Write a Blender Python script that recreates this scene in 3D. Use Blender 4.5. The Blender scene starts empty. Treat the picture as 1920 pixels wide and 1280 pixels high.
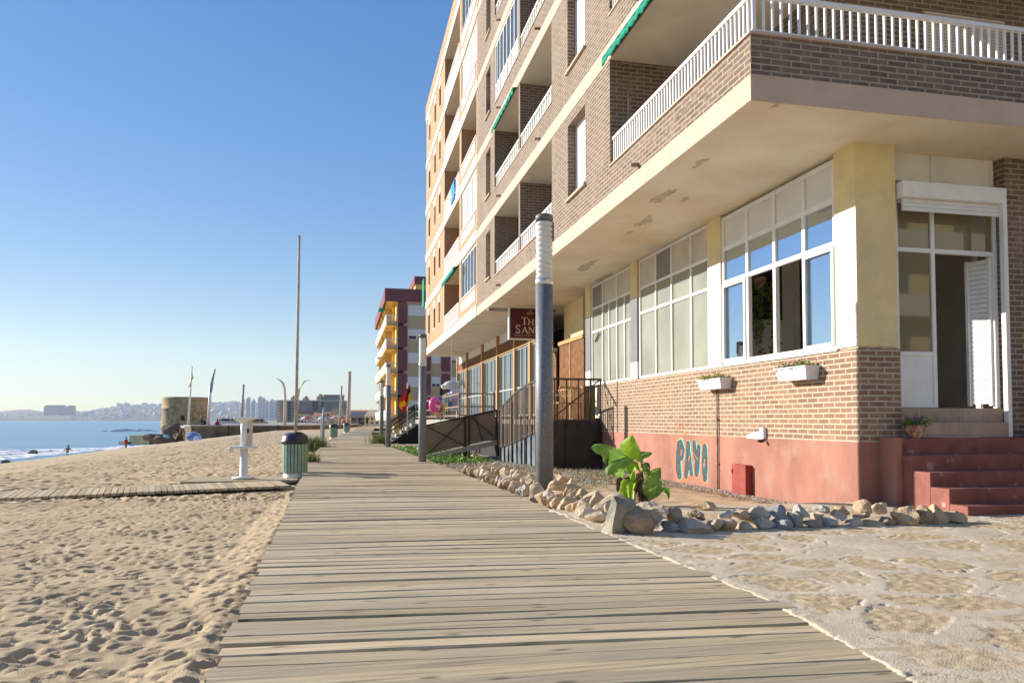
import bpy, bmesh, math, random
import numpy as np
from mathutils import Vector, Matrix, noise as mnoise
R = math.radians
S = bpy.context.scene
COL = S.collection
random.seed(7)
# ---------------------------------------------------------------- camera
YAW, PITCH, FPX, HORIZ = R(12.459), R(2.3), 1420.0, 787.0
cam = bpy.data.cameras.new('camera')
cam.sensor_width = 36.0
cam.lens = 36.0 * FPX / 1920.0
cam.shift_y = (HORIZ - FPX * math.tan(PITCH) - 640.0) / 1920.0
cam.clip_start, cam.clip_end = 0.1, 40000
camo = bpy.data.objects.new('camera', cam)
COL.objects.link(camo)
camo.location = (0, 0, 1.1)
camo.rotation_euler = (R(90) + PITCH, 0, -YAW)
S.camera = camo
# ---------------------------------------------------------------- light
SUN = Vector((1.0, -0.65, -0.43)).normalized()          # direction the light travels
ELEV = math.asin(-SUN.z)
w = bpy.data.worlds.new('World'); S.world = w; w.use_nodes = True
nt = w.node_tree
sky = nt.nodes.new('ShaderNodeTexSky'); sky.sky_type = 'NISHITA'
sky.sun_disc = False; sky.sun_elevation = ELEV
sky.sun_rotation = math.atan2(-SUN.x, -SUN.y)
sky.air_density = 1.0; sky.dust_density = 0.1; sky.ozone_density = 1.8; sky.altitude = 0
bg = nt.nodes['Background']; bg.inputs['Strength'].default_value = 0.148
shs = nt.nodes.new('ShaderNodeHueSaturation'); shs.inputs['Saturation'].default_value = 2.05; shs.inputs['Hue'].default_value = 0.518; shs.inputs['Value'].default_value = 1.0
sga = nt.nodes.new('ShaderNodeGamma'); sga.inputs['Gamma'].default_value = 0.50; nt.links.new(sky.outputs[0], sga.inputs['Color'])
nt.links.new(sga.outputs[0], shs.inputs['Color']); nt.links.new(shs.outputs[0], bg.inputs[0])
sl = bpy.data.lights.new('sun', 'SUN'); sl.energy = 4.0; sl.angle = R(0.55); sl.color = (1.0, 0.935, 0.835)
so = bpy.data.objects.new('sun', sl); COL.objects.link(so)
so.rotation_euler = SUN.to_track_quat('-Z', 'Y').to_euler()
so.location = (-30, 20, 40)
vs = S.view_settings
vs.view_transform = 'Standard'; vs.look = 'None'; vs.gamma = 1; vs.exposure = 1.18
S.cycles.max_bounces = 10; S.cycles.diffuse_bounces = 8; S.cycles.volume_bounces = 0
S.cycles.transparent_max_bounces = 8

# ---------------------------------------------------------------- helpers
ORI = {}
def tag(o, label=None, cat=None, group=None, kind=None):
    if label: o['label'] = label
    if cat: o['category'] = cat
    if group: o['group'] = group
    if kind: o['kind'] = kind
    return o
def thing(name, label, cat, loc=(0, 0, 0), group=None):
    o = bpy.data.objects.new(name, None); COL.objects.link(o)
    o.location = loc; o.empty_display_size = 0.2
    ORI[o.name] = Vector(loc)
    return tag(o, label, cat, group)
def orient(o):
    while o.parent: o = o.parent
    return ORI.get(o.name, Vector((0, 0, 0)))
class MB:
    def __init__(s): s.v = []; s.f = []; s.m = []; s.sm = []
    def add(s, vs, fs, m=0, sm=False):
        b = len(s.v); s.v += [tuple(p) for p in vs]
        for f in fs:
            s.f.append([b + i for i in f]); s.m.append(m); s.sm.append(sm)
        return s
    def box(s, x0, x1, y0, y1, z0, z1, m=0, mb=None):
        vs = [(x, y, z) for z in (z0, z1) for y in (y0, y1) for x in (x0, x1)]
        s.add(vs, [(0, 2, 3, 1)], m if mb is None else mb)
        s.add(vs, [(4, 5, 7, 6), (0, 1, 5, 4), (2, 6, 7, 3), (0, 4, 6, 2), (1, 3, 7, 5)], m)
        return s
    def bar(s, p, q, w, h, m=0, up=(0, 0, 1)):
        p, q = Vector(p), Vector(q); d = (q - p).normalized(); u = Vector(up)
        if abs(d.dot(u)) > 0.98: u = Vector((0, 1, 0))
        a = d.cross(u).normalized(); b = a.cross(d)
        vs = [c + a * (w / 2 * i) + b * (h / 2 * j) for c in (p, q) for i, j in ((-1, -1), (1, -1), (1, 1), (-1, 1))]
        return s.add(vs, [(3, 2, 1, 0), (4, 5, 6, 7), (0, 1, 5, 4), (1, 2, 6, 5), (2, 3, 7, 6), (3, 0, 4, 7)], m)
    def tube(s, pts, rad, n=10, m=0, sm=True, cap=True):
        pts = [Vector(p) for p in pts]
        if not hasattr(rad, '__len__'): rad = [rad] * len(pts)
        vs = []
        for i, p in enumerate(pts):
            d = (pts[min(i + 1, len(pts) - 1)] - pts[max(i - 1, 0)])
            if d.length < 1e-9: d = Vector((0, 0, 1))
            d.normalize()
            u = Vector((0, 0, 1)) if abs(d.z) < 0.9 else Vector((1, 0, 0))
            a = d.cross(u).normalized(); b = d.cross(a)
            for k in range(n):
                t = 2 * math.pi * k / n
                vs.append(p + (a * math.cos(t) + b * math.sin(t)) * rad[i])
        fs = []
        for i in range(len(pts) - 1):
            for k in range(n):
                fs.append((i * n + k, i * n + (k + 1) % n, (i + 1) * n + (k + 1) % n, (i + 1) * n + k))
        s.add(vs, fs, m, sm)
        if cap:
            s.add(vs[:n], [tuple(range(n))[::-1]], m); s.add(vs[-n:], [tuple(range(n))], m)
        return s
    def lathe(s, prof, c=(0, 0, 0), n=24, m=0, sm=True):
        vs = [(c[0] + r * math.cos(2 * math.pi * k / n), c[1] + r * math.sin(2 * math.pi * k / n), c[2] + z) for r, z in prof for k in range(n)]
        fs = [(i * n + k, i * n + (k + 1) % n, (i + 1) * n + (k + 1) % n, (i + 1) * n + k) for i in range(len(prof) - 1) for k in range(n)]
        return s.add(vs, fs, m, sm)
    def poly(s, pts, ext, m=0):
        n = len(pts); e = Vector(ext); a = [Vector(p) for p in pts]; b = [p + e for p in a]
        fs = [tuple(range(n))[::-1], tuple(range(n, 2 * n))] + [(i, (i + 1) % n, n + (i + 1) % n, n + i) for i in range(n)]
        return s.add(a + b, fs, m)
    def sphere(s, c, r, sc=(1, 1, 1), n=10, m=0):
        prof = [(max(1e-4, r * math.sin(math.pi * i / n)), -r * math.cos(math.pi * i / n)) for i in range(n + 1)]
        k = n + 4
        vs = [(c[0] + p * sc[0] * math.cos(2 * math.pi * j / k), c[1] + p * sc[1] * math.sin(2 * math.pi * j / k), c[2] + z * sc[2]) for p, z in prof for j in range(k)]
        fs = [(i * k + j, i * k + (j + 1) % k, (i + 1) * k + (j + 1) % k, (i + 1) * k + j) for i in range(n) for j in range(k)]
        return s.add(vs, fs, m, True)
    def build(s, name, mats, parent=None, fix=True):
        if not isinstance(mats, (list, tuple)): mats = [mats]
        o0 = orient(parent) if parent else Vector((0, 0, 0))
        me = bpy.data.meshes.new(name)
        me.from_pydata([(x - o0.x, y - o0.y, z - o0.z) for x, y, z in s.v], [], s.f)
        for mt in mats: me.materials.append(mt)
        me.polygons.foreach_set('material_index', s.m)
        me.polygons.foreach_set('use_smooth', s.sm)
        if fix:
            bm = bmesh.new(); bm.from_mesh(me)
            bmesh.ops.remove_doubles(bm, verts=bm.verts, dist=1e-5)
            bmesh.ops.recalc_face_normals(bm, faces=bm.faces)
            bm.to_mesh(me); bm.free()
        me.update()
        o = bpy.data.objects.new(name, me); COL.objects.link(o)
        if parent: o.parent = parent
        return o
def bevel(o, wd, seg=2):
    m = o.modifiers.new('bevel', 'BEVEL'); m.width = wd; m.segments = seg; m.limit_method = 'ANGLE'
    return o
def copy_tree(o, parent=None):
    c = o.copy(); COL.objects.link(c); c.parent = parent
    if o.name in ORI: ORI[c.name] = ORI[o.name].copy()
    for ch in list(o.children): copy_tree(ch, c)
    return c
def at(px, d, z=0.0):
    """ground point in the direction of photo column px at depth d along the view"""
    k = (px - 960.0) / FPX * d
    return Vector((math.sin(YAW) * d + math.cos(YAW) * k, math.cos(YAW) * d - math.sin(YAW) * k, z))
def zat(py, d): return 1.1 + (HORIZ - py) / FPX * d

# ---------------------------------------------------------------- materials
def mat(name, col, rough=0.8, metal=0.0, var=0.12, vscale=6.0, bump=0.0, bscale=40.0, spec=0.3, col2=None, detail=6.0, stain=None, sscale=0.7, slo=0.5, shi=0.68, trans=0.0, stretch=None):
    m = bpy.data.materials.new(name); m.use_nodes = True
    t = m.node_tree; N = t.nodes; L = t.links
    b = N['Principled BSDF']
    b.inputs['Roughness'].default_value = rough; b.inputs['Metallic'].default_value = metal
    b.inputs['Specular IOR Level'].default_value = spec
    tc = N.new('ShaderNodeTexCoord'); src = tc.outputs['Object']
    if stretch:
        mp = N.new('ShaderNodeMapping'); mp.inputs['Scale'].default_value = stretch
        L.new(src, mp.inputs[0]); src = mp.outputs[0]
    nz = N.new('ShaderNodeTexNoise'); nz.inputs['Scale'].default_value = vscale; nz.inputs['Detail'].default_value = detail
    L.new(src, nz.inputs['Vector'])
    rp = N.new('ShaderNodeValToRGB')
    c2 = col2 or tuple(max(0, c * (1 - 2 * var)) for c in col); c1 = col if col2 else tuple(min(1, c * (1 + var)) for c in col)
    rp.color_ramp.elements[0].position = 0.3; rp.color_ramp.elements[1].position = 0.7
    rp.color_ramp.elements[0].color = (*c2, 1); rp.color_ramp.elements[1].color = (*c1, 1)
    L.new(nz.outputs['Fac'], rp.inputs[0]); out = rp.outputs[0]
    if stain:
        n2 = N.new('ShaderNodeTexNoise'); n2.inputs['Scale'].default_value = sscale; n2.inputs['Detail'].default_value = 10; n2.inputs['Roughness'].default_value = 0.65
        L.new(tc.outputs['Object'], n2.inputs['Vector'])
        r2 = N.new('ShaderNodeMapRange'); r2.inputs['From Min'].default_value = slo; r2.inputs['From Max'].default_value = shi
        L.new(n2.outputs['Fac'], r2.inputs['Value'])
        mx = N.new('ShaderNodeMix'); mx.data_type = 'RGBA'
        L.new(r2.outputs[0], mx.inputs[0]); L.new(out, mx.inputs[6]); mx.inputs[7].default_value = (*stain, 1); out = mx.outputs[2]
    L.new(out, b.inputs['Base Color'])
    if bump:
        n3 = N.new('ShaderNodeTexNoise'); n3.inputs['Scale'].default_value = bscale; n3.inputs['Detail'].default_value = 5
        L.new(src, n3.inputs['Vector'])
        bp = N.new('ShaderNodeBump'); bp.inputs['Strength'].default_value = bump; bp.inputs['Distance'].default_value = 0.02
        L.new(n3.outputs['Fac'], bp.inputs['Height']); L.new(bp.outputs[0], b.inputs['Normal'])
    if trans:
        tr = N.new('ShaderNodeBsdfTranslucent'); L.new(out, tr.inputs['Color'])
        ms = N.new('ShaderNodeMixShader'); ms.inputs[0].default_value = trans
        L.new(b.outputs[0], ms.inputs[1]); L.new(tr.outputs[0], ms.inputs[2])
        L.new(ms.outputs[0], N['Material Output'].inputs['Surface'])
    return m
def wallcoord(t):
    """(horizontal run, height) coordinates on axis-aligned walls, in metres"""
    N, L = t.nodes, t.links
    g = N.new('ShaderNodeNewGeometry')
    sp = N.new('ShaderNodeSeparateXYZ'); L.new(g.outputs['Position'], sp.inputs[0])
    sn = N.new('ShaderNodeSeparateXYZ'); L.new(g.outputs['True Normal'], sn.inputs[0])
    ab = N.new('ShaderNodeMath'); ab.operation = 'ABSOLUTE'; L.new(sn.outputs[0], ab.inputs[0])
    gt = N.new('ShaderNodeMath'); gt.operation = 'GREATER_THAN'; L.new(ab.outputs[0], gt.inputs[0]); gt.inputs[1].default_value = 0.5
    mx = N.new('ShaderNodeMix'); mx.data_type = 'FLOAT'
    L.new(gt.outputs[0], mx.inputs[0]); L.new(sp.outputs[0], mx.inputs[2]); L.new(sp.outputs[1], mx.inputs[3])
    cb = N.new('ShaderNodeCombineXYZ'); L.new(mx.outputs[0], cb.inputs[0]); L.new(sp.outputs[2], cb.inputs[1])
    return cb.outputs[0]
def brick(name, c1, c2, mortar, bw=0.25, rh=0.075, ms=0.011, bump=0.6, stain=None, offs=0.5, rough=0.85):
    m = bpy.data.materials.new(name); m.use_nodes = True
    t = m.node_tree; N, L = t.nodes, t.links; b = N['Principled BSDF']
    b.inputs['Roughness'].default_value = rough; b.inputs['Specular IOR Level'].default_value = 0.2
    vec = wallcoord(t)
    bt = N.new('ShaderNodeTexBrick'); bt.offset = offs
    bt.inputs['Scale'].default_value = 1; bt.inputs['Brick Width'].default_value = bw; bt.inputs['Row Height'].default_value = rh
    bt.inputs['Mortar Size'].default_value = ms; bt.inputs['Mortar Smooth'].default_value = 0.15; bt.inputs['Bias'].default_value = 0
    bt.inputs['Color1'].default_value = (*c1, 1); bt.inputs['Color2'].default_value = (*c2, 1); bt.inputs['Mortar'].default_value = (*mortar, 1)
    # a little wander so the courses are not ruler straight
    nz0 = N.new('ShaderNodeTexNoise'); nz0.inputs['Scale'].default_value = 3.0; L.new(vec, nz0.inputs['Vector'])
    va = N.new('ShaderNodeVectorMath'); va.operation = 'MULTIPLY_ADD'
    L.new(nz0.outputs['Color'], va.inputs[0]); va.inputs[1].default_value = (0.010, 0.010, 0); L.new(vec, va.inputs[2])
    L.new(va.outputs[0], bt.inputs['Vector'])
    nz = N.new('ShaderNodeTexNoise'); nz.inputs['Scale'].default_value = 9; nz.inputs['Detail'].default_value = 8; L.new(vec, nz.inputs['Vector'])
    mr = N.new('ShaderNodeMapRange'); mr.inputs['To Min'].default_value = 0.7; mr.inputs['To Max'].default_value = 1.3; L.new(nz.outputs['Fac'], mr.inputs['Value'])
    hs = N.new('ShaderNodeHueSaturation'); L.new(mr.outputs[0], hs.inputs['Value']); L.new(bt.outputs['Color'], hs.inputs['Color']); out = hs.outputs[0]
    if stain:
        n2 = N.new('ShaderNodeTexNoise'); n2.inputs['Scale'].default_value = 0.9; n2.inputs['Detail'].default_value = 9; n2.inputs['Roughness'].default_value = 0.7; mpv = N.new('ShaderNodeMapping'); mpv.inputs['Scale'].default_value = (1.6, 0.45, 1); L.new(vec, mpv.inputs[0]); L.new(mpv.outputs[0], n2.inputs['Vector'])
        r2 = N.new('ShaderNodeMapRange'); r2.inputs['From Min'].default_value = 0.48; r2.inputs['From Max'].default_value = 0.75; r2.inputs['To Max'].default_value = 0.7; L.new(n2.outputs['Fac'], r2.inputs['Value'])
        mx = N.new('ShaderNodeMix'); mx.data_type = 'RGBA'; L.new(r2.outputs[0], mx.inputs[0]); L.new(out, mx.inputs[6]); mx.inputs[7].default_value = (*stain, 1); out = mx.outputs[2]
    L.new(out, b.inputs['Base Color'])
    ad = N.new('ShaderNodeMath'); ad.operation = 'MULTIPLY_ADD'; L.new(nz.outputs['Fac'], ad.inputs[0]); ad.inputs[1].default_value = 0.4
    iv = N.new('ShaderNodeMath'); iv.operation = 'SUBTRACT'; iv.inputs[0].default_value = 1; L.new(bt.outputs['Fac'], iv.inputs[1]); L.new(iv.outputs[0], ad.inputs[2])
    bp = N.new('ShaderNodeBump'); bp.inputs['Strength'].default_value = bump; bp.inputs['Distance'].default_value = 0.012
    L.new(ad.outputs[0], bp.inputs['Height']); L.new(bp.outputs[0], b.inputs['Normal'])
    return m
def glass(name, col, rough=0.03, spec=0.9, clear=0.0):
    m = bpy.data.materials.new(name); m.use_nodes = True
    t = m.node_tree; N, L = t.nodes, t.links; b = N['Principled BSDF']
    b.inputs['Base Color'].default_value = (*col, 1); b.inputs['Roughness'].default_value = rough
    b.inputs['Specular IOR Level'].default_value = spec; b.inputs['IOR'].default_value = 1.6
    nz = N.new('ShaderNodeTexNoise'); nz.inputs['Scale'].default_value = 1.3
    tc = N.new('ShaderNodeTexCoord'); L.new(tc.outputs['Object'], nz.inputs['Vector'])
    bp = N.new('ShaderNodeBump'); bp.inputs['Strength'].default_value = 0.04; L.new(nz.outputs['Fac'], bp.inputs['Height']); L.new(bp.outputs[0], b.inputs['Normal'])
    if clear:
        tr = N.new('ShaderNodeBsdfTransparent'); ms = N.new('ShaderNodeMixShader'); ms.inputs[0].default_value = clear
        L.new(b.outputs[0], ms.inputs[1]); L.new(tr.outputs[0], ms.inputs[2]); L.new(ms.outputs[0], N['Material Output'].inputs['Surface'])
    return m
M = {}
def mirror(name, col):
    m = bpy.data.materials.new(name); m.use_nodes = True; t = m.node_tree; b = t.nodes['Principled BSDF']
    b.inputs['Base Color'].default_value = (*col, 1); b.inputs['Metallic'].default_value = 1; b.inputs['Roughness'].default_value = 0.02
    nz = t.nodes.new('ShaderNodeTexNoise'); nz.inputs['Scale'].default_value = 0.9; tc = t.nodes.new('ShaderNodeTexCoord'); t.links.new(tc.outputs['Object'], nz.inputs['Vector'])
    bp = t.nodes.new('ShaderNodeBump'); bp.inputs['Strength'].default_value = 0.05; t.links.new(nz.outputs['Fac'], bp.inputs['Height']); t.links.new(bp.outputs[0], b.inputs['Normal'])
    return m
M['brick_upper'] = brick('dark brown brick', (0.205, 0.142, 0.106), (0.135, 0.094, 0.072), (0.365, 0.30, 0.23), bw=0.262, ms=0.011, stain=(0.33, 0.25, 0.19))
M['brick_lower'] = brick('tan brick', (0.315, 0.185, 0.118), (0.215, 0.130, 0.086), (0.46, 0.39, 0.295), bw=0.25, ms=0.012, stain=(0.38, 0.28, 0.19))
M['brick_orange'] = brick('orange brick', (0.45, 0.265, 0.145), (0.38, 0.22, 0.12), (0.46, 0.32, 0.20), bump=0.3, rh=0.08)
M['cream'] = mat('cream painted concrete', (0.56, 0.415, 0.315), 0.85, var=0.06, vscale=2.5, bump=0.15, bscale=30, stain=(0.46, 0.32, 0.20), sscale=1.2, slo=0.58, shi=0.8)
M['cream_white'] = mat('white painted slab', (0.62, 0.56, 0.48), 0.85, var=0.05, vscale=2)
M['soffit'] = mat('stained cream soffit', (0.83, 0.76, 0.62), 0.9, var=0.05, vscale=1.2, bump=0.15, bscale=14, stain=(0.70, 0.55, 0.35), sscale=0.55, slo=0.45, shi=0.75)
M['bare'] = mat('bare grey plaster', (0.58, 0.50, 0.39), 0.95, var=0.2, vscale=9, bump=0.5, bscale=30)
M['pink'] = mat('faded salmon paint', (0.37, 0.165, 0.118), 0.85, var=0.16, vscale=1.4, bump=0.2, bscale=25, stain=(0.37, 0.225, 0.165), sscale=2.2, slo=0.5, shi=0.75, stretch=(1, 1, .45))
M['red'] = mat('worn red paint', (0.27, 0.092, 0.068), 0.7, var=0.15, vscale=5, bump=0.15, bscale=30, stain=(0.42, 0.27, 0.21), sscale=5.5, slo=0.60, shi=0.66)
M['darkred'] = mat('dark red door paint', (0.30, 0.055, 0.04), 0.6, var=0.1, vscale=8)
M['yellow'] = mat('pale yellow render', (0.78, 0.63, 0.33), 0.85, var=0.05, vscale=2.2, bump=0.12, bscale=60, stain=(0.62, 0.52, 0.34), sscale=2.6, slo=0.5, shi=0.72)
M['white'] = mat('white paint', (0.80, 0.79, 0.77), 0.45, var=0.04, vscale=5, spec=0.4)
M['whitewall'] = mat('white render', (0.78, 0.75, 0.70), 0.85, var=0.06, vscale=3, bump=0.1)
M['alu'] = mat('pale aluminium', (0.72, 0.71, 0.70), 0.3, metal=0.6, var=0.04, vscale=8)
M['shutter'] = mat('white roller shutter', (0.76, 0.75, 0.73), 0.5, var=0.04, vscale=3)
M['shutter_beige'] = mat('beige roller shutter', (0.60, 0.54, 0.43), 0.55, var=0.05, vscale=3)
M['glass_blue'] = mirror('sky reflecting glass', (0.50, 0.62, 0.74))
M['glass_dark'] = glass('dark window glass', (0.035, 0.045, 0.05), spec=1.0)
M['glass_clear'] = glass('clear window glass', (0.06, 0.07, 0.07), spec=1.0, clear=0.55)
M['glass_pane'] = mat('curtained pane', (0.29, 0.285, 0.205), 0.05, var=0.12, vscale=.9, spec=1.0)
M['glass_grey'] = mat('greyed pane', (0.20, 0.21, 0.21), 0.15, var=0.08, vscale=1.4, spec=0.6)
M['pane_cream'] = mat('painted over pane', (0.58, 0.52, 0.42), 0.35, var=0.08, vscale=2.2, stain=(0.33, 0.33, 0.34), sscale=1.1, slo=0.63, shi=0.65)
M['pane_white'] = mat('whitened pane', (0.70, 0.70, 0.66), 0.3, var=0.04, vscale=2)
M['glass_curtain'] = glass('blue grey curtained glass', (0.06, 0.075, 0.08), rough=0.04, spec=1.2)
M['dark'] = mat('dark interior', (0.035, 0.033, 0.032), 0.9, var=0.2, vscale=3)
M['interior'] = mat('interior wall', (0.66, 0.61, 0.54), 0.9, var=0.1, vscale=1)
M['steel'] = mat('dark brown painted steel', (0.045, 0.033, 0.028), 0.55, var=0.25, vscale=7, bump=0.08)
M['steel_panel'] = mat('dark steel panel', (0.030, 0.024, 0.022), 0.55, var=0.35, vscale=2.2, stain=(0.07, 0.05, 0.04), sscale=1.6)
M['galv'] = mat('speckled grey steel', (0.20, 0.215, 0.235), 0.55, metal=0.25, var=0.28, vscale=60, spec=0.4)
M['acrylic'] = mat('ribbed pale acrylic', (0.80, 0.79, 0.74), 0.18, var=0.03, vscale=5, spec=0.6, trans=0.25)
M['lampcap'] = mat('grey lamp cap', (0.16, 0.15, 0.145), 0.5, var=0.1)
M['green_awning'] = mat('green awning canvas', (0.0, 0.30, 0.20), 0.8, var=0.12, vscale=10, trans=0.2)
M['maroon_sign'] = mat('maroon sign face', (0.085, 0.012, 0.016), 0.5, var=0.08, vscale=3)
M['letter'] = mat('cream lettering', (0.75, 0.62, 0.47), 0.6, var=0.02)
M['letter_pink'] = mat('pink lettering', (0.50, 0.28, 0.32), 0.6, var=0.02)
M['gold'] = mat('gold crest', (0.42, 0.26, 0.08), 0.6, var=0.05)
M['timber'] = mat('orange varnished timber', (0.50, 0.27, 0.10), 0.6, var=0.18, vscale=5, stretch=(6, 6, 0.6))
M['bamboo'] = mat('bamboo screen', (0.36, 0.16, 0.05), 0.7, var=0.35, vscale=9, bump=0.8, bscale=30, stretch=(9, 9, 0.8), stain=(0.16, 0.075, 0.03), sscale=5, slo=0.45, shi=0.65)
M['reed'] = mat('woven reed matting', (0.34, 0.24, 0.155), 0.85, var=0.3, vscale=12, bump=0.6, bscale=60, stretch=(3, 3, 8))
M['lumber'] = mat('bleached timber', (0.52, 0.43, 0.32), 0.8, var=0.15, vscale=6)
M['concrete'] = mat('grey concrete', (0.36, 0.33, 0.29), 0.9, var=0.15, vscale=5, bump=0.3, bscale=30)
M['tile'] = mat('beige step tile', (0.42, 0.31, 0.23), 0.6, var=0.10, vscale=5)
M['grout'] = mat('pale grout', (0.50, 0.42, 0.33), 0.9)
M['rust'] = mat('rusty pipe', (0.38, 0.27, 0.19), 0.7, var=0.3, vscale=6)
M['whitelow'] = mat('off white render', (0.60, 0.55, 0.50), 0.85, var=0.05, vscale=2.2, bump=0.12, bscale=60)
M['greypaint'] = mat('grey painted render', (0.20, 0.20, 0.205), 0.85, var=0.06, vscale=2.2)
M['soffit_high'] = mat('cream balcony ceiling', (0.80, 0.74, 0.60), 0.9, var=0.05, vscale=1.2)
M['patch'] = mat('brown mortar patch', (0.27, 0.21, 0.155), 0.95, var=0.2, vscale=9, bump=0.6, bscale=40)
M['greyframe'] = mat('greyed window frame', (0.40, 0.41, 0.40), 0.5, var=0.08, vscale=4)
# ---------------------------------------------------------------- ground
def vnoise(x, y, seed=0):
    xi = np.floor(x).astype(np.int64); yi = np.floor(y).astype(np.int64); fx = x - xi; fy = y - yi
    def h(a, b):
        n = (a * 374761393 + b * 668265263 + seed * 974634541) & 0x7fffffff
        n = ((n ^ (n >> 13)) * 1274126177) & 0x7fffffff
        return ((n ^ (n >> 16)) & 0xffff) / 65535.0
    u = fx * fx * fx * (fx * (fx * 6 - 15) + 10); v = fy * fy * fy * (fy * (fy * 6 - 15) + 10)
    return (h(xi, yi) * (1 - u) + h(xi + 1, yi) * u) * (1 - v) + (h(xi, yi + 1) * (1 - u) + h(xi + 1, yi + 1) * u) * v - 0.5
def fbm(x, y, seed=0, oct=4):
    a, s, r = 1.0, 1.0, 0
    for i in range(oct):
        r = r + a * vnoise(x * s, y * s, seed + i * 17); a *= 0.5; s *= 2.03
    return r
def beach_z(x, y):
    """sand level: flat by the boardwalk, sloping to the water"""
    t = np.clip((-8.0 - x) / 18.0, 0, 3)
    return -0.20 - 2.1 * t
def grid_mesh(name, xs, ys, Z, mats, attr=None):
    nx, ny = len(xs), len(ys)
    X, Y = np.meshgrid(xs, ys)
    co = np.stack([X, Y, Z], -1).reshape(-1, 3).astype(np.float32)
    i = (np.arange(ny - 1)[:, None] * nx + np.arange(nx - 1)[None, :]).reshape(-1)
    q = np.stack([i, i + 1, i + nx + 1, i + nx], -1).astype(np.int32)
    me = bpy.data.meshes.new(name)
    me.vertices.add(len(co)); me.vertices.foreach_set('co', co.ravel())
    me.loops.add(q.size); me.loops.foreach_set('vertex_index', q.ravel())
    me.polygons.add(len(q)); me.polygons.foreach_set('loop_start', np.arange(0, q.size, 4, dtype=np.int32))
    me.polygons.foreach_set('use_smooth', np.ones(len(q), bool))
    if attr is not None:
        a = me.attributes.new('pattern', 'FLOAT', 'POINT'); a.data.foreach_set('value', attr.ravel().astype(np.float32))
    me.materials.append(mats); me.update(calc_edges=True); me.validate()
    o = bpy.data.objects.new(name, me); COL.objects.link(o)
    return o
def spaced(a, b, fmin, k, org=0.0):
    out = [a]
    while out[-1] < b: out.append(out[-1] + max(fmin, k * abs(out[-1] - org)))
    return np.array(out)
M['sand'] = mat('beach sand', (0.55, 0.415, 0.255), 0.95, var=0.10, vscale=1.3, bump=0.5, bscale=120, spec=0.15, stain=(0.475, 0.355, 0.215), sscale=0.35)
M['sand_fine'] = mat('garden sand', (0.58, 0.42, 0.26), 0.95, var=0.12, vscale=3, bump=0.5, bscale=90, spec=0.15)
M['soil'] = mat('gritty garden soil', (0.40, 0.31, 0.21), 0.95, var=0.25, vscale=6, bump=0.7, bscale=60, spec=0.15)
rng = np.random.default_rng(3)
ys = spaced(-2.5, 130.0, 0.019, 0.0042)
xs = -spaced(-2.6, 110.0, 0.019, 0.0065)[::-1]
X, Y = np.meshgrid(xs, ys)
near = np.clip(1.25 - Y / 75.0, 0.35, 1)
Z = beach_z(X, Y) + 0.05 * fbm(X / 2.6, Y / 2.0, 5, 3) + near * (0.009 * fbm(X / 0.38 + 0.4 * Y, Y / 0.24, 11, 3) + 0.006 * fbm(X / 0.10, Y / 0.09, 23, 2) + 0.0045 * fbm(X / 0.042, Y / 0.04, 29, 2))
def stamp(n, x0, x1, y0, y1, smin, smax, dep):
    px = rng.uniform(x0, x1, n); py = y0 + (y1 - y0) * rng.random(n) ** 1.25
    for a, b in zip(px, py):
        s = rng.uniform(smin, smax); el = rng.uniform(1.2, 2.3); th = rng.uniform(-0.7, 0.7) + (math.pi / 2 if rng.random() < .3 else 0); d = dep * rng.uniform(0.5, 1.3)
        r = s * el * 1.7
        i0, i1 = np.searchsorted(xs, [a - r, a + r]); j0, j1 = np.searchsorted(ys, [b - r, b + r])
        if i1 - i0 < 2 or j1 - j0 < 2: continue
        dx = X[j0:j1, i0:i1] - a; dy = Y[j0:j1, i0:i1] - b
        u = (dx * math.cos(th) + dy * math.sin(th)) / (s * el); v = (-dx * math.sin(th) + dy * math.cos(th)) / s
        q = np.sqrt(u * u + v * v) * (1 + 0.35 * vnoise(dx / 0.07 + a * 9, dy / 0.07, 3))
        Z[j0:j1, i0:i1] += d * (-1.25 * np.exp(-(q / 0.72) ** 4) + 0.30 * np.exp(-((q - 1.15) / 0.30) ** 2))
stamp(9000, -9.5, -0.5, 1.8, 15, 0.022, 0.042, 0.012)
stamp(3200, -9.5, -0.5, 1.8, 15, 0.033, 0.056, 0.015)
stamp(190, -7, -0.5, 1.8, 9, 0.05, 0.085, 0.027)
stamp(19000, -25, -0.6, 13, 75, 0.05, 0.105, 0.030)
# sand lies level and close under the boardwalk edge
Z = np.where(X > -0.55, np.minimum(Z, -0.16), Z)
# the side path and the shower platform lie clear of the sand near the boardwalk
_d = np.array([-19.02, -4.52]); _d = _d / np.hypot(*_d); _s = (X + 0.98) * _d[0] + (Y - 14.72) * _d[1]; _t = (X + 0.98) * _d[1] - (Y - 14.72) * _d[0]
on = np.clip(1 - np.abs(_t - 0.55) / 0.85, 0, 1) > 0
Z = np.where(on & (_s < 4.6) & (_s > -.5), np.minimum(Z, -0.205 - 0.012 * np.clip(_s, 0, 4)), Z)
Z = np.where((X > -3.2) & (X < -0.9) & (Y > 15.8) & (Y < 17.5), np.minimum(Z, -0.19), Z)
near_edge = np.clip(1 - np.abs(X + 0.75) / 0.35, 0, 1) * (Y < 13)
Z += 0.06 * near_edge
tag(grid_mesh('beach', xs, ys, Z, M['sand']), kind='structure')
del X, Y, Z
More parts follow.
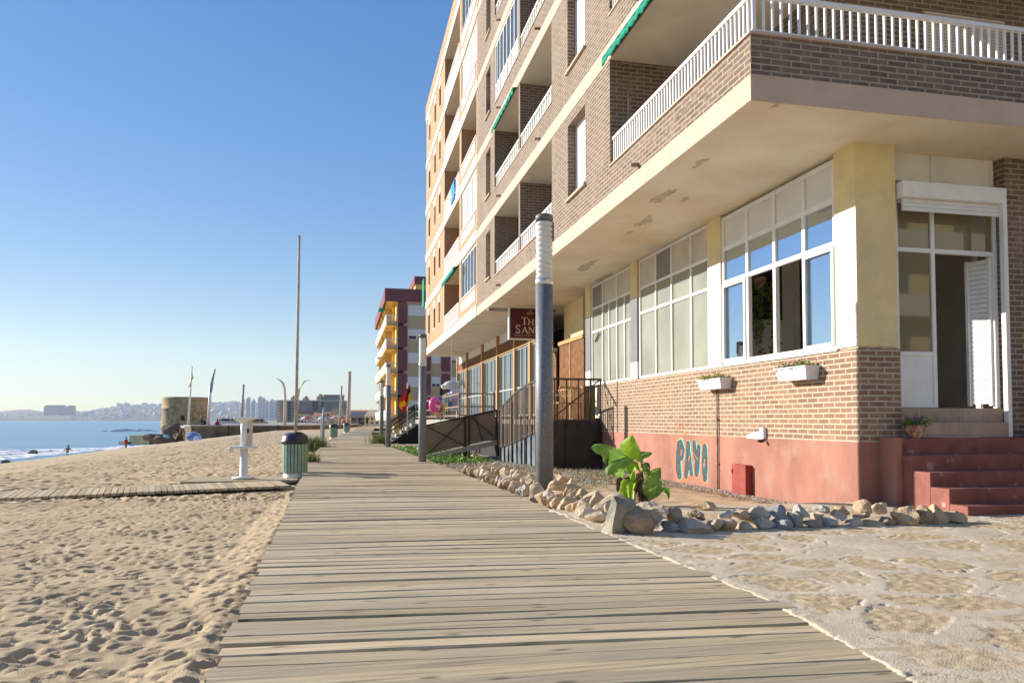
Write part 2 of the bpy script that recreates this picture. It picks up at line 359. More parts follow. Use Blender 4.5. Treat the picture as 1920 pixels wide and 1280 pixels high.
# land under and beyond it all
def coast(y): return -26.0 if y < 200 else -26.0 - (y - 200) * 0.148
mb = MB()
yr = [-80, -20, 0, 20, 60, 130, 200, 600, 1200, 2200, 3200, 3790]
xr_ = lambda y: [coast(y) - 30, coast(y), -8, 0, 60, 400, 5200]
zr_ = [-6.5, -3.2, -1.1, -0.75, -0.75, -0.75, -0.75]
g = [[(x, y, z if y < 130 or i > 3 else z + (0.6 if y >= 140 and i == 2 else 0)) for i, (x, z) in enumerate(zip(xr_(y), zr_))] for y in yr]
vsx = [p for row in g for p in row]; n = len(zr_)
mb.add(vsx, [(j * n + i, j * n + i + 1, (j + 1) * n + i + 1, (j + 1) * n + i) for j in range(len(yr) - 1) for i in range(n - 1)])
mb.box(-4600, 5200, 3791, 9000, -4, -0.75)
M['land'] = mat('dry land', (0.34, 0.27, 0.18), 0.95, var=0.2, vscale=0.02)
tag(mb.build('ground', M['land'], fix=False), kind='structure')
# sand plain beyond the modelled beach, up to the far promenade
mb = MB(); mb.add([(-26, 129.5, -1.5), (-9, 129.5, -.32), (60, 129.5, -.32), (60, 260, -.32), (-12, 260, -.32), (-34, 260, -1.5)], [(0, 1, 4, 5), (1, 2, 3, 4)])
tag(mb.build('far_beach', M['sand'], fix=False), kind='structure')
# ---- boardwalk
M['plank'] = None
def plank_mat():
    m = bpy.data.materials.new('weathered decking'); m.use_nodes = True
    t = m.node_tree; N, L = t.nodes, t.links; b = N['Principled BSDF']; b.inputs['Roughness'].default_value = 0.85; b.inputs['Specular IOR Level'].default_value = 0.2
    tc = N.new('ShaderNodeTexCoord')
    at_ = N.new('ShaderNodeAttribute'); at_.attribute_name = 'tone'; at_.attribute_type = 'GEOMETRY'
    mp = N.new('ShaderNodeMapping'); mp.inputs['Rotation'].default_value = (0, 0, R(4.5)); mp.inputs['Scale'].default_value = (0.9, 28, 10)
    L.new(tc.outputs['Object'], mp.inputs[0])
    n1 = N.new('ShaderNodeTexNoise'); n1.noise_dimensions = '4D'; n1.inputs['Scale'].default_value = 1.6; n1.inputs['Detail'].default_value = 8; n1.inputs['Roughness'].default_value = 0.6
    L.new(mp.outputs[0], n1.inputs['Vector'])
    ml = N.new('ShaderNodeMath'); ml.operation = 'MULTIPLY'; ml.inputs[1].default_value = 40; L.new(at_.outputs['Fac'], ml.inputs[0]); L.new(ml.outputs[0], n1.inputs['W'])
    rp = N.new('ShaderNodeValToRGB'); e = rp.color_ramp.elements
    e[0].position = 0.28; e[0].color = (0.19, 0.145, 0.09, 1); e[1].position = 0.68; e[1].color = (0.61, 0.48, 0.305, 1)
    k = e.new(0.46); k.color = (0.47, 0.37, 0.23, 1)
    L.new(n1.outputs['Fac'], rp.inputs[0])
    # grey silvering in broad patches
    n2 = N.new('ShaderNodeTexNoise'); n2.noise_dimensions = '4D'; n2.inputs['Scale'].default_value = 0.55; n2.inputs['Detail'].default_value = 5; L.new(tc.outputs['Object'], n2.inputs['Vector']); L.new(ml.outputs[0], n2.inputs['W'])
    r2 = N.new('ShaderNodeMapRange'); r2.inputs['From Min'].default_value = 0.44; r2.inputs['From Max'].default_value = 0.70; r2.inputs['To Max'].default_value = 0.65; L.new(n2.outputs['Fac'], r2.inputs['Value'])
    mx = N.new('ShaderNodeMix'); mx.data_type = 'RGBA'; L.new(r2.outputs[0], mx.inputs[0]); L.new(rp.outputs[0], mx.inputs[6]); mx.inputs[7].default_value = (0.39, 0.335, 0.26, 1)
    # knots
    mk = N.new('ShaderNodeMapping'); mk.inputs['Rotation'].default_value = (0, 0, R(4.5)); mk.inputs['Scale'].default_value = (1.1, 3.6, 5); L.new(tc.outputs['Object'], mk.inputs[0])
    vo = N.new('ShaderNodeTexVoronoi'); vo.voronoi_dimensions = '2D'; vo.inputs['Scale'].default_value = 1.1; L.new(mk.outputs[0], vo.inputs['Vector'])
    rk = N.new('ShaderNodeMapRange'); rk.inputs['From Min'].default_value = 0.025; rk.inputs['From Max'].default_value = 0.075; rk.inputs['To Min'].default_value = 0.75; rk.inputs['To Max'].default_value = 0; L.new(vo.outputs['Distance'], rk.inputs['Value'])
    m2 = N.new('ShaderNodeMix'); m2.data_type = 'RGBA'; L.new(rk.outputs[0], m2.inputs[0]); L.new(mx.outputs[2], m2.inputs[6]); m2.inputs[7].default_value = (0.12, 0.085, 0.05, 1)
    hs = N.new('ShaderNodeHueSaturation'); L.new(m2.outputs[2], hs.inputs['Color'])
    rv = N.new('ShaderNodeMapRange'); rv.inputs['To Min'].default_value = 0.74; rv.inputs['To Max'].default_value = 1.16; L.new(at_.outputs['Fac'], rv.inputs['Value']); L.new(rv.outputs[0], hs.inputs['Value'])
    L.new(hs.outputs[0], b.inputs['Base Color'])
    bp = N.new('ShaderNodeBump'); bp.inputs['Strength'].default_value = 0.55; bp.inputs['Distance'].default_value = 0.006; L.new(n1.outputs['Fac'], bp.inputs['Height']); L.new(bp.outputs[0], b.inputs['Normal'])
    return m
M['plank'] = plank_mat()
def interp(tab, y):
    return float(np.interp(y, [a for a, b in tab], [b for a, b in tab]))
LEFT = [(-4, -0.48), (3.4, -0.56), (5.6, -0.61), (12.7, -0.76), (21, -0.92), (27, -0.98), (41, -0.86), (64, -0.05), (80, 0.75), (118, 2.3)]
RIGHT = [(-4, 2.62), (3.4, 2.62), (9.6, 2.50), (16.7, 2.38), (23.8, 2.16), (34.5, 1.75), (45, 1.70), (64, 2.2), (80, 2.9), (118, 4.6)]
mb = MB(); tones = []
y = -2.2; SK = math.tan(R(4.5))
while y < 118:
    wd = random.uniform(0.142, 0.152) if y < 40 else 0.3
    gap = random.choice([0.004, 0.007, 0.010, 0.005, 0.015]) if y < 40 else 0.012
    yc = y + wd / 2
    xl = interp(LEFT, yc) + random.uniform(-0.02, 0.02); xr = interp(RIGHT, yc) + random.uniform(-0.015, 0.015)
    nseg = 12 if y < 14 else 3
    w0 = y; zb = random.uniform(-0.006, 0.004); tilt = random.uniform(-0.003, 0.004); ph = random.uniform(0, 9); tone = random.random()
    b0 = len(mb.v)
    for k in range(nseg + 1):
        x = xl + (xr - xl) * k / nseg
        sk = -(x - 1.0) * SK
        wob = 0.004 * math.sin(x * 2.1 + ph); wob2 = 0.004 * math.sin(x * 1.7 + ph * 2)
        zz = zb + 0.004 * math.sin(x * 1.3 + ph)
        c = 0.007
        prof = [(w0 + wob, -0.05), (w0 + wob, zz - tilt - c), (w0 + c + wob, zz - tilt), (w0 + wd - c + wob2, zz + tilt), (w0 + wd + wob2, zz + tilt - c), (w0 + wd + wob2, -0.05)]
        mb.v += [(x, p + sk, q) for p, q in prof]; tones += [tone] * 6
    for k in range(nseg):
        for i in range(5):
            a = b0 + k * 6 + i
            mb.f.append([a, a + 6, a + 7, a + 1]); mb.m.append(0); mb.sm.append(False)
    for e in (0, nseg):
        mb.f.append([b0 + e * 6 + i for i in range(6)]); mb.m.append(0); mb.sm.append(False)
    y += wd + gap
bw = mb.build('boardwalk', M['plank'], fix=False)
bm = bmesh.new(); bm.from_mesh(bw.data); bmesh.ops.recalc_face_normals(bm, faces=bm.faces); bm.to_mesh(bw.data); bm.free()
a = bw.data.attributes.new('tone', 'FLOAT', 'POINT'); a.data.foreach_set('value', tones)
tag(bw, kind='structure')
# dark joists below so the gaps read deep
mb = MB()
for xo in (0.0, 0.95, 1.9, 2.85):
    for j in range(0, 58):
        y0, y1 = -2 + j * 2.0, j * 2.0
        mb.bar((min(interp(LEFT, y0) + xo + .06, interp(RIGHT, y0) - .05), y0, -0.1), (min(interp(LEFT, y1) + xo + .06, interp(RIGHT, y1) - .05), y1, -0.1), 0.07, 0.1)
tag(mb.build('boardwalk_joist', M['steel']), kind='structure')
# ---- side path to the sea
a0, a1 = Vector((-0.98, 14.72, 0)), Vector((-20.0, 10.2, 0))      # seaward edge nearest the camera
mb = MB(); d = (a1 - a0).normalized(); nrm = Vector((d.y, -d.x, 0)); nrm = nrm if nrm.y > 0 else -nrm
L_ = (a1 - a0).length; s = 0.0; tones = []
while s < L_:
    p = a0 + d * s; wd = 0.085
    zt = -0.115 - 0.035 * min(1, s / 4.0) - (0 if s < 9 else (s - 9) * 0.03) + random.uniform(-.004, .004)
    far = 1.35
    q = [p, p + d * wd, p + d * wd + nrm * far, p + nrm * far]
    mb.poly([(v.x, v.y, zt - 0.045) for v in q], (0, 0, 0.045)); tones += [random.random()] * 8
    s += wd + 0.014
sp_ = mb.build('side_path', M['plank'], fix=False)
at_ = sp_.data.attributes.new('tone', 'FLOAT', 'POINT'); at_.data.foreach_set('value', tones)
tag(sp_, kind='structure')
# ---- stone paving on the right
xs = np.concatenate([np.arange(2.30, 8.2, 0.0145), np.arange(8.2, 12.5, .05)]); ys = np.concatenate([np.arange(-1.5, 2.2, 0.08), np.arange(2.2, 7.6, 0.014), np.arange(7.6, 9.0, .1)])
X, Y = np.meshgrid(xs, ys)
prng = np.random.default_rng(12)
cs = 0.62
def cell(i, j):
    h = (i * 7349 + j * 9151) % 10007
    return h
d1 = np.full(X.shape, 9.0); d2 = np.full(X.shape, 9.0); idn = np.zeros(X.shape)
X0_, Y0_ = X.copy(), Y.copy(); X = X + .30 * fbm(X0_ / 1.1, Y0_ / 1.1, 61, 3); Y = Y + .26 * fbm(X0_ / 1.0, Y0_ / 1.0, 62, 3)
gx = np.floor(X / cs); gy = np.floor(Y / (cs * .78))
for ii in (-1, 0, 1):
    for jj in (-1, 0, 1):
        cx = gx + ii; cy = gy + jj
        hx = np.modf(np.sin(cx * 127.1 + cy * 311.7) * 43758.5453)[0]; hy = np.modf(np.sin(cx * 269.5 + cy * 183.3) * 43758.5453)[0]
        px = (cx + 0.5 + 0.42 * hx) * cs; py = (cy + 0.5 + 0.42 * hy) * cs * .78
        dd = np.hypot(X - px, (Y - py) * 1.15)
        nearer = dd < d1
        d2 = np.where(nearer, d1, np.minimum(d2, dd)); idn = np.where(nearer, np.modf(np.sin(cx * 12.98 + cy * 78.23) * 43758.5)[0], idn); d1 = np.where(nearer, dd, d1)
X, Y = X0_, Y0_
edge = (d2 - d1) + 0.10 * fbm(X / 0.16, Y / 0.16, 41, 3) + 0.05 * fbm(X / 0.035, Y / 0.03, 43, 2)
stone = np.clip((edge - 0.11) / 0.04, 0, 1) * np.clip((np.abs(idn) - 0.08) / 0.25, 0.0, 1)
# smooth mortar spread over, stones show through in rough patches
Z = 0.004 + 0.004 * fbm(X / 0.9, Y / 0.9, 4, 3) + 0.0022 * fbm(X / 0.05, Y / 0.05, 9, 3) - stone * (0.003 - 0.0085 * fbm(X / 0.05, Y / 0.035, 19, 3) + 0.003 * (idn))
Z += -0.017 * np.clip(1 - np.abs(edge - 0.11) / 0.018, 0, 1) * np.clip(fbm(X / .3, Y / .3, 77, 2) * 8 - .3, 0, 1)
edge_x = np.interp(ys, [-1.5, 2.79, 3.68, 4.45, 6.85, 9], [2.33, 2.33, 2.46, 2.53, 2.47, 2.45])[:, None] + 0.03 * fbm(X * 0 + 3.3, Y / 0.50, 6, 3) + 0.008 * fbm(X * 0 + 1.3, Y / 0.07, 8, 2)
rim = np.clip((X - edge_x) / 0.10, 0, 1)
Z = Z + 0.002 * np.exp(-((X - edge_x - 0.04) / 0.05) ** 2) * (X > edge_x - 0.02)
Z = np.where(X < edge_x, -0.03 - 0.02 * (edge_x - X > 0.04), Z)
stone = stone * np.clip((X - edge_x - 0.12) / 0.1, 0, 1)
def pave_mat():
    m = mat('paving mortar and stone', (0.61, 0.505, 0.37), 0.9, var=0.10, vscale=2.2, bump=0.4, bscale=110, spec=0.2, stain=(0.54, 0.42, 0.285), sscale=9, slo=.5, shi=.7)
    t = m.node_tree; N, L = t.nodes, t.links; b = N['Principled BSDF']
    src = b.inputs['Base Color'].links[0].from_socket
    at_ = N.new('ShaderNodeAttribute'); at_.attribute_name = 'pattern'
    nz = N.new('ShaderNodeTexNoise'); nz.inputs['Scale'].default_value = 14; nz.inputs['Detail'].default_value = 8
    tc = N.new('ShaderNodeTexCoord'); L.new(tc.outputs['Object'], nz.inputs['Vector'])
    rp = N.new('ShaderNodeValToRGB'); rp.color_ramp.elements[0].position = .35; rp.color_ramp.elements[1].position = .65
    rp.color_ramp.elements[0].color = (0.41, 0.30, 0.17, 1); rp.color_ramp.elements[1].color = (0.61, 0.465, 0.29, 1); L.new(nz.outputs['Fac'], rp.inputs[0])
    mx = N.new('ShaderNodeMix'); mx.data_type = 'RGBA'; L.new(at_.outputs['Fac'], mx.inputs[0]); L.new(src, mx.inputs[6]); L.new(rp.outputs[0], mx.inputs[7])
    L.new(mx.outputs[2], b.inputs['Base Color'])
    return m
tag(grid_mesh('pavement', xs, ys, Z, pave_mat(), stone), kind='structure')
# ---- garden bed inside the stone border
xs = np.arange(2.2, 12.01, 0.06); ys = np.concatenate([np.arange(6.95, 24, 0.045), np.arange(24, 60, 0.3)])
X, Y = np.meshgrid(xs, ys)
Z = -0.10 + 0.06 * fbm(X / 1.6, Y / 1.6, 51, 3) + 0.03 * fbm(X / 0.3, Y / 0.25, 52, 3) - 0.08 * np.clip((X - 4.5) / 2, 0, 1) - 0.06 * np.clip((Y - 14) / 8, 0, 1)
Z = np.where(Y < 7.1, np.minimum(Z, -0.12), Z)
dry = np.clip((Y - 12.0 + 0.8 * fbm(X / .8, Y / .8, 5, 3) * 3) / 2.5, 0, 1)
def bed_mat():
    m = mat('garden sand and grit', (0.58, 0.42, 0.26), 0.95, var=0.14, vscale=3, bump=0.5, bscale=90, spec=0.15)
    t = m.node_tree; N, L = t.nodes, t.links; b = N['Principled BSDF']; src = b.inputs['Base Color'].links[0].from_socket
    at_ = N.new('ShaderNodeAttribute'); at_.attribute_name = 'pattern'
    nz = N.new('ShaderNodeTexNoise'); nz.inputs['Scale'].default_value = 9; nz.inputs['Detail'].default_value = 8
    tc = N.new('ShaderNodeTexCoord'); L.new(tc.outputs['Object'], nz.inputs['Vector'])
    rp = N.new('ShaderNodeValToRGB'); rp.color_ramp.elements[0].position = .35; rp.color_ramp.elements[1].position = .65
    rp.color_ramp.elements[0].color = (0.20, 0.15, 0.095, 1); rp.color_ramp.elements[1].color = (0.46, 0.37, 0.26, 1); L.new(nz.outputs['Fac'], rp.inputs[0])
    mx = N.new('ShaderNodeMix'); mx.data_type = 'RGBA'; L.new(at_.outputs['Fac'], mx.inputs[0]); L.new(src, mx.inputs[6]); L.new(rp.outputs[0], mx.inputs[7])
    L.new(mx.outputs[2], b.inputs['Base Color']); return m
tag(grid_mesh('garden_bed', xs, ys, Z, bed_mat(), dry), kind='structure')
BEDZ = lambda x, y: float(-0.10 - 0.08 * min(1, max(0, (x - 4.5) / 2)) - 0.06 * min(1, max(0, (y - 14) / 8)))
# ---- sea
def sea_mat():
    m = bpy.data.materials.new('sea water'); m.use_nodes = True
    t = m.node_tree; N, L = t.nodes, t.links; b = N['Principled BSDF']
    b.inputs['Base Color'].default_value = (0.03, 0.18, 0.30, 1); b.inputs['Roughness'].default_value = 0.22; b.inputs['IOR'].default_value = 1.33
    g = N.new('ShaderNodeNewGeometry'); mp = N.new('ShaderNodeMapping'); mp.inputs['Scale'].default_value = (0.35, 1.0, 1); mp.inputs['Rotation'].default_value = (0, 0, R(8)); L.new(g.outputs['Position'], mp.inputs[0])
    nz = N.new('ShaderNodeTexNoise'); nz.inputs['Scale'].default_value = 0.55; nz.inputs['Detail'].default_value = 7; L.new(mp.outputs[0], nz.inputs['Vector'])
    n2 = N.new('ShaderNodeTexNoise'); n2.inputs['Scale'].default_value = 0.03; n2.inputs['Detail'].default_value = 6; L.new(mp.outputs[0], n2.inputs['Vector'])
    rp = N.new('ShaderNodeValToRGB'); rp.color_ramp.elements[0].position = .35; rp.color_ramp.elements[1].position = .68
    rp.color_ramp.elements[0].color = (0.025, 0.150, 0.27, 1); rp.color_ramp.elements[1].color = (0.07, 0.25, 0.35, 1); L.new(n2.outputs['Fac'], rp.inputs[0]); L.new(rp.outputs[0], b.inputs['Base Color'])
    bp = N.new('ShaderNodeBump'); bp.inputs['Strength'].default_value = 0.8; bp.inputs['Distance'].default_value = 0.35; L.new(nz.outputs['Fac'], bp.inputs['Height']); L.new(bp.outputs[0], b.inputs['Normal'])
    return m
mb = MB(); mb.add([(-7000, -200, -2.3), (-14, -200, -2.3), (-14, 150, -2.3), (-20, 250, -2.3), (-560, 3900, -2.3), (-7000, 3900, -2.3)], [(0, 1, 2, 3, 4, 5)])
tag(mb.build('sea', sea_mat(), fix=False), kind='structure')
M['foam'] = mat('white foam', (0.82, 0.83, 0.84), 0.9, var=0.04, vscale=1.5)
def foam_strip(name, pts, wd, hgt, seed, holes=0.0):
    xs_, ys_ = [p[0] for p in pts], [p[1] for p in pts]
    n = 260; mbf = MB(); m_ = 14
    for i in range(n + 1):
        t = i / n * (len(pts) - 1); k = min(int(t), len(pts) - 2); f = t - k
        x = xs_[k] + (xs_[k + 1] - xs_[k]) * f; y = ys_[k] + (ys_[k + 1] - ys_[k]) * f
        env = math.sin(math.pi * min(1, max(0, i / n))) ** .5
        for j in range(m_ + 1):
            u = j / m_
            xx = x - wd * u * env * (0.8 + 0.5 * float(fbm(np.array(i / 9.0), np.array(seed * 1.0), seed, 2)))
            hh = hgt * env * (math.sin(math.pi * u) ** 0.7) * (0.55 + 0.9 * float(fbm(np.array(i / 7.0 + u), np.array(u * 3.0 + seed), seed + 3, 3)) + .3)
            mbf.v.append((xx, y + 0.4 * math.sin(u * 5 + i * .3), -2.285 + max(0.0, hh)))
    for i in range(n):
        for j in range(m_):
            if holes and float(fbm(np.array(i / 3.0), np.array(j / 1.2), seed + 9, 2)) > holes: continue
            a = i * (m_ + 1) + j
            mbf.f.append([a, a + 1, a + m_ + 2, a + m_ + 1]); mbf.m.append(0); mbf.sm.append(True)
    return tag(mbf.build(name, M['foam'], fix=False), kind='stuff')
def pxl(*q): return [tuple(at(px, d))[:2] for px, d in q]
foam_strip('sea_foam', pxl((-60, 56), (0, 64), (60, 69), (125, 76), (190, 84), (236, 90), (290, 104)), 8.5, 0.03, 4, holes=.16)
foam_strip('breaking_wave', pxl((-60, 70), (0, 74), (60, 78), (120, 82), (186, 90)), 9.0, 0.20, 9, holes=0.6)
foam_strip('breaking_wave', pxl((-60, 78), (-20, 80), (40, 86)), 9, 0.22, 14, holes=0.35)
foam_strip('breaking_wave', pxl((212, 225), (255, 232), (300, 238)), 7, 0.6, 21, holes=0.05)
# ---------------------------------------------------------------- brick apartment building
FX, WX, CY0 = 4.57, 6.60, 8.73       # balcony front, ground floor wall, corner
BEND = 26.5
bb = thing('brick_apartment_building', 'dark brick apartment building with white balcony railings, cream slab bands and a salmon painted base', 'apartment building', (WX, CY0, 0))
mb = MB(); mb.box(WX, WX + 0.14, CY0, 19.0, 0.81, 2.05); mb.box(WX + .14, 7.24, CY0, 8.95, 0.81, 2.05)
mb.box(7.0, 7.24, 8.95, 9.2, 0.4, 2.05)
mb.build('brick_wall', M['brick_lower'], bb)
mb = MB(); mb.box(WX - 0.004, WX + 0.14, CY0 - 0.004, 19.0, -0.6, 0.81); mb.box(WX + .14, 7.24, CY0 - .004, 8.95, -0.6, 0.81)
mb.build('painted_base', M['pink'], bb)
mb = MB(); mb.box(WX + 0.02, 7.20, CY0 + 0.02, 9.19, 2.05, 2.075)
mb.build('mortar_ledge', M['bare'], bb)
mb = MB(); mb.box(WX + .003, 7.215, CY0, 9.185, 2.075, 4.80); mb.build('corner_pillar', M['yellow'], bb)
mb = MB(); mb.box(WX, WX + .003, CY0 + .002, 9.183, 2.076, 3.93); mb.build('pale_lower_face', M['whitelow'], bb)  # off white over the lower part of this face, yellow above
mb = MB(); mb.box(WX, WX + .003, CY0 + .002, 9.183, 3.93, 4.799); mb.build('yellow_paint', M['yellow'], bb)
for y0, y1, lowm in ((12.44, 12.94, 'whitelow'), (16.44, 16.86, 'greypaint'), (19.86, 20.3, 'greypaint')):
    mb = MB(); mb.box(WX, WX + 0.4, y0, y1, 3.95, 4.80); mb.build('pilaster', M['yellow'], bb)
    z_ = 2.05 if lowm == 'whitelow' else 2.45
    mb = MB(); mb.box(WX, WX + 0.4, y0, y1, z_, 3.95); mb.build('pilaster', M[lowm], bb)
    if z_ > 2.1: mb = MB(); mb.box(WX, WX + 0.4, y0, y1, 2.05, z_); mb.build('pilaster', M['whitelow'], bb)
def window(name, y0, y1, z0, z1, ycuts, zcuts, pick, fw=0.055, parent=bb, X=WX, dep=0.07, fm='white', inset=0.03):
    """metal window in a wall facing the beach: frame with pane sub-parts"""
    f = MB(); ys_ = [y0] + list(ycuts) + [y1]; zs_ = [z0] + list(zcuts) + [z1]
    x0, x1 = X + inset, X + inset + dep
    for i, y in enumerate(ys_):
        a = y0 if i == 0 else (y1 - fw if i == len(ys_) - 1 else y - fw / 2)
        f.box(x0, x1, a, a + fw, z0, z1)
    for i, z in enumerate(zs_):
        a = z0 if i == 0 else (z1 - fw if i == len(zs_) - 1 else z - fw / 2)
        for j in range(len(ys_) - 1):
            f.box(x0 + .004, x1 - .004, ys_[j] + fw / 2 - .001, ys_[j + 1] - fw / 2 + .001, a, a + fw)
    fo = f.build(name, M[fm], parent)
    for i in range(len(ys_) - 1):
        for j in range(len(zs_) - 1):
            mt = pick(i, j)
            if mt is None: continue
            g = MB(); g.box(x0 + 0.03, x0 + 0.042, ys_[i] + fw * .45, ys_[i + 1] - fw * .45, zs_[j] + fw * .45, zs_[j + 1] - fw * .45)
            g.build('pane', M[mt], fo)
    return fo
def p1(i, j):
    if j == 2: return 'pane_white'
    if j == 1: return 'glass_blue'
    return {0: 'glass_blue', 1: None, 2: None, 3: 'glass_blue'}[i]
w1 = window('window', 9.19, 12.44, 2.075, 4.74, (9.96, 10.75, 11.58), (3.55, 4.16), p1, fw=0.075)
# sliding sashes: frames of the fixed and the slid-open leaves
for y0, y1 in ((9.24, 9.95), (11.62, 12.40)):
    sa = MB()
    for a, b_ in ((y0, y0 + .05), (y1 - .05, y1)): sa.box(WX + 0.005, WX + 0.03, a, b_, 2.12, 3.52)
    sa.box(WX + 0.006, WX + 0.029, y0 + .05, y1 - .05, 2.12, 2.18); sa.box(WX + 0.006, WX + 0.029, y0 + .05, y1 - .05, 3.46, 3.52)
    sa.build('sliding_sash', M['white'], w1)
rr = random.Random(5)
def p2(i, j):
    if j == 2: return ['pane_cream', 'pane_cream', 'glass_grey', 'pane_cream'][i] if i != 0 else 'pane_cream'
    if j == 1: return ['glass_grey', 'glass_pane', 'glass_pane', 'glass_pane'][i] if rr.random() < .5 else 'glass_pane'
    return 'glass_pane'
window('window', 12.95, 16.38, 2.05, 4.78, (13.71, 14.62, 15.44), (3.55, 4.12), p2)
def p3(i, j):
    if j == 2: return ['pane_cream', 'pane_cream', 'glass_grey'][i]
    return 'glass_pane'
w3 = window('window', 16.87, 19.84, 2.05, 4.78, (17.88, 18.94), (3.5, 4.14), p3)
f = MB()
for y in (17.35, 18.45): f.box(WX + .031, WX + .095, y - .02, y + .02, 2.1, 4.12)
f.build('mullion', M['white'], w3)
f = MB(); f.bar((WX + 0.03, 19.55, 3.22), (WX + 0.02, 19.2, 3.42), 0.03, 0.03); f.build('crack_tape', M['steel'], w3)
# window sill strip
f = MB(); f.box(WX - 0.025, WX + 0.03, 9.15, 12.46, 2.045, 2.073); f.build('window_sill', M['white'], bb)
# ---- slabs and soffit
def slab(k):
    z = 4.80 + 2.735 * k
    s_ = MB(); s_.box(FX, 22, 7.84, BEND - .002, z + .006, z + 0.315)
    o = s_.build('floor_slab', M['cream'], bb)
    u = MB(); u.box(FX + 0.012, 22, 7.852, BEND - .01, z, z + .006)
    u.build('soffit', M['soffit' if k == 0 else 'soffit_high'], bb)
for k in range(6): slab(k)
# peeling plaster on the lowest soffit
def blob(cx, cy, rx, ry, seed, z=4.7975):
    rr = random.Random(seed); n = 64; pts = []
    for i in range(n):
        t = 2 * math.pi * i / n; r = 0.85 + 1.1 * float(fbm(np.array(seed * 3.1 + 1.5 * math.cos(t)), np.array(1.5 * math.sin(t)), seed, 4))
        pts.append((cx + rx * r * math.cos(t), cy + ry * r * math.sin(t), z))
    m_ = MB(); m_.poly(pts, (0, 0, 0.004)); return m_.build('peeling_plaster', M['bare'], bb)
def onz(px, py, z):
    """world point on a level plane seen at a photo position (used only to read positions off the photograph)"""
    cyp = HORIZ - FPX * math.tan(PITCH)
    f_ = Vector((math.sin(YAW) * math.cos(PITCH), math.cos(YAW) * math.cos(PITCH), math.sin(PITCH))); r_ = Vector((math.cos(YAW), -math.sin(YAW), 0)); u_ = r_.cross(f_)
    d_ = f_ + r_ * ((px - 960) / FPX) - u_ * ((py - cyp) / FPX); t_ = (z - 1.1) / d_.z
    return Vector((0, 0, 1.1)) + d_ * t_
for px, py, rx, ry, sd in ((1238, 369, .13, .42, 1), (1285, 373, .06, .14, 2), (1205, 416, .14, .38, 3), (1310, 308, .08, .2, 4), (1100, 498, .2, .6, 5), (1130, 520, .12, .5, 6), (1180, 436, .05, .15, 7), (1455, 198, .05, .06, 8)):
    p = onz(px, py, 4.8); blob(p.x, p.y, rx, ry, sd)
# ---- upper facade
def parapet(y0, y1, z, h=0.47, parent=bb, mt='brick_upper', cap='cream'):
    m_ = MB(); m_.box(FX + .006, FX + 0.16, y0, y1, z + .315, z + .315 + h); o = m_.build('parapet', M[mt], parent)
    c = MB(); c.box(FX - .015, FX + 0.18, y0, y1, z + .315 + h, z + .315 + h + .03); c.build('coping', M[cap], o)
    return o
def railing(y0, y1, z, h=0.52, mt='white', step=0.105, panel=None, parent=bb, front=None):
    m_ = MB(); X = FX + 0.07
    m_.box(X - .03, X + .03, y0, y1, z + h - .05, z + h); m_.box(X - .02, X + .02, y0, y1, z + .03, z + .06)
    n = max(2, int((y1 - y0) / step))
    for i in range(n + 1):
        y = y0 + .02 + (y1 - y0 - .04) * i / n
        m_.box(X - .012, X + .012, y - .014, y + .014, z + .06, z + h - .05)
    if front:
        Y = 7.84 + .07; x0, x1 = front
        m_.box(x0, x1, Y - .03, Y + .03, z + h - .05, z + h); m_.box(x0, x1, Y - .02, Y + .02, z + .03, z + .06)
        n = int((x1 - x0) / .118)
        for i in range(n + 1):
            x = x0 + .03 + (x1 - x0 - .06) * i / n
            m_.box(x - .013, x + .013, Y - .013, Y + .013, z + .06, z + h - .05)
    o = m_.build('railing', M[mt], parent)
    if panel:
        q = MB(); q.box(X + .018, X + .03, y0 + .03, y1 - .03, z + .07, z + h - .06); q.build('panel', M[panel], o)
    return o
def pier(y0, y1, z, win=None, parent=bb, mt='brick_upper', shut=0.85, deep=6.3, sash='shutter'):
    """solid stretch of facade from slab to slab; win = (y0, y1, z0, z1) niche with shutter, sill and lower glass"""
    zb, zt = z + .315, z + 2.735 + .004
    m_ = MB(); X0, X1 = FX + 0.008, FX + 0.30
    if not win: m_.box(X0, deep, y0, y1, zb, zt); return m_.build('brick_pier', M[mt], parent)
    a, b_, c, d_ = win
    m_.box(X1, deep, y0, y1, zb, zt)
    m_.box(X0, X1, y0, a, zb, zt); m_.box(X0, X1, b_, y1, zb, zt); m_.box(X0, X1, a, b_, zb, c); m_.box(X0, X1, a, b_, d_, zt)
    o = m_.build('brick_pier', M[mt], parent)
    f = MB(); fx = X0 + 0.17
    for p, q in ((a, a + .04), (b_ - .04, b_)): f.box(fx, fx + .05, p, q, c, d_)
    f.box(fx, fx + .05, a + .04, b_ - .04, d_ - .05, d_); f.box(fx, fx + .05, a + .04, b_ - .04, c, c + .04)
    wn = f.build('window', M['white'], parent)
    zs_ = c + .04 + (d_ - c - .09) * (1 - shut)
    s_ = MB(); n = max(3, int((d_ - .05 - zs_) / .05)); h = (d_ - .05 - zs_) / n
    for i in range(n): s_.box(fx + .012, fx + .03, a + .04, b_ - .04, zs_ + i * h, zs_ + (i + .86) * h)
    s_.box(fx + .03, fx + .034, a + .04, b_ - .04, zs_, d_ - .05)
    s_.build('shutter', M[sash], wn)
    if shut < .97:
        g = MB(); g.box(fx + .015, fx + .03, a + .04, b_ - .04, c + .04, zs_); g.build('pane', M['glass_dark'], wn)
    q = MB(); q.box(FX - .05, X0 + .17, a - .05, b_ + .05, c - .05, c - .002); q.build('window_sill', M['cream'], wn)
    return o
def spout(y, z):
    m_ = MB(); m_.tube([(FX + .05, y, z), (FX - .13, y, z - .02)], .035, 10); m_.build('drain_spout', M['rust'], bb)
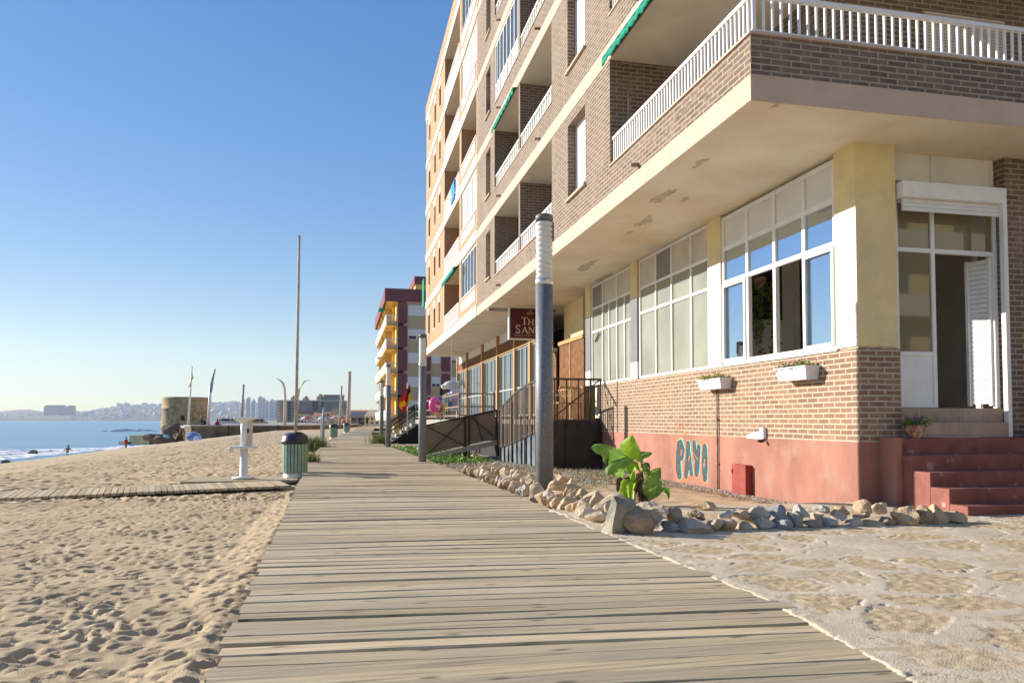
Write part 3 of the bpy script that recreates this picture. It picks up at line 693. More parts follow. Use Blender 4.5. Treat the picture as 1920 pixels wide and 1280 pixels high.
def scallop(y0, y1, x, z, drop=.17, mt='green_awning', parent=bb, rise=0.12, back=None):
    m_ = MB(); back = FX + .05 if back is None else back
    n = int((y1 - y0) / .05); pts = []
    for i in range(n + 1):
        y = y0 + (y1 - y0) * i / n; s_ = drop * (0.72 + 0.28 * abs(math.sin(i * math.pi / 4)))
        w_ = .012 * math.sin(i * .9)
        m_.v += [(back, y, z + rise), (x + w_, y, z), (x - .005 + w_, y, z - s_)]
    for i in range(n):
        a = i * 3
        for q in ((a, a + 3, a + 4, a + 1), (a + 1, a + 4, a + 5, a + 2)): m_.f.append(list(q)); m_.m.append(0); m_.sm.append(True)
    o = m_.build('awning', M[mt], parent, fix=False)
    md = o.modifiers.new('thick', 'SOLIDIFY'); md.thickness = .008
    t = MB(); t.tube([(x, y0, z), (x, y1, z)], .018, 8); t.build('awning_bar', M['alu'], o)
    return o
for k in range(5):
    z = 4.80 + 2.735 * k; zt = z + 2.735
    # corner balcony, wraps round the front
    m_ = MB(); m_.box(FX + .006, FX + .16, 7.846, 12.62, z + .315, z + .79); m_.box(FX + .16, 16, 7.846, 8.0, z + .315, z + .79)
    pp = m_.build('parapet', M['brick_upper'], bb)
    c = MB(); c.box(FX - .02, FX + .19, 7.82, 12.62, z + .79, z + .82); c.box(FX + .19, 16, 7.82, 8.03, z + .79, z + .82); c.build('coping', M['cream'], pp)
    railing(7.88, 12.6, z + .82, h=.50, mt='white', step=.10, front=(FX + .07, 15.5))
    # inner walls of the corner flat
    m_ = MB(); m_.box(6.86, 16, 9.2, 12.62, z + .315, zt + .004); m_.build('brick_pier', M['brick_upper'], bb)
    if k < 2:
        s_ = MB(); n = 40
        for i in range(n): s_.box(8.12, 9.5, 9.165, 9.19, z + .4 + i * .045, z + .4 + i * .045 + .039)
        s_.box(8.12, 9.5, 9.19, 9.198, z + .4, z + 2.2)
        s_.build('shutter', M['shutter_beige'], bb)
        s_ = MB()
        for i in range(38): s_.box(6.82, 6.85, 10.15, 10.9, z + .4 + i * .045, z + .4 + i * .045 + .039)
        s_.box(6.85, 6.858, 10.1, 10.95, z + .36, z + 2.2); s_.box(6.80, 6.858, 10.95, 11.02, z + .36, z + 2.3)
        s_.build('shutter', M['shutter'], bb)
    pier(12.62, 16.5, z, win=(14.04, 15.23, z + .94, z + 2.52), shut=0.86 if k != 1 else 1.0)
    # two bay loggia
    parapet(16.5, 23.28, z, h=.50)
    bk = MB(); bk.box(6.15, 6.3, 16.5, 23.28, z + .315, zt); bk.build('loggia_wall', M['whitewall'], bb)
    dv = MB(); dv.box(FX + .03, 6.15, 19.80, 19.98, z + .315, zt); dv.build('brick_divider', M['brick_upper'], bb)
    dr = MB(); dr.box(6.10, 6.149, 17.3, 18.6, z + .33, z + 2.3); dr.box(6.10, 6.149, 20.8, 22.2, z + .33, z + 2.3); dr.build('loggia_door', M['glass_dark'], bb)
    railing(16.53, 19.78, z + .845, h=.45, panel='pane_white', step=.22)
    if k == 2:
        f = window('balcony_glazing', 19.99, 23.26, z + .845, zt - .02, [20.5, 21.0, 21.5, 22.0, 22.5, 22.95], [z + 1.4], lambda i, j: 'glass_curtain' if j else 'pane_white', fw=.05, X=FX, inset=.02)
    else:
        railing(20.0, 23.26, z + .845, h=.45, panel='pane_white', step=.22)
    pier(23.28, BEND - .004, z, win=(23.98, 24.78, z + .95, z + 2.5), shut=1.0 if k != 2 else .55)
    for y in (11.3, 17.6, 22.4): spout(y, z + .40)
m_ = MB(); m_.box(5.5, 5.85, 22.3, 23.1, 8.05, 8.6); ac_ = m_.build('air_conditioner', M['white'], bb); bevel(ac_, .02)
m_ = MB(); m_.tube([(5.495, 22.6, 8.32), (5.49, 22.6, 8.32)], .2, 16); m_.build('fan_grille', M['greyframe'], ac_)
m_ = MB(); m_.tube([(FX + .32, 12.52, 5.1), (FX + .32, 12.52, 7.0)], .018, 8); m_.build('rusty_pole', M['rust'], bb)
scallop(9.2, 12.55, FX - .16, 4.80 + 2.735 - .02)
scallop(20.05, 23.2, FX - .12, 4.80 + 2.735 * 2 - .02, rise=.05)
m_ = MB(); m_.box(FX + .006, 16, 7.846, BEND - .004, 4.8 + 2.735 * 5 + .32, 4.8 + 2.735 * 5 + 1.2); m_.build('roof_parapet', M['brick_upper'], bb)
# damaged bricks of the corner parapet: missing faces filled with pale mortar
for i, (y, z) in enumerate(((9.3, 5.45), (9.55, 5.38), (9.9, 5.42), (10.2, 5.33), (9.0, 5.3), (10.7, 5.36), (11.9, 5.5), (8.3, 5.35))):
    m_ = MB(); rr = random.Random(i); n = 11
    m_.poly([(FX + .003, y + .20 * (0.25 + .75 * rr.random()) * math.cos(2 * math.pi * j / n), z + .045 * (0.25 + .8 * rr.random()) * math.sin(2 * math.pi * j / n)) for j in range(n)], (.006, 0, 0))
    m_.build('mortar_patch', M['patch'], bb)
# ---- salmon base: graffiti, meter door, lamp, pipe
gx = WX - 0.0075
def wallp(px, py):
    cyp = HORIZ - FPX * math.tan(PITCH)
    f_ = Vector((math.sin(YAW) * math.cos(PITCH), math.cos(YAW) * math.cos(PITCH), math.sin(PITCH))); r_ = Vector((math.cos(YAW), -math.sin(YAW), 0)); u_ = r_.cross(f_)
    d_ = f_ + r_ * ((px - 960) / FPX) - u_ * ((py - cyp) / FPX); t_ = WX / d_.x
    q = d_ * t_; return (q.y, q.z + 1.1)
M['spray_orange'] = mat('orange spray paint', (0.72, 0.20, 0.07), .8, var=.1, vscale=9)
M['spray_dark'] = mat('slate spray paint', (0.065, 0.085, 0.10), .8, var=.25, vscale=14)
M['spray_teal'] = mat('turquoise spray paint', (0.10, 0.52, 0.40), .8, var=.1, vscale=9)
def g8(x, y): return wallp(1240 + x / 4.922, 660 + y / 4.922)
def spray(strokes, wd, mt, x):
    """bubble strokes: fat lines drawn on the wall, built as thin flat paint"""
    m_ = MB(); n = 0
    for st in strokes:
        pts = [Vector((0, *g8(*p[:2]))) for p in st]; rad = [p[2] * 0.0036 * wd * random.uniform(.88, 1.1) for p in st]
        dense = []
        for i in range(len(pts) - 1):
            for t in range(6): f_ = t / 6; dense.append((pts[i].lerp(pts[i + 1], f_), rad[i] + (rad[i + 1] - rad[i]) * f_))
        dense.append((pts[-1], rad[-1]))
        for c_, r_ in dense:
            n += 1; xx = x - n * 2e-6
            m_.add([(xx, c_.y + r_ * 1.15 * math.cos(2 * math.pi * k / 14), c_.z + r_ * math.sin(2 * math.pi * k / 14)) for k in range(14)], [tuple(range(14))])
    return m_
P_ = [[(170, 860, 32), (158, 960, 32), (158, 1060, 32), (168, 1130, 28)], [(180, 850, 30), (198, 900, 24), (190, 960, 22)]]
A_ = [[(250, 850, 20), (245, 960, 24), (235, 1060, 26), (232, 1130, 24)], [(255, 900, 18), (268, 1010, 18), (280, 1120, 18)], [(240, 1060, 22), (270, 1060, 18)]]
Y_ = [[(305, 840, 20), (312, 930, 22), (328, 980, 24)], [(348, 880, 18), (342, 970, 22), (332, 1040, 26), (328, 1110, 24)]]
O_ = [[(402, 880, 22), (390, 960, 16), (392, 1080, 16), (402, 1160, 22)], [(402, 880, 22), (418, 980, 14), (418, 1080, 14), (405, 1160, 22)], [(400, 1020, 10), (402, 1110, 14)]]
LET = P_ + A_ + Y_ + O_
gf = spray(LET, 1.50, 'o', gx + .0015).build('graffiti', M['spray_orange'], bb, fix=False)
spray([[(x + 7, y - 2, r) for x, y, r in s_] for s_ in LET], 1.02, 't', gx + .0005).build('graffiti_shade', M['spray_teal'], gf, fix=False)
spray(LET, 0.98, 'd', gx - .0005).build('graffiti_fill', M['spray_dark'], gf, fix=False)
holes_ = [[(190, 905, 5), (186, 950, 4)], [(262, 960, 4), (258, 1000, 4)], [(250, 1140, 5), (254, 1165, 5)], [(300, 930, 3), (330, 975, 3), (338, 985, 3)], [(404, 990, 4), (398, 1050, 5)]]
spray(holes_, 1, 'o', gx - .0015).build('graffiti_line', M['spray_orange'], gf, fix=False)
spray([[(140, 640, 3), (180, 700, 3), (205, 650, 3), (190, 740, 3)], [(130, 690, 3), (270, 690, 3)], [(150, 720, 3), (230, 760, 3), (165, 770, 3)], [(165, 650, 3), (160, 760, 3)]], 1.0, 'o', gx + .002).build('graffiti_scrawl', M['spray_orange'], bb, fix=False)
m_ = MB(); m_.box(WX - .13, WX - .004, 11.42, 11.88, -.42, .35); mdoor = m_.build('meter_box', [M['darkred']], bb); bevel(mdoor, .006)
m_ = MB()
for z_ in (-.2, .2): m_.box(WX - .145, WX - .128, 11.84, 11.87, z_, z_ + .06)
m_.build('hinge', M['darkred'], mdoor)
m_ = MB(); m_.tube([(WX - .03, 12.58, -.35), (WX - .03, 12.57, .9), (WX - .03, 12.575, 1.66)], .016, 8); pz = m_.build('pipe', M['rust'], bb)
m_ = MB()
for z_ in (.3, 1.1): m_.box(WX - .05, WX - .004, 12.545, 12.61, z_, z_ + .025)
m_.build('pipe_clip', M['rust'], pz)
m_ = MB(); m_.box(WX - .06, WX - .002, 10.98, 11.08, .80, .98); m_.poly([(WX - .05, 11.02, .78), (WX - .05, 11.02, .92), (WX - .16, 11.2, .86), (WX - .16, 11.2, .80)], (0, .11, .0)); wl = m_.build('wall_lamp', M['white'], bb)
m_ = MB(); m_.box(WX - .14, WX - .06, 10.985, 11.02, .745, .79); m_.build('lamp_bracket', M['steel'], wl)
m_ = MB(); m_.box(WX - .02, WX - .001, 17.75, 17.78, .8, 2.05); m_.build('cable', M['rust'], bb)
# ---- entrance
DY = 8.95
m_ = MB(); m_.box(7.24, 9.04, DY + .02, DY + .1, 4.42, 4.8); m_.box(7.30, 7.34, DY, DY + .02, 4.42, 4.8); m_.box(7.98, 8.01, DY, DY + .02, 4.42, 4.8); m_.box(8.96, 9.0, DY, DY + .02, 4.42, 4.8); m_.build('transom_panel', M['whitewall'], bb)
m_ = MB(); m_.box(9.05, 16, 8.80, 9.3, -.5, 4.8); m_.build('brick_column', M['brick_upper'], bb)
dr = MB()
for a, b_ in ((7.36, 7.42), (7.95, 8.01), (8.98, 9.04)): dr.box(a, b_, DY, DY + .06, 1.27, 4.17)
for z_ in (1.27, 3.42, 4.11):
    for a, b_ in ((7.42, 7.95), (8.01, 8.98)):
        if z_ == 1.27 and a > 8: continue
        dr.box(a, b_, DY + .003, DY + .057, z_, z_ + .06)
dr.box(7.42, 7.95, DY + .003, DY + .057, 1.98, 2.04)
dr.box(7.42, 7.95, DY + .02, DY + .045, 1.33, 1.98)
door = dr.build('door', M['white'], bb)
for a, b_, c, d_, mt in ((7.42, 7.95, 2.04, 3.42, 'glass_door'), (7.42, 7.95, 3.48, 4.11, 'glass_door'), (8.01, 8.98, 3.48, 4.11, 'glass_door')):
    M.setdefault('glass_door', glass('door glass', (0.20, 0.17, 0.10), spec=0.7))  # yellowish reflection of the building opposite put into the glass colour
    g = MB(); g.box(a, b_, DY + .025, DY + .035, c, d_); g.build('pane', M[mt], door)
sh = MB()
sh.bar((8.88, DY + .36, 1.30), (8.88, DY + .36, 3.41), .05, .05); sh.bar((8.97, DY + .07, 1.30), (8.97, DY + .07, 3.41), .05, .05)
for i in range(30):
    z_ = 1.36 + i * .069
    sh.bar((8.88, DY + .36, z_), (8.97, DY + .07, z_), .02, .062)
sh.build('louvred_leaf', M['white'], door)
m_ = MB(); m_.box(7.245, 8.90, 8.62, 8.93, 4.08, 4.295); rb = m_.build('roller_box', M['white'], bb); bevel(rb, .01)
m_ = MB()
for i in range(3): m_.box(7.30, 8.86, 8.70, 8.73, 3.915 + i * .055, 3.915 + i * .055 + .05)
m_.build('roller_slats', M['shutter'], rb)
m_ = MB(); m_.box(8.84, 8.905, 8.63, 8.70, .87, 4.08); m_.build('roller_guide', M['white'], rb)
m_ = MB(); m_.box(7.24, 8.83, 8.62, 9.0, .87, 1.065); m_.box(7.24, 8.98, 8.86, 9.3, 1.065, 1.262); dstep = m_.build('tiled_step', M['tile'], bb)
m_ = MB()
for x in np.arange(7.5, 8.75, .33): m_.box(x, x + .008, 8.618, 8.63, .87, 1.065); m_.box(x + .12, x + .128, 8.858, 8.87, 1.065, 1.262)
m_.build('tile_joint', M['grout'], dstep)
# red stair in front of the door
st = MB(); XS = 6.98
ysf = [8.53, 8.25, 7.955, 7.66, 7.39]; tops = [.865, .655, .46, .285, .11]
pr_ = [(8.729, -.5), (8.729, .865)]
st.box(XS, 12, 8.50, 8.729, -.5, .865)
prev = 8.50
for i in range(1, 5):
    st.box(XS + .0004 * i, 12, ysf[i] - 0.0, prev, -.5, tops[i]); prev = ysf[i]
stair = st.build('entrance_stair', M['red'], bb); bevel(stair, .012, 2)
m_ = MB(); m_.box(XS - .09, XS - .002, 8.42, 8.726, -.5, .875); m_.build('stair_cheek', M['pink'], stair)
m_ = MB(); m_.box(9.3, 9.6, 8.3, 8.5, .87, 1.45); m_.build('red_cabinet', M['red'], stair)
# ---- rooms behind the ground floor windows
m_ = MB()
m_.box(6.75, 12, 9.3, 19.9, 1.15, 1.26)                                    # floor
m_.box(11.5, 11.7, 9.3, 19.9, 1.26, 4.8); m_.box(6.75, 11.5, 19.75, 19.9, 1.26, 4.8)
m_.box(8.2, 8.3, 12.6, 19.75, 1.26, 4.8)
m_.box(6.745, 8.2, 12.62, 12.72, 1.26, 4.8)
m_.box(9.06, 12, 9.3, 9.4, 1.26, 4.8)
m_.build('interior_wall', M['interior'], bb)
m_ = MB(); m_.box(6.9, 7.9, 12.55, 12.6, 2.95, 4.1); pc = m_.build('wall_picture', M['dark'], bb)
# ---------------------------------------------------------------- orange apartment building
ob = thing('orange_apartment_building', 'tall orange brick apartment building with white slab bands adjoining the dark brick one', 'apartment building', (WX, 35, 0))
OE = 44.1
M['reveal'] = mat('orange recess plaster', (0.42, 0.20, 0.10), .9, var=.08, vscale=2)
for k in range(6):
    z = 4.80 + 2.735 * k
    e = OE if k in (0,) else OE + 1.3
    s_ = MB(); s_.box(FX - .02, 22, BEND + .002, OE, z + .006, z + .40); s_.box(FX + (0 if k == 0 else .25), 22, OE, e + .02, z + .006, z + .33) if k else None
    s_.build('floor_slab', M['cream_white'], ob)
    u = MB(); u.box(FX, 22, BEND + .012, OE, z, z + .006); u.build('soffit', M['soffit' if k == 0 else 'soffit_high'], ob)
    if k == 5:
        m_ = MB(); m_.box(FX + .01, 22, BEND + .002, OE + .6, z + .40, z + 1.25); m_.build('roof_parapet', M['brick_orange'], ob); break
    zt = z + 2.735 + .004; zb = z + .40
    # band below the openings
    m_ = MB(); m_.box(FX + .01, FX + .2, BEND + .004, OE, zb, z + 1.12); m_.build('parapet', M['brick_orange'], ob)
    bk = MB(); bk.box(6.2, 6.4, BEND + .004, 36.0, zb, zt); bk.build('loggia_wall', M['reveal'], ob)
    for y0, y1 in ((26.504, 26.72), (30.36, 30.86), (35.7, 36.7)):
        m_ = MB(); m_.box(FX + .012, 6.2, y0, y1, z + 1.12 if y0 > 27 else zb, zt); m_.build('brick_pier', M['brick_orange'], ob)
    # bay next to the brick building
    low = [('glass_curtain', 'pane_white')[k in (1, 3)], None][k == 2]
    q = MB(); q.box(FX - .012, FX + .008, 26.9, 30.2, z + .62, z + 1.02); q.box(FX - .02, FX + .1, 26.72, 30.36, z + 1.121, z + 1.16); pn = q.build('balcony_panel', M['white'], ob)
    if low:
        window('balcony_glazing', 26.72, 30.36, z + 1.16, zt - .05, [27.4, 28.1, 28.8, 29.5] if k != 1 else [27.9, 29.1], [], lambda i, j: low, fw=.05, parent=ob, X=FX, inset=.04)
    else:
        dr = MB(); dr.box(6.15, 6.19, 27.4, 29.3, zb, z + 2.5); dr.build('loggia_door', M['glass_dark'], ob)
    # open loggia with railing
    rl = MB(); rl.box(FX - .02, FX + .06, 30.86, 35.7, z + 1.121, z + 1.16)
    for i in range(46):
        y = 30.9 + i * (4.76 / 45); rl.box(FX + .0, FX + .03, y - .02, y + .02, z + .55, z + 1.12)
    rl.box(FX - .015, FX + .008, 30.9, 35.66, z + .47, z + .55)
    rl.build('railing', M['white'], ob)
    dr = MB(); dr.box(6.15, 6.19, 31.4, 33.6, zb, z + 2.45); dr.build('loggia_door', M['glass_dark'], ob)
    # narrow windows
    segs = [(36.7, 37.25), (37.95, 39.35), (40.05, 41.95), (42.75, OE)]
    m_ = MB(); X0, X1 = FX + .012, FX + .35
    m_.box(X1, 6.5, 36.7, OE, zb, zt)
    for a, b_ in segs: m_.box(X0, X1, a, b_, z + 1.12, zt)
    wins = [(37.25, 37.95), (39.35, 40.05), (41.95, 42.75)]
    for a, b_ in wins: m_.box(X0, X1, a, b_, z + 2.55, zt)
    m_.build('brick_pier', M['brick_orange'], ob)
    for n_, (a, b_) in enumerate(wins):
        f = MB(); f.box(X0 + .12, X0 + .16, a, b_, z + 1.12, z + 1.17); f.box(X0 + .12, X0 + .16, a, a + .05, z + 1.17, z + 2.2); f.box(X0 + .12, X0 + .16, b_ - .05, b_, z + 1.17, z + 2.2)
        f.box(X0 - .03, X0 + .12, a - .03, b_ + .03, z + 1.07, z + 1.118); f.box(X0 - .02, X0 + .16, a, b_, z + 2.2, z + 2.55)
        wn = f.build('window', M['white'], ob)
        g = MB(); g.box(X0 + .13, X0 + .15, a + .05, b_ - .05, z + 1.17, z + 2.2); g.build('pane', M['glass_dark' if (k + n_) % 3 else 'shutter'], wn)
    if k:
        m_ = MB(); m_.box(FX + .3, FX + .42, OE + .01, e, z + .33, z + .95); m_.build('parapet', M['brick_orange'], ob)
m_ = MB(); m_.box(4.95, 20, OE - .2, OE, 5.2, 18.8); m_.build('end_wall', M['brick_orange'], ob)
scallop(31.0, 35.0, FX - .22, 4.80 + 2.735 - .10, parent=ob, drop=.2, rise=.1)
m_ = MB(); m_.box(FX - .1, FX - .06, OE + .05, OE + 1.1, 7.75, 9.4); m_.build('awning', M['green_awning'], ob)
# blue towel over a railing
tw = MB()
for i in range(9):
    for j in range(5):
        tw.v.append((FX - .045 - .02 * math.sin(i * 1.1), 31.9 + j * .28, 4.8 + 2.735 * 2 + 1.18 - i * .11))
for i in range(8):
    for j in range(4): a = i * 5 + j; tw.f.append([a, a + 1, a + 6, a + 5]); tw.m.append(0); tw.sm.append(True)
M['towel'] = mat('blue towel', (0.06, 0.30, 0.62), .9, var=.3, vscale=5)
t_ = tw.build('towel', M['towel'], None, fix=False); md = t_.modifiers.new('t', 'SOLIDIFY'); md.thickness = .012
tag(t_, 'blue beach towel hung over a white balcony railing of the orange building', 'towel')
# ground floor of the bar below: posts, glazing, louvres, white fascia panels
posts = [45.0, 41.4, 36.6, 32.8, 29.3, 26.75, 25.6]
m_ = MB()
for y in posts: m_.box(WX - .06, WX + .14, y - .12, y + .12, 1.12, 4.8)
tf = m_.build('timber_post', M['timber'], ob)
m_ = MB(); m_.box(WX + .05, WX + .1, 25.6, 45, 4.42, 4.8); m_.build('fascia_panel', M['whitewall'], ob)
for i in range(len(posts) - 1):
    y1, y0 = posts[i] - .12, posts[i + 1] + .12
    lo = MB()
    for j in range(5): lo.box(WX - .01, WX + .06, y0, y1, 3.98 + j * .085, 3.98 + j * .085 + .06)
    lo.build('louvre', M['bamboo'], ob)
    l2 = MB(); l2.box(WX - .03, WX + .08, y0, y1, 3.90, 3.96); l2.build('timber_rail', M['timber'], ob)
    n = max(1, int((y1 - y0) / 1.1)); cuts = [y0 + (y1 - y0) * (a + 1) / (n + 1) for a in range(n)]
    window('window', y0, y1, 1.25, 3.9, cuts, [2.35], lambda i, j: 'glass_curtain', parent=ob, fw=.06, inset=.03, fm='greyframe')
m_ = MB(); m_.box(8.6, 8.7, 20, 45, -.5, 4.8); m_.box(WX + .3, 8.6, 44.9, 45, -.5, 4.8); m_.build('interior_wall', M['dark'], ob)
m_ = MB(); m_.box(WX + .35, WX + .75, 21.6, 23.6, -.5, 4.8); m_.build('yellow_column', M['yellow'], ob)
# ---- bar terrace, raised
tr = thing('bar_terrace', 'raised concrete terrace floor in front of the bar under the orange building', 'terrace', (5.6, 30, 0))
m_ = MB(); m_.box(4.95, 8.6, 19.05, 45, .98, 1.12); m_.box(3.7, 4.95, 24.6, 41.0, .90, 1.115); m_.build('terrace_floor', M['concrete'], tr)
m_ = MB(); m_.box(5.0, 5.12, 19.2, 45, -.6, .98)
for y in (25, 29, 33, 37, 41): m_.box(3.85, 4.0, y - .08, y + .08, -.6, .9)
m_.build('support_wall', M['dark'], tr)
# the dark steel hatch and railing that closes the terrace end
sg = thing('terrace_gate', 'dark brown steel panel topped by a braced railing beside the brick wall', 'gate', (5.9, 18.95, -.2))
m_ = MB(); m_.box(5.12, 6.56, 18.90, 18.93, -.35, 1.10)
for x in (5.12, 5.62, 6.52): m_.box(x - .03, x + .03, 18.86, 18.90, -.35, 1.12)
m_.build('steel_panel', M['steel_panel'], sg)
m_ = MB()
for x in (5.3, 5.62, 5.94, 6.27, 6.55): m_.bar((x, 18.88, .85), (x, 18.88, 2.16), .035, .035)
m_.bar((4.9, 18.88, 2.16), (6.57, 18.88, 2.16), .05, .05); m_.bar((5.2, 18.855, 1.12), (6.5, 18.855, 2.13), .03, .03)
m_.build('railing', M['steel'], sg)
# slatted stair fence that sweeps up towards the camera
fn = thing('slatted_fence', 'brown vertical slat fence whose curved top climbs the terrace stairs behind the nearest lamp post', 'fence', (4.8, 21, -.2))
sl_ = MB(); fr = MB(); lo = MB(); top = []; bot = []
for i in range(25):
    t = i / 24; y = 22.9 - 3.75 * t; x = 4.66 + .26 * t
    zt_ = 1.40 + .72 * (1 - (1 - t) ** 1.7); zb_ = 0.30 + .55 * t ** 1.2
    top.append((x, y, zt_)); bot.append((x, y, zb_))
    (fr if i % 3 == 0 else sl_).box(x - .012, x + .012, y - .022, y + .022, zb_ - .05, zt_ + (.02 if i % 2 else -.01))
for i in range(24):
    fr.bar(top[i], top[i + 1], .04, .05); fr.bar((bot[i][0] + .02, *bot[i][1:]), (bot[i + 1][0] + .02, *bot[i + 1][1:]), .03, .04)
for i in (0, 8, 16, 24): fr.box(top[i][0] + .015, top[i][0] + .06, top[i][1] - .025, top[i][1] + .025, -.35, top[i][2])
for i in range(9):
    t = i / 8; y = 22.7 - 3.5 * t; x = 4.72 + .24 * t
    lo.box(x, x + .02, y - .17, y + .17, -.32, .28 + .62 * t)
sl_.build('slat', M['reed'], fn); fr.build('fence_frame', M['steel'], fn)
M['greypanel'] = mat('grey weathered panel', (0.13, 0.15, 0.17), .7, var=.3, vscale=3); lo.build('lower_panel', M['greypanel'], fn)
# access ramp with reed-filled guard
rp_ = thing('access_ramp', 'timber ramp rising from the boardwalk to the bar terrace with a reed filled steel guard', 'ramp', (3.6, 24.3, -.1))
A_, B_ = Vector((2.50, 24.46, -.12)), Vector((4.84, 24.22, .40))
dv = (B_ - A_)
m_ = MB(); m_.bar(A_ + Vector((-.05, -.05, -.02)), B_ + Vector((0, -.05, -.02)), .06, .16); m_.build('edge_beam', M['lumber'], rp_)
m_ = MB(); m_.poly([A_ + Vector((0, 0, -.05)), B_ + Vector((0, 0, -.05)), B_ + Vector((0.1, 1.3, -.05)), A_ + Vector((0.1, 1.3, -.05))], (0, 0, .06)); m_.build('ramp_deck', M['lumber'], rp_)
up = Vector((0, 0, 1.02))
m_ = MB(); m_.poly([A_ + Vector((.05, .03, .10)), B_ + Vector((-.05, .03, .10)), B_ + up + Vector((-.05, .03, -.03)), A_ + up + Vector((.05, .03, -.03))], (.002, .02, 0)); m_.build('reed_infill', M['reed'], rp_)
m_ = MB(); m_.bar(A_ + up, B_ + up, .06, .06)
for t in (0, .56, .62, 1): p = A_ + dv * t; m_.bar(p + Vector((0, -.01, -.25 if t else 0)), p + up, .05, .05)
def ab(t, h): return A_ + dv * t + Vector((0, -.03, h))
for (t0, h0), (t1, h1) in (((.04, .98), (.55, .12)), ((.04, .08), (.55, .95)), ((.64, .98), (.99, .12)), ((.70, .98), (.80, .12))): m_.bar(ab(t0, h0), ab(t1, h1), .03, .03)
m_.build('guard_frame', M['steel'], rp_)
m_ = MB(); m_.box(4.6, 5.0, 24.0, 24.4, -.4, -.08); m_.build('footing', M['concrete'], rp_)
m_ = MB()
for i in range(4): m_.box(2.4 + i * .1, 2.9 + i * .1, 24.0 - i * .07, 24.06 - i * .07, -.28, -.06 - .04 * i)
# second railing along the terrace edge above the ramp
tl = thing('terrace_railing', 'brown steel railing along the terrace edge in front of the swim rings', 'railing', (4.4, 26, 1.1))
m_ = MB()
for z_ in (1.25, 1.55, 1.98): m_.bar((3.76, 40.8, z_), (3.76, 25.2, z_), .045, .045); m_.bar((3.76, 25.2, z_), (4.95, 25.0, z_), .045, .045)
for y in (25.2, 28, 31, 34, 37, 40.8): m_.bar((3.76, y, 1.1), (3.76, y, 2.0), .05, .05)
m_.bar((4.9, 25.0, 1.1), (4.9, 25.0, 2.05), .06, .06)
m_.build('rail', M['reed'], tl)
# concrete stairs further along
cs_ = thing('concrete_stairs', 'grey concrete stairs with brown handrails climbing from the boardwalk to the bar terrace', 'stairs', (2.9, 41.5, -.2))
m_ = MB(); n = 6
for i in range(n):
    x0 = 2.16 + i * .27; z1 = -.02 + i * .187
    m_.box(x0, x0 + .30, 40.9 , 42.4, z1 - .14, z1)
    if i: m_.box(x0, x0 + .03, 40.95, 42.35, z1 - .33, z1 - .14)
m_.build('step', M['concrete'], cs_)
m_ = MB(); m_.poly([(2.3, 41.0, -.3), (3.9, 41.0, -.3), (3.9, 41.0, .85), (2.3, 41.0, -.18)], (0, .12, 0)); m_.build('stringer', M['dark'], cs_)
for y in (40.9, 42.4):
    m_ = MB()
    for h in (.50, .74, .98): m_.bar((2.15, y, h - .22), (3.8, y, h + .96), .05, .05)
    for x in (2.2, 3.0, 3.8): m_.bar((x, y, -.3 + (x - 2.16) * .69), (x, y, .78 + (x - 2.16) * .71), .05, .05)
    m_.build('handrail', M['steel'], cs_)
# bamboo screens on the terrace
for nm, y0, y1, z1, lab in (('bamboo_screen', 20.42, 22.9, 3.48, 'tall orange brown bamboo screen leaning by the white windows at the terrace end'), ('bamboo_screen', 23.3, 25.4, 3.35, 'bamboo screen mostly hidden behind the nearest lamp post')):
    sc_ = thing(nm, lab, 'screen', (WX, (y0 + y1) / 2, 1.12), 'bamboo screens on the bar terrace')
    m_ = MB(); n = int((y1 - y0) / .055)
    for i in range(n): y = y0 + i * .055; m_.tube([(WX - .0, y, 1.13), (WX - .0, y, z1 - .05 + random.uniform(-.03, .0))], .026, 6)
    m_.build('cane', M['bamboo'], sc_)
    m_ = MB(); m_.box(WX - .06, WX + .02, y0 - .03, y1, z1 - .06, z1 + .05); m_.box(WX - .05, WX - .028, (y0 + y1) / 2 - .03, (y0 + y1) / 2 + .03, 1.13, z1); m_.box(WX - .05, WX - .03, y0, y1, 2.0, 2.05); m_.build('screen_frame', M['timber'], sc_)
# terrace chairs
def chair(x, y, rz, lab, mt):
    c = thing('terrace_chair', lab, 'chair', (x, y, 1.12), 'chairs on the bar terrace')
    def P(a, b_, z_): return (x + a * math.cos(rz) - b_ * math.sin(rz), y + a * math.sin(rz) + b_ * math.cos(rz), 1.12 + z_)
    for a, b_, h in ((-.2, -.2, .44), (.2, -.2, .44), (-.2, .2, .86), (.2, .2, .86)):
        m_ = MB(); m_.tube([P(a, b_, 0), P(a, b_ + (.04 if h > .5 else 0), h)], .018, 8); m_.build('leg', M[mt], c)
    m_ = MB(); m_.poly([P(-.22, -.22, .43), P(.22, -.22, .43), P(.22, .22, .43), P(-.22, .22, .43)], (0, 0, .03)); m_.build('seat', M[mt], c)
    m_ = MB(); m_.bar(P(-.2, .24, .86), P(.2, .24, .86), .03, .06)
    for a in (-.12, -.04, .04, .12): m_.bar(P(a, .22, .46), P(a, .24, .84), .02, .02)
    m_.bar(P(-.22, -.2, .64), P(-.22, .2, .64), .03, .03); m_.bar(P(.22, -.2, .64), P(.22, .2, .64), .03, .03)
    m_.build('backrest', M[mt], c)
chair(5.75, 19.9, R(200), 'orange wooden chair behind the terrace gate nearest the lamp post', 'timber')
chair(6.25, 20.3, R(160), 'wooden chair behind the terrace gate close to the brick wall', 'timber')
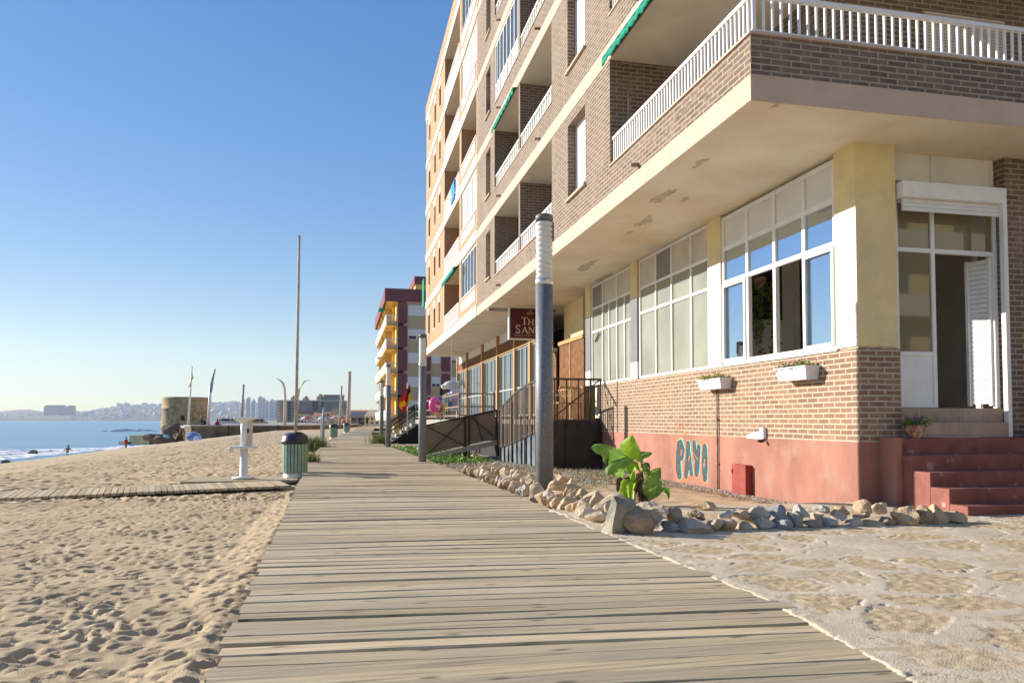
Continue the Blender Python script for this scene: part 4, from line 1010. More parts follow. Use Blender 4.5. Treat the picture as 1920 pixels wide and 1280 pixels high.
# ---- hanging bar sign
sY = 24.0
p0 = onz(954, 600, 4.8)
def oy(px, py, Y):
    cyp = HORIZ - FPX * math.tan(PITCH)
    f_ = Vector((math.sin(YAW) * math.cos(PITCH), math.cos(YAW) * math.cos(PITCH), math.sin(PITCH))); r_ = Vector((math.cos(YAW), -math.sin(YAW), 0)); u_ = r_.cross(f_)
    d_ = f_ + r_ * ((px - 960) / FPX) - u_ * ((py - cyp) / FPX); t_ = Y / d_.y
    return Vector((0, 0, 1.1)) + d_ * t_
sa_, sb_ = oy(954, 636, sY), oy(1036, 577, sY)
sgn = thing('hanging_sign', 'square maroon bar sign with cream lettering and a small gold crest hanging under the balcony', 'sign', ((sa_.x + sb_.x) / 2, sY, sb_.z))
x0, x1, z0, z1 = sa_.x, sb_.x, sa_.z, sb_.z
m_ = MB(); m_.box(x0, x1, sY, sY + .16, z0, z1); fr_ = m_.build('sign_case', M['white'], sgn); bevel(fr_, .01)
m_ = MB(); m_.box(x0 + .045, x1 - .045, sY - .006, sY - .001, z0 + .045, z1 - .045); m_.build('sign_face', M['maroon_sign'], sgn)
m_ = MB(); m_.bar((x0 + .3, sY + .08, z1), (x0 + .3, sY + .08, 4.8), .03, .03); m_.bar((x1 - .3, sY + .08, z1), (x1 - .3, sY + .08, 4.8), .03, .03); m_.build('hanger', M['steel'], sgn)
m_ = MB(); m_.box(x0 - .6, WX + .3, sY + .4, sY + .55, 4.70, 4.798); m_.build('ceiling_joint', M['concrete'], bb)
SX = (x1 - x0) / 82.0; SZ = (z1 - z0) / 59.0       # metres per photo pixel on the sign
def glyph(mbx, ch, x, z, wv, h, t):
    yy = sY - .0075
    def st(ax, az, bx_, bz, th=t):
        p, q = Vector((x + ax * wv, yy, z + az * h)), Vector((x + bx_ * wv, yy, z + bz * h)); mbx.bar(p, q, .003, th, up=(0, 0, 1) if abs(ax - bx_) > .01 else (1, 0, 0))
    def serif(ax, az, w_=.34): st(ax - w_ / 2, az, ax + w_ / 2, az, t * .45)
    if ch == 'T': st(.5, 0, .5, 1, t * 1.2); st(0, .96, 1, .96, t * .7); serif(.5, .02, .6); st(.03, .8, .03, .98, t * .5); st(.97, .8, .97, .98, t * .5)
    if ch == 'H':
        for a in (.18, .82): st(a, 0, a, 1, t * 1.1); serif(a, .02); serif(a, .98)
        st(.18, .5, .82, .5, t * .6)
    if ch == 'E': st(.2, 0, .2, 1, t * 1.1); [st(.05, a, .85, a, t * .6) for a in (.03, .97)]; st(.2, .52, .68, .52, t * .6); st(.85, 0, .85, .22, t * .5); st(.83, .8, .83, 1, t * .5)
    if ch == 'A': st(.12, 0, .5, 1, t * .6); st(.5, 1, .88, 0, t * 1.15); st(.28, .34, .72, .34, t * .55); serif(.12, .02); serif(.88, .02)
    if ch == 'N': st(.15, 0, .15, 1, t * .6); st(.15, 1, .85, 0, t * 1.15); st(.85, 0, .85, 1, t * .6); serif(.15, .02); serif(.15, .98); serif(.85, .98)
    if ch == 'D': st(.15, 0, .15, 1, t * 1.1); pts = [(.15, .97), (.5, .97), (.78, .82), (.88, .5), (.78, .18), (.5, .03), (.15, .03)]; [st(*pts[i], *pts[i + 1], t * .85) for i in range(6)]; serif(.12, .02); serif(.12, .98)
    if ch == 'S': pts = [(.82, .78), (.72, .93), (.48, .99), (.24, .90), (.17, .73), (.30, .58), (.64, .44), (.82, .28), (.76, .1), (.5, .01), (.26, .05), (.14, .22)]; [st(*pts[i], *pts[i + 1], t * 1.0) for i in range(11)]
m_ = MB()
def word(txt, x, z, sizes, mbx, t):
    for ch, wv, h, gap in sizes: glyph(mbx, ch, x, z, wv * SX, h * SZ, t); x += (wv + gap) * SX
zz = lambda py: z1 - (py - 577) * SZ
xx = lambda px: x0 + (px - 954) * SX
word('THE', xx(977.5), zz(609.3), [('T', 11, 13.5, 1.0), ('H', 11, 10.5, 1.2), ('E', 9.5, 10.5, 0)], m_, .03)
word('SANDS', xx(965.5), zz(624.3), [('S', 11, 14.5, .8), ('A', 12.5, 11.5, .3), ('N', 12, 11.5, .8), ('D', 11, 11.5, .8), ('S', 8.5, 11.5, 0)], m_, .032)
m_.build('lettering', M['letter'], sgn)
def text_mesh(txt, size, name, mt, parent, loc, rot, align='LEFT', depth=.002):
    cu = bpy.data.curves.new(name, 'FONT'); cu.body = txt; cu.size = size; cu.align_x = align; cu.extrude = depth
    o = bpy.data.objects.new(name + '_src', cu); COL.objects.link(o)
    dg = bpy.context.evaluated_depsgraph_get(); me = bpy.data.meshes.new_from_object(o.evaluated_get(dg))
    bpy.data.objects.remove(o)
    n_ = bpy.data.objects.new(name, me); COL.objects.link(n_); me.materials.clear(); me.materials.append(mt)
    mw = Matrix.Translation(Vector(loc) - orient(parent)) @ rot.to_matrix().to_4x4()
    me.transform(mw); n_.parent = parent
    return n_
from mathutils import Euler
text_mesh('BEACH BAR &', 6.2 * SZ, 'small_lettering', M['letter_pink'], sgn, (xx(963.5), sY - .009, zz(630.6)), Euler((R(90), 0, 0)))
cr = MB(); cx_, cz_ = xx(994), zz(589)
for a in (-2, -1, 0, 1, 2): cr.bar((cx_ + a * .045, sY - .008, cz_), (cx_ + a * .06, sY - .008, cz_ + .10 - abs(a) * .025), .003, .022, up=(1, 0, 0))
cr.bar((cx_ - .11, sY - .008, cz_ - .015), (cx_ + .11, sY - .008, cz_ - .015), .003, .022); cr.sphere((cx_, sY - .008, cz_ + .11), .022, (1, .15, 1), 6)
cr.build('crest', M['gold'], sgn)
# ---- rack of inflatable swim rings
M['steelrack'] = M['alu']
rk = thing('display_rack', 'pale metal display rack holding the swim rings outside the bar', 'rack', (4.3, 30, 1.12))
m_ = MB()
for x, y in ((3.95, 30.4), (4.6, 30.2), (3.95, 30.9), (4.6, 30.7)): m_.bar((x, y, 1.12), (x, y, 2.0), .03, .03)
m_.bar((3.9, 30.4, 1.5), (4.65, 30.2, 1.5), .03, .03); m_.bar((3.9, 30.9, 1.5), (4.65, 30.7, 1.5), .03, .03); m_.bar((4.6, 30.2, 2.0), (4.6, 30.7, 2.0), .03, .03)
m_.build('rack_frame', M['steelrack'], rk)
def ring(c, r, t, axis, cols, lab, seg=6, sc=1.0):
    o_ = []
    mats = []
    for i, cc in enumerate(cols):
        nm = 'vinyl_%d' % (hash(cc) & 0xffff)
        if nm not in M: M[nm] = mat('glossy vinyl', cc, .25, var=.03, spec=.5)
        mats.append(M[nm])
    m_ = MB(); n, k = 36, 12; ax = Vector(axis).normalized(); u = ax.cross(Vector((0, 0, 1))).normalized(); v = ax.cross(u)
    for i in range(n):
        a = 2 * math.pi * i / n; d_ = u * math.cos(a) + v * math.sin(a)
        for j in range(k):
            b_ = 2 * math.pi * j / k; m_.v.append(tuple(Vector(c) + d_ * (r + t * math.cos(b_)) + ax * t * sc * math.sin(b_)))
    for i in range(n):
        for j in range(k):
            m_.f.append([i * k + j, ((i + 1) % n) * k + j, ((i + 1) % n) * k + (j + 1) % k, i * k + (j + 1) % k]); m_.m.append((i * seg // n) % len(cols)); m_.sm.append(True)
    o = m_.build('swim_ring', mats, None); return tag(o, lab, 'swim ring', 'swim rings on the rack')
PK, YL, RD, WH, BL, PU, TL, BK = (.85, .10, .42), (.80, .58, .05), (.70, .07, .05), (.8, .8, .78), (.08, .25, .62), (.55, .42, .72), (.1, .5, .55), (.03, .03, .04)
ring((3.42, 29.4, 1.68), .19, .13, (1, -.8, 0), [PK, PK, WH, PK], 'bright pink swim ring at the near end of the rack')
ring((3.60, 29.9, 1.52), .20, .10, (1, -.5, .1), [YL, PK, WH, RD, TL, BK], 'patterned multicolour swim ring below the red ring')
ring((3.70, 30.0, 1.74), .22, .12, (1, -.5, 0), [RD, BL, RD, WH], 'red and blue swim ring next to the pink one')
ring((3.85, 30.2, 1.72), .24, .12, (1, -.4, 0), [YL, YL, WH], 'yellow swim ring in the middle of the rack')
ring((4.02, 30.4, 1.80), .26, .11, (1, -.4, 0), [WH, YL, TL], 'white and yellow swim ring behind the yellow one')
ring((4.18, 30.6, 1.86), .27, .12, (1, -.35, 0), [BL, WH, BL, PU], 'blue and white striped swim ring near the lilac one')
ring((4.42, 30.8, 1.98), .36, .17, (1, -.3, 0), [PU, PU, (.7, .6, .8)], 'big lilac swim ring at the far end of the rack')
M['clearvinyl'] = mat('pale vinyl', (.66, .68, .66), .25, var=.12, vscale=14, spec=.6)
hn = MB(); hn.sphere((4.25, 30.7, 2.52), .22, (1.5, 1, .8), 10); hn.sphere((3.96, 30.7, 2.45), .12, (1.2, 1, .9), 8); hn.tube([(4.4, 30.7, 2.5), (4.75, 30.8, 2.66), (4.8, 30.8, 2.4)], [.14, .1, .06], 10)
hb = hn.build('inflatable_toy', M['clearvinyl'], None); tag(hb, 'pale see-through inflatable toy hanging above the swim rings', 'inflatable')
hk = MB(); hk.bar((4.25, 30.7, 2.6), (4.25, 30.7, 4.8), .01, .01); hk.build('hanging_cord', M['white'], hb)
# closed dark parasol on the terrace
cp = thing('folded_parasol', 'small folded black parasol standing behind the swim rings', 'parasol', (4.1, 33.0, 1.12))
m_ = MB(); m_.tube([(4.1, 33, 1.12), (4.1, 33, 2.65)], .022, 8); m_.build('pole', M['alu'], cp)
m_ = MB(); m_.lathe([(.01, 1.52), (.06, 1.4), (.10, 1.0), (.15, .72), (.11, .68)], (4.1, 33, 1.12), 12); m_.build('canopy', M['dark'], cp)
# ---- bar flag on a short pole by the stairs
fg = thing('flag', 'red, yellow and black flag drooping from a short pole at the concrete stairs', 'flag', (3.30, 41.0, .7))
m_ = MB(); m_.tube([(3.30, 40.85, .3), (3.27, 40.85, 3.08)], .022, 8); m_.build('flag_pole', M['white'], fg)
FC = [mat('flag red', (.62, .03, .02), .8, var=.08, trans=.25), mat('flag yellow', (.80, .55, .01), .8, var=.08, trans=.25), mat('flag black', (.02, .02, .02), .8, var=.08)]
def drape(pole_top, pole_bot, tip_top, tip_bot, nx, ny, pick, amp=.05, dirn=Vector((0, 1, 0))):
    m_ = MB()
    for i in range(nx + 1):
        for j in range(ny + 1):
            u, v = i / nx, j / ny
            p = (pole_top.lerp(pole_bot, v)).lerp(tip_top.lerp(tip_bot, v), u)
            m_.v.append(tuple(p + dirn * amp * math.sin(u * 7 + v * 3) * u))
    for i in range(nx):
        for j in range(ny):
            a = i * (ny + 1) + j; m_.f.append([a, a + 1, a + ny + 2, a + ny + 1]); m_.m.append(pick((i + .5) / nx, (j + .5) / ny)); m_.sm.append(True)
    return m_
def pk(u, v):
    s = v + .12 * math.sin(u * 9)
    if s < .30: return 0
    if s > .80 and u < .75: return 1 if u < .45 else 0
    if u > .55: return 1 if s < .72 else 0
    return 2 if s < .62 else (1 if u < .25 else 0)
cl = drape(oy(769, 719, 40.85), oy(771, 748, 40.85), oy(745, 757, 40.7), oy(757, 774, 40.75), 18, 12, pk)
co_ = cl.build('flag_cloth', FC, fg, fix=False); md = co_.modifiers.new('t', 'SOLIDIFY'); md.thickness = .004
# ---------------------------------------------------------------- lamp posts
def lamp(x, y, z, H, r, lab):
    t = thing('lamp_post', lab, 'lamp post', (x, y, z), 'round lamp posts beside the boardwalk')
    hp = H * .745
    m_ = MB(); m_.tube([(x, y, z - .25), (x, y, z + hp)], [r, r], 28); m_.build('post', M['galv'], t)
    m_ = MB(); m_.tube([(x, y, z - .03), (x, y, z + .012)], r * 1.25, 24); m_.build('base_plate', M['galv'], t)
    m_ = MB(); m_.tube([(x, y, z + hp), (x, y, z + hp + .09)], r * 1.03, 28); m_.build('collar', M['alu'], t)
    z0, z1 = z + hp + .09, z + H - .12; pr = []; n = 11
    for i in range(n):
        a = z0 + (z1 - z0) * i / n; h = (z1 - z0) / n
        pr += [(r * .84, a), (r * .98, a + h * .18), (r * .98, a + h * .72), (r * .84, a + h * .9)]
    m_ = MB(); m_.lathe([(q, w_) for q, w_ in pr], (x, y, 0), 28); m_.build('lamp_lens', M['acrylic'], t)
    m_ = MB(); m_.tube([(x, y, z0), (x, y, z1)], r * .5, 16); m_.build('lamp_tube', M['white'], t)
    m_ = MB(); m_.lathe([(r * .9, -.0), (r * 1.02, .0), (r * 1.02, .075), (r * .9, .10), (.002, .12)], (x, y, z1), 28); m_.build('cap', M['lampcap'], t)
    m_ = MB(); s = r / .13; m_.box(x + r * .55, x + r * 1.04, y - r * .5, y + r * .3, z1 - .30 * s, z1 - .02); m_.build('control_box', M['lampcap'], t)
lamp(2.93, 11.0, -.05, 4.27, .131, 'tall grey lamp post among the border stones, largest of the lamp posts')
lamp(1.97 + .05, 20.15, -.05, 3.45, .105, 'grey lamp post at the foot of the reed filled ramp')
lamp(1.67 + .06, 31.1, -.05, 3.42, .105, 'grey lamp post in the green plants in front of the concrete stairs')
lamp(1.66 + .08, 37.0, -.05, 3.07, .10, 'grey lamp post with a pale top furthest along the boardwalk')
# ---------------------------------------------------------------- litter bins
M['bin_green'] = mat('grey green painted slats', (0.28, 0.39, 0.30), .55, var=.10, vscale=5, stain=(.30, .38, .31), sscale=3)
M['bin_lid'] = mat('black plastic lid', (0.035, 0.037, 0.045), .38, var=.2, vscale=5, spec=.5)
M['bin_dark'] = mat('dark bin body', (0.05, 0.085, 0.065), .6, var=.2)
def litter_bin(x, y, z, s, lab):
    t = thing('litter_bin', lab, 'bin', (x, y, z), 'green litter bins along the boardwalk')
    m_ = MB(); m_.tube([(x, y, z - .1), (x, y, z + .13 * s)], .225 * s, 24); m_.build('base', M['white'], t)
    m_ = MB(); m_.tube([(x, y, z + .13 * s), (x, y, z + .72 * s)], .245 * s, 24); m_.build('body', M['bin_dark'], t)
    m_ = MB(); n = 22
    for i in range(n):
        a = 2 * math.pi * i / n; c, s_ = math.cos(a), math.sin(a); r = .262 * s; hw = .028 * s
        P = lambda q, rr, zz: (x + rr * c - q * s_, y + rr * s_ + q * c, zz)
        m_.add([P(-hw, r - .018, z + .12 * s), P(hw, r - .018, z + .12 * s), P(hw, r, z + .12 * s), P(-hw, r, z + .12 * s), P(-hw, r - .018, z + .73 * s), P(hw, r - .018, z + .73 * s), P(hw, r, z + .73 * s), P(-hw, r, z + .73 * s)], [(0, 1, 2, 3), (7, 6, 5, 4), (0, 4, 5, 1), (1, 5, 6, 2), (2, 6, 7, 3), (3, 7, 4, 0)])
    m_.build('slat', M['bin_green'], t)
    m_ = MB(); m_.lathe([(.255 * s, .72 * s), (.285 * s, .72 * s), (.29 * s, .77 * s), (.275 * s, .80 * s), (.26 * s, .87 * s), (.215 * s, .925 * s), (.13 * s, .955 * s), (.12 * s, .945 * s), (.001, .935 * s)], (x, y, z), 28)
    ld = m_.build('lid', M['bin_lid'], t)
    m_ = MB(); m_.sphere((x + .07 * s, y - .12 * s, z + .93 * s), .085 * s, (1.2, .8, .5), 8); m_.build('opening', M['dark'], ld)
litter_bin(-1.02, 16.7, -.12, 1.0, 'slatted green litter bin with a black lid, nearest and largest of the bins')
litter_bin(-.69, 50.1, -.12, 1.0, 'green litter bin in the middle distance at the left edge of the boardwalk')
litter_bin(.16, 72.8, -.12, 1.0, 'green and pale litter bin furthest away along the boardwalk')
# ---------------------------------------------------------------- foot shower
fs = thing('foot_shower', 'white pedestal foot shower on a low wooden platform by the boardwalk', 'foot shower', (-2.02, 16.5, -.1))
x, y = -2.02, 16.5
M['shower_white'] = mat('white moulded plastic', (.80, .79, .76), .35, var=.03, vscale=4, spec=.5)
m_ = MB(); m_.lathe([(.001, .0), (.23, .0), (.235, .02), (.11, .045), (.08, .06), (.075, .62), (.001, .62)], (x, y, -.10), 24); m_.build('pedestal', M['shower_white'], fs)
m_ = MB(); m_.box(x - .27, x + .27, y - .16, y + .16, .52, .565); m_.box(x - .27, x - .21, y - .16, y + .16, .43, .52); tr_ = m_.build('tray', M['shower_white'], fs); bevel(tr_, .02, 3)
m_ = MB(); m_.tube([(x, y, .56), (x, y, 1.08)], [.072, .072], 16); m_.build('column', M['shower_white'], fs)
m_ = MB(); m_.box(x + .0, x + .15, y - .05, y + .10, .56, 1.10); m_.build('side_panel', M['cream_white'], fs)
m_ = MB(); m_.box(x - .20, x + .20, y - .17, y + .17, 1.10, 1.16); m_.lathe([(.06, 1.02), (.16, 1.1)], (x, y, 0), 16); hd = m_.build('head', M['shower_white'], fs); bevel(hd, .02, 3)
m_ = MB(); m_.tube([(x - .02, y - .07, .9), (x - .02, y - .12, .9)], .02, 10); m_.tube([(x + .03, y - .07, .82), (x + .03, y - .11, .82)], .015, 10); m_.build('push_button', M['alu'], fs)
m_ = MB(); m_.box(x + .06, x + .1, y - .056, y - .051, .84, .92); m_.build('notice', M['maroon_sign'], fs)
pl = thing('shower_platform', 'low grey wooden platform under the white foot shower', 'platform', (-2.0, 16.6, -.2))
m_ = MB()
for i in range(11):
    a = 16.02 + i * .118; m_.poly([(-3.15 + i * .0, a, -.165), (-.93, a - .02, -.165), (-.93, a + .085, -.165), (-3.05, a + .105, -.165)], (0, 0, .05))
po = m_.build('decking', M['plank'], pl)
a_ = po.data.attributes.new('tone', 'FLOAT', 'POINT'); a_.data.foreach_set('value', [.3 + .5 * ((i // 8) % 3) / 3 for i in range(len(po.data.vertices))])
m_ = MB(); m_.box(-3.0, -1.0, 16.06, 16.14, -.3, -.166); m_.box(-3.0, -1.0, 17.1, 17.2, -.3, -.166); m_.build('bearer', M['steel'], pl)
# blue and white marker post
mk = thing('marker_post', 'slim blue and white post at the left edge of the boardwalk in the middle distance', 'post', (-1.19, 42.9, -.1))
m_ = MB(); m_.box(-1.30, -1.22, 42.86, 42.94, -.2, 1.15); m_.build('white_post', M['white'], mk)
M['bluegrey'] = mat('blue grey paint', (.24, .32, .38), .5, var=.1); m_ = MB(); m_.tube([(-1.14, 42.8, -.2), (-1.13, 42.8, 1.2), (-1.12, 42.8, 1.78)], [.075, .07, .05], 12); m_.build('blue_post', M['bluegrey'], mk)
# ---------------------------------------------------------------- border stones
ST = [('cream', (.62, .50, .36), (.44, .33, .22)), ('honey coloured', (.58, .43, .27), (.42, .29, .17)), ('brown', (.44, .32, .22), (.29, .205, .135)), ('pale grey', (.52, .47, .40), (.36, .32, .27)), ('blue grey', (.36, .35, .335), (.21, .205, .20)), ('pinkish', (.60, .46, .35), (.46, .34, .25)), ('white', (.66, .58, .48), (.5, .42, .33))]
STM = [mat(n + ' limestone', a, .92, bump=.9, bscale=18, vscale=7, col2=b, spec=.15) for n, a, b in ST]
M['boulder'] = mat('grey green boulder', (.40, .37, .27), .9, bump=.8, bscale=14, vscale=3.2, col2=(.12, .115, .10), spec=.2)
def stone_mesh(c, rx, ry, rz, rot, seed, sharp=.5, sub=3):
    bm = bmesh.new(); bmesh.ops.create_icosphere(bm, subdivisions=sub, radius=1)
    rr = random.Random(seed); off = Vector((rr.random() * 50, rr.random() * 50, rr.random() * 50))
    planes = [(Vector((rr.gauss(0, 1), rr.gauss(0, 1), rr.gauss(0, 1))).normalized(), rr.uniform(.42, .78)) for _ in range(10)]
    for v in bm.verts:
        p = v.co.copy()
        for nrm, d_ in planes:
            e = p.dot(nrm) - d_
            if e > 0: p -= nrm * e * .97
        p += p.normalized() * (.16 * mnoise.noise(p * 1.4 + off) + .06 * mnoise.noise(p * 4 + off) + .05 * mnoise.noise(p * 9 + off))
        v.co = p
    mt = Matrix.Translation(Vector(c)) @ rot.to_matrix().to_4x4() @ Matrix.Diagonal((rx, ry, rz, 1))
    bm.transform(mt); me = bpy.data.meshes.new('stone'); bm.to_mesh(me); bm.free()
    return me
SLAB = set()
def stone(c, rx, ry, rz, ci, lab, rot=None, seed=None, name='border_stone', group='stones of the garden border', mt=None):
    seed = seed if seed is not None else random.randint(0, 10 ** 6)
    rot = rot or Euler((random.uniform(-.4, .4), random.uniform(-.4, .4), random.uniform(0, 6.3)))
    me = stone_mesh((0, 0, 0), rx, ry, rz, rot, seed)
    o = bpy.data.objects.new(name, me); COL.objects.link(o); o.location = c; me.materials.append(mt or STM[ci])
    return tag(o, lab, 'stone', group)
ORD = ['first', 'second', 'third', 'fourth', 'fifth', 'sixth', 'seventh', 'eighth', 'ninth', 'tenth', 'eleventh', 'twelfth', 'thirteenth', 'fourteenth', 'fifteenth', 'sixteenth', 'seventeenth', 'eighteenth', 'nineteenth', 'twentieth', 'twenty first', 'twenty second', 'twenty third', 'twenty fourth', 'twenty fifth', 'twenty sixth', 'twenty seventh', 'twenty eighth', 'twenty ninth', 'thirtieth']
bo = stone((2.62, 7.06, .13), .22, .20, .30, 0, 'large pointed grey green boulder at the corner of the stone border', rot=Euler((.1, -.12, .3)), seed=77, name='boulder', mt=M['boulder'])
def size_word(r): return 'large' if r > .2 else ('middling' if r > .145 else 'small')
# front row, two courses: (px, py, half width px, half height px, colour)
front = [(1203, 978, 34, 23, 2), (1252, 985, 17, 12, 4), (1298, 984, 37, 14, 5), (1340, 960, 22, 15, 0), (1363, 982, 17, 12, 1), (1399, 984, 16, 9, 0), (1428, 974, 24, 13, 3), (1462, 972, 19, 13, 4), (1490, 968, 17, 16, 4), (1522, 972, 22, 11, 2), (1556, 970, 17, 12, 3), (1600, 975, 20, 10, 3), (1637, 975, 16, 8, 1), (1664, 978, 18, 10, 2), (1696, 966, 28, 18, 1), (1728, 960, 16, 18, 2), (1756, 962, 18, 19, 1), (1790, 964, 19, 15, 1),
         (1225, 955, 30, 18, 0), (1262, 962, 14, 14, 2), (1306, 963, 16, 10, 2), (1322, 945, 18, 9, 1), (1362, 962, 15, 9, 6), (1388, 957, 18, 9, 1), (1402, 965, 16, 12, 2), (1425, 962, 18, 17, 3), (1456, 955, 21, 11, 4), (1500, 956, 17, 12, 3), (1542, 950, 17, 8, 3), (1570, 962, 14, 10, 3), (1580, 955, 16, 9, 1), (1619, 948, 15, 14, 1), (1650, 950, 16, 14, 0), (1533, 963, 10, 8, 0), (1610, 962, 18, 9, 2), (1180, 968, 12, 13, 4), (1170, 955, 12, 11, 5)]
for i, (px, py, hw, hh, ci) in enumerate(front):
    lower = i < 18
    yy = 7.0 if lower else 7.14
    yy += random.uniform(-.03, .04)
    p = oy(px, py, yy); k = 7.6 / FPX * 1.12; zc = hh * k * 1.15 - .05 if lower else p.z - .02
    n_ = sum(1 for q in front[:18] if q[0] <= px) if lower else sum(1 for q in front[18:] if q[0] <= px)
    lab = '%s %s stone, %s from the boulder in the %s course by the paving' % (size_word(hw * k), ST[ci][0], ORD[n_ - 1], 'lower' if lower else 'upper')
    stone((p.x, p.y, zc), hw * k * 1.06, hw * k * .75 + .05, hh * k * 1.18, ci, lab, rot=Euler((random.uniform(-.15, .15), random.uniform(-.2, .2), random.uniform(-.3, .3))), seed=i * 13 + 5)
# row along the boardwalk, tilted slabs two deep
side = []
y_ = 7.45; i = 0
while y_ < 16.1:
    side.append(y_); y_ += random.uniform(.25, .36) if y_ < 12 else random.uniform(.30, .42)
for i, yy in enumerate(side):
    xb = interp(RIGHT, yy) + .16
    for row in (0, 1):
        ci = random.choice([0, 0, 1, 5, 6, 1, 0]); s = random.uniform(.125, .185)
        c = (xb + .04 + row * .24 + random.uniform(-.03, .03), yy + row * .12 + random.uniform(-.04, .04), .03 + .10 * row + random.uniform(-.02, .02))
        if (Vector((c[0], c[1], 0)) - Vector((2.93, 11.0, 0))).length < .30: continue
        if row == 1 and yy > 15.2: continue
        lab = '%s %s stone, %s from the boulder in the %s row along the boardwalk' % (size_word(s), ST[ci][0], ORD[i], 'outer' if row == 0 else 'inner')
        stone(c, s * random.uniform(.9, 1.25), s * random.uniform(.55, .8), s * random.uniform(.75, 1.0), ci, lab, rot=Euler((random.uniform(.1, .55), random.uniform(-.3, .3), random.uniform(-.6, .3))), seed=900 + i * 7 + row)
for (px, py, r, ci, lab) in ((1052, 900, .15, 1, 'pale stone lying just right of the nearest lamp post'), (1072, 905, .12, 0, 'small cream stone right of the lamp post, next to a larger one'), (1045, 890, .13, 2, 'brown stone behind the nearest lamp post'), (985, 905, .17, 2, 'dark brown stone left of the nearest lamp post'), (962, 900, .16, 1, 'honey coloured stone standing left of the lamp post above the border'), (1090, 942, .12, 3, 'smooth grey round stone at the border top between lamp post and boulder'), (1070, 948, .15, 5, 'pinkish stone on the border top between lamp post and boulder'), (1045, 938, .19, 1, 'large honey coloured slab at the foot of the lamp post'), (1187, 948, .13, 2, 'brown stone tucked against the banana plant')):
    q = onz(px, py, 0.02); stone((q.x, q.y, .04), r, r * .75, r * .8, ci, lab)
# gravel along the wall foot
gv = MB(); rr = random.Random(4)
def pebble(m_, c, s):
    vs = [(c[0] + s * rr.uniform(.6, 1.2) * a, c[1] + s * rr.uniform(.6, 1.2) * b_, c[2] + s * rr.uniform(.5, .8) * d_) for a, b_, d_ in ((1, 0, 0), (0, 1, 0), (-1, 0, 0), (0, -1, 0), (0, 0, 1), (0, 0, -1))]
    m_.add(vs, [(0, 1, 4), (1, 2, 4), (2, 3, 4), (3, 0, 4), (1, 0, 5), (2, 1, 5), (3, 2, 5), (0, 3, 5)], rr.choice([0, 0, 1, 2]))
for i in range(2600):
    yy = rr.uniform(8.4, 18.8); w_ = .10 + .30 * min(1, max(0, (yy - 9) / 6)) ** 1.0
    xx_ = WX - abs(rr.gauss(0, w_)) - .02; pebble(gv, (xx_, yy, BEDZ(xx_, yy) + .03), rr.uniform(.012, .032))
for i in range(2600):
    yy = rr.uniform(13.5, 23); xx_ = rr.uniform(2.6, 6.4); pebble(gv, (xx_, yy, BEDZ(xx_, yy) + .02), rr.uniform(.015, .04))
tag(gv.build('gravel', [STM[3], STM[4], STM[1]], fix=False), kind='stuff')
# ---------------------------------------------------------------- banana plant
M['banana'] = mat('banana leaf', (.42, .66, .05), .42, var=.18, vscale=9, spec=.3, col2=(.26, .50, .03), trans=.6, stretch=(1, 1, 1), bump=.15, bscale=60)
M['banana_dull'] = mat('older banana leaf', (.30, .47, .10), .45, var=.18, vscale=8, spec=.3, col2=(.15, .32, .05), trans=.5, bump=.15, bscale=60)
M['dryleaf'] = mat('dry brown leaf', (.16, .085, .045), .9, var=.35, vscale=12, trans=.1)
M['midrib'] = mat('pale leaf rib', (.42, .52, .16), .5, var=.05)
bp_ = thing('banana_plant', 'young banana plant with torn bright green leaves behind the pointed boulder', 'plant', (3.78, 9.35, -.1))
B0 = Vector((3.78, 9.35, -.12)); RGT = Vector((math.cos(YAW), -math.sin(YAW), 0)); TOC = Vector((-math.sin(YAW), -math.cos(YAW), 0))
def L3(cx, cy, dep=0.0): return B0 + RGT * ((cx - 760) * .00100) + Vector((0, 0, (1165 - cy) * .00100)) + TOC * dep
def leaf(rib, wl, wr, mt, seed, droop=.25, tear=.12, name='leaf', nrm=None):
    """blade on a midrib polyline; wl, wr = half widths to each side in plant millimetres"""
    rr = random.Random(seed); pts = [L3(*p) for p in rib]
    n = 22; c = []
    for i in range(n + 1):
        t = i / n * (len(pts) - 1); k = min(int(t), len(pts) - 2); f_ = t - k
        p0 = pts[max(k - 1, 0)]; p1 = pts[k]; p2 = pts[k + 1]; p3 = pts[min(k + 2, len(pts) - 1)]
        c.append(.5 * ((2 * p1) + (p2 - p0) * f_ + (2 * p0 - 5 * p1 + 4 * p2 - p3) * f_ ** 2 + (3 * p1 - p0 - 3 * p2 + p3) * f_ ** 3))
    m_ = MB(); W = 5
    for i in range(n + 1):
        d_ = (c[min(i + 1, n)] - c[max(i - 1, 0)]).normalized(); view = nrm or TOC
        sd = d_.cross(view).normalized(); u = i / n
        prof = max(0.02, math.sin(math.pi * min(1, .08 + .92 * u) ** .8) ** .6)
        for j in range(-W, W + 1):
            q = j / W; wd = (wl if q < 0 else wr) * .001 * prof * abs(q)
            rip = 1 - (tear * rr.random() if abs(j) == W else 0)
            p = c[i] + sd * (wd * rip * (1 if q > 0 else -1)) - TOC * (wd * droop) + Vector((0, 0, -abs(q) ** 2 * wd * droop)) + TOC * .008 * math.sin(i * 1.7 + j) * abs(q)
            m_.v.append(tuple(p))
    k = 2 * W + 1
    for i in range(n):
        for j in range(2 * W):
            if rr.random() < .025 and (j < 2 or j > 2 * W - 3): continue
            a = i * k + j; m_.f.append([a, a + 1, a + k + 1, a + k]); m_.m.append(0); m_.sm.append(True)
    o = m_.build(name, M[mt], bp_, fix=False); md = o.modifiers.new('t', 'SOLIDIFY'); md.thickness = .0025
    r_ = MB(); r_.tube([p + TOC * .004 for p in c], [.010 * (1 - .8 * i / n) for i in range(n + 1)], 6); r_.build('midrib', M['midrib' if mt != 'dryleaf' else 'dryleaf'], o)
    return o
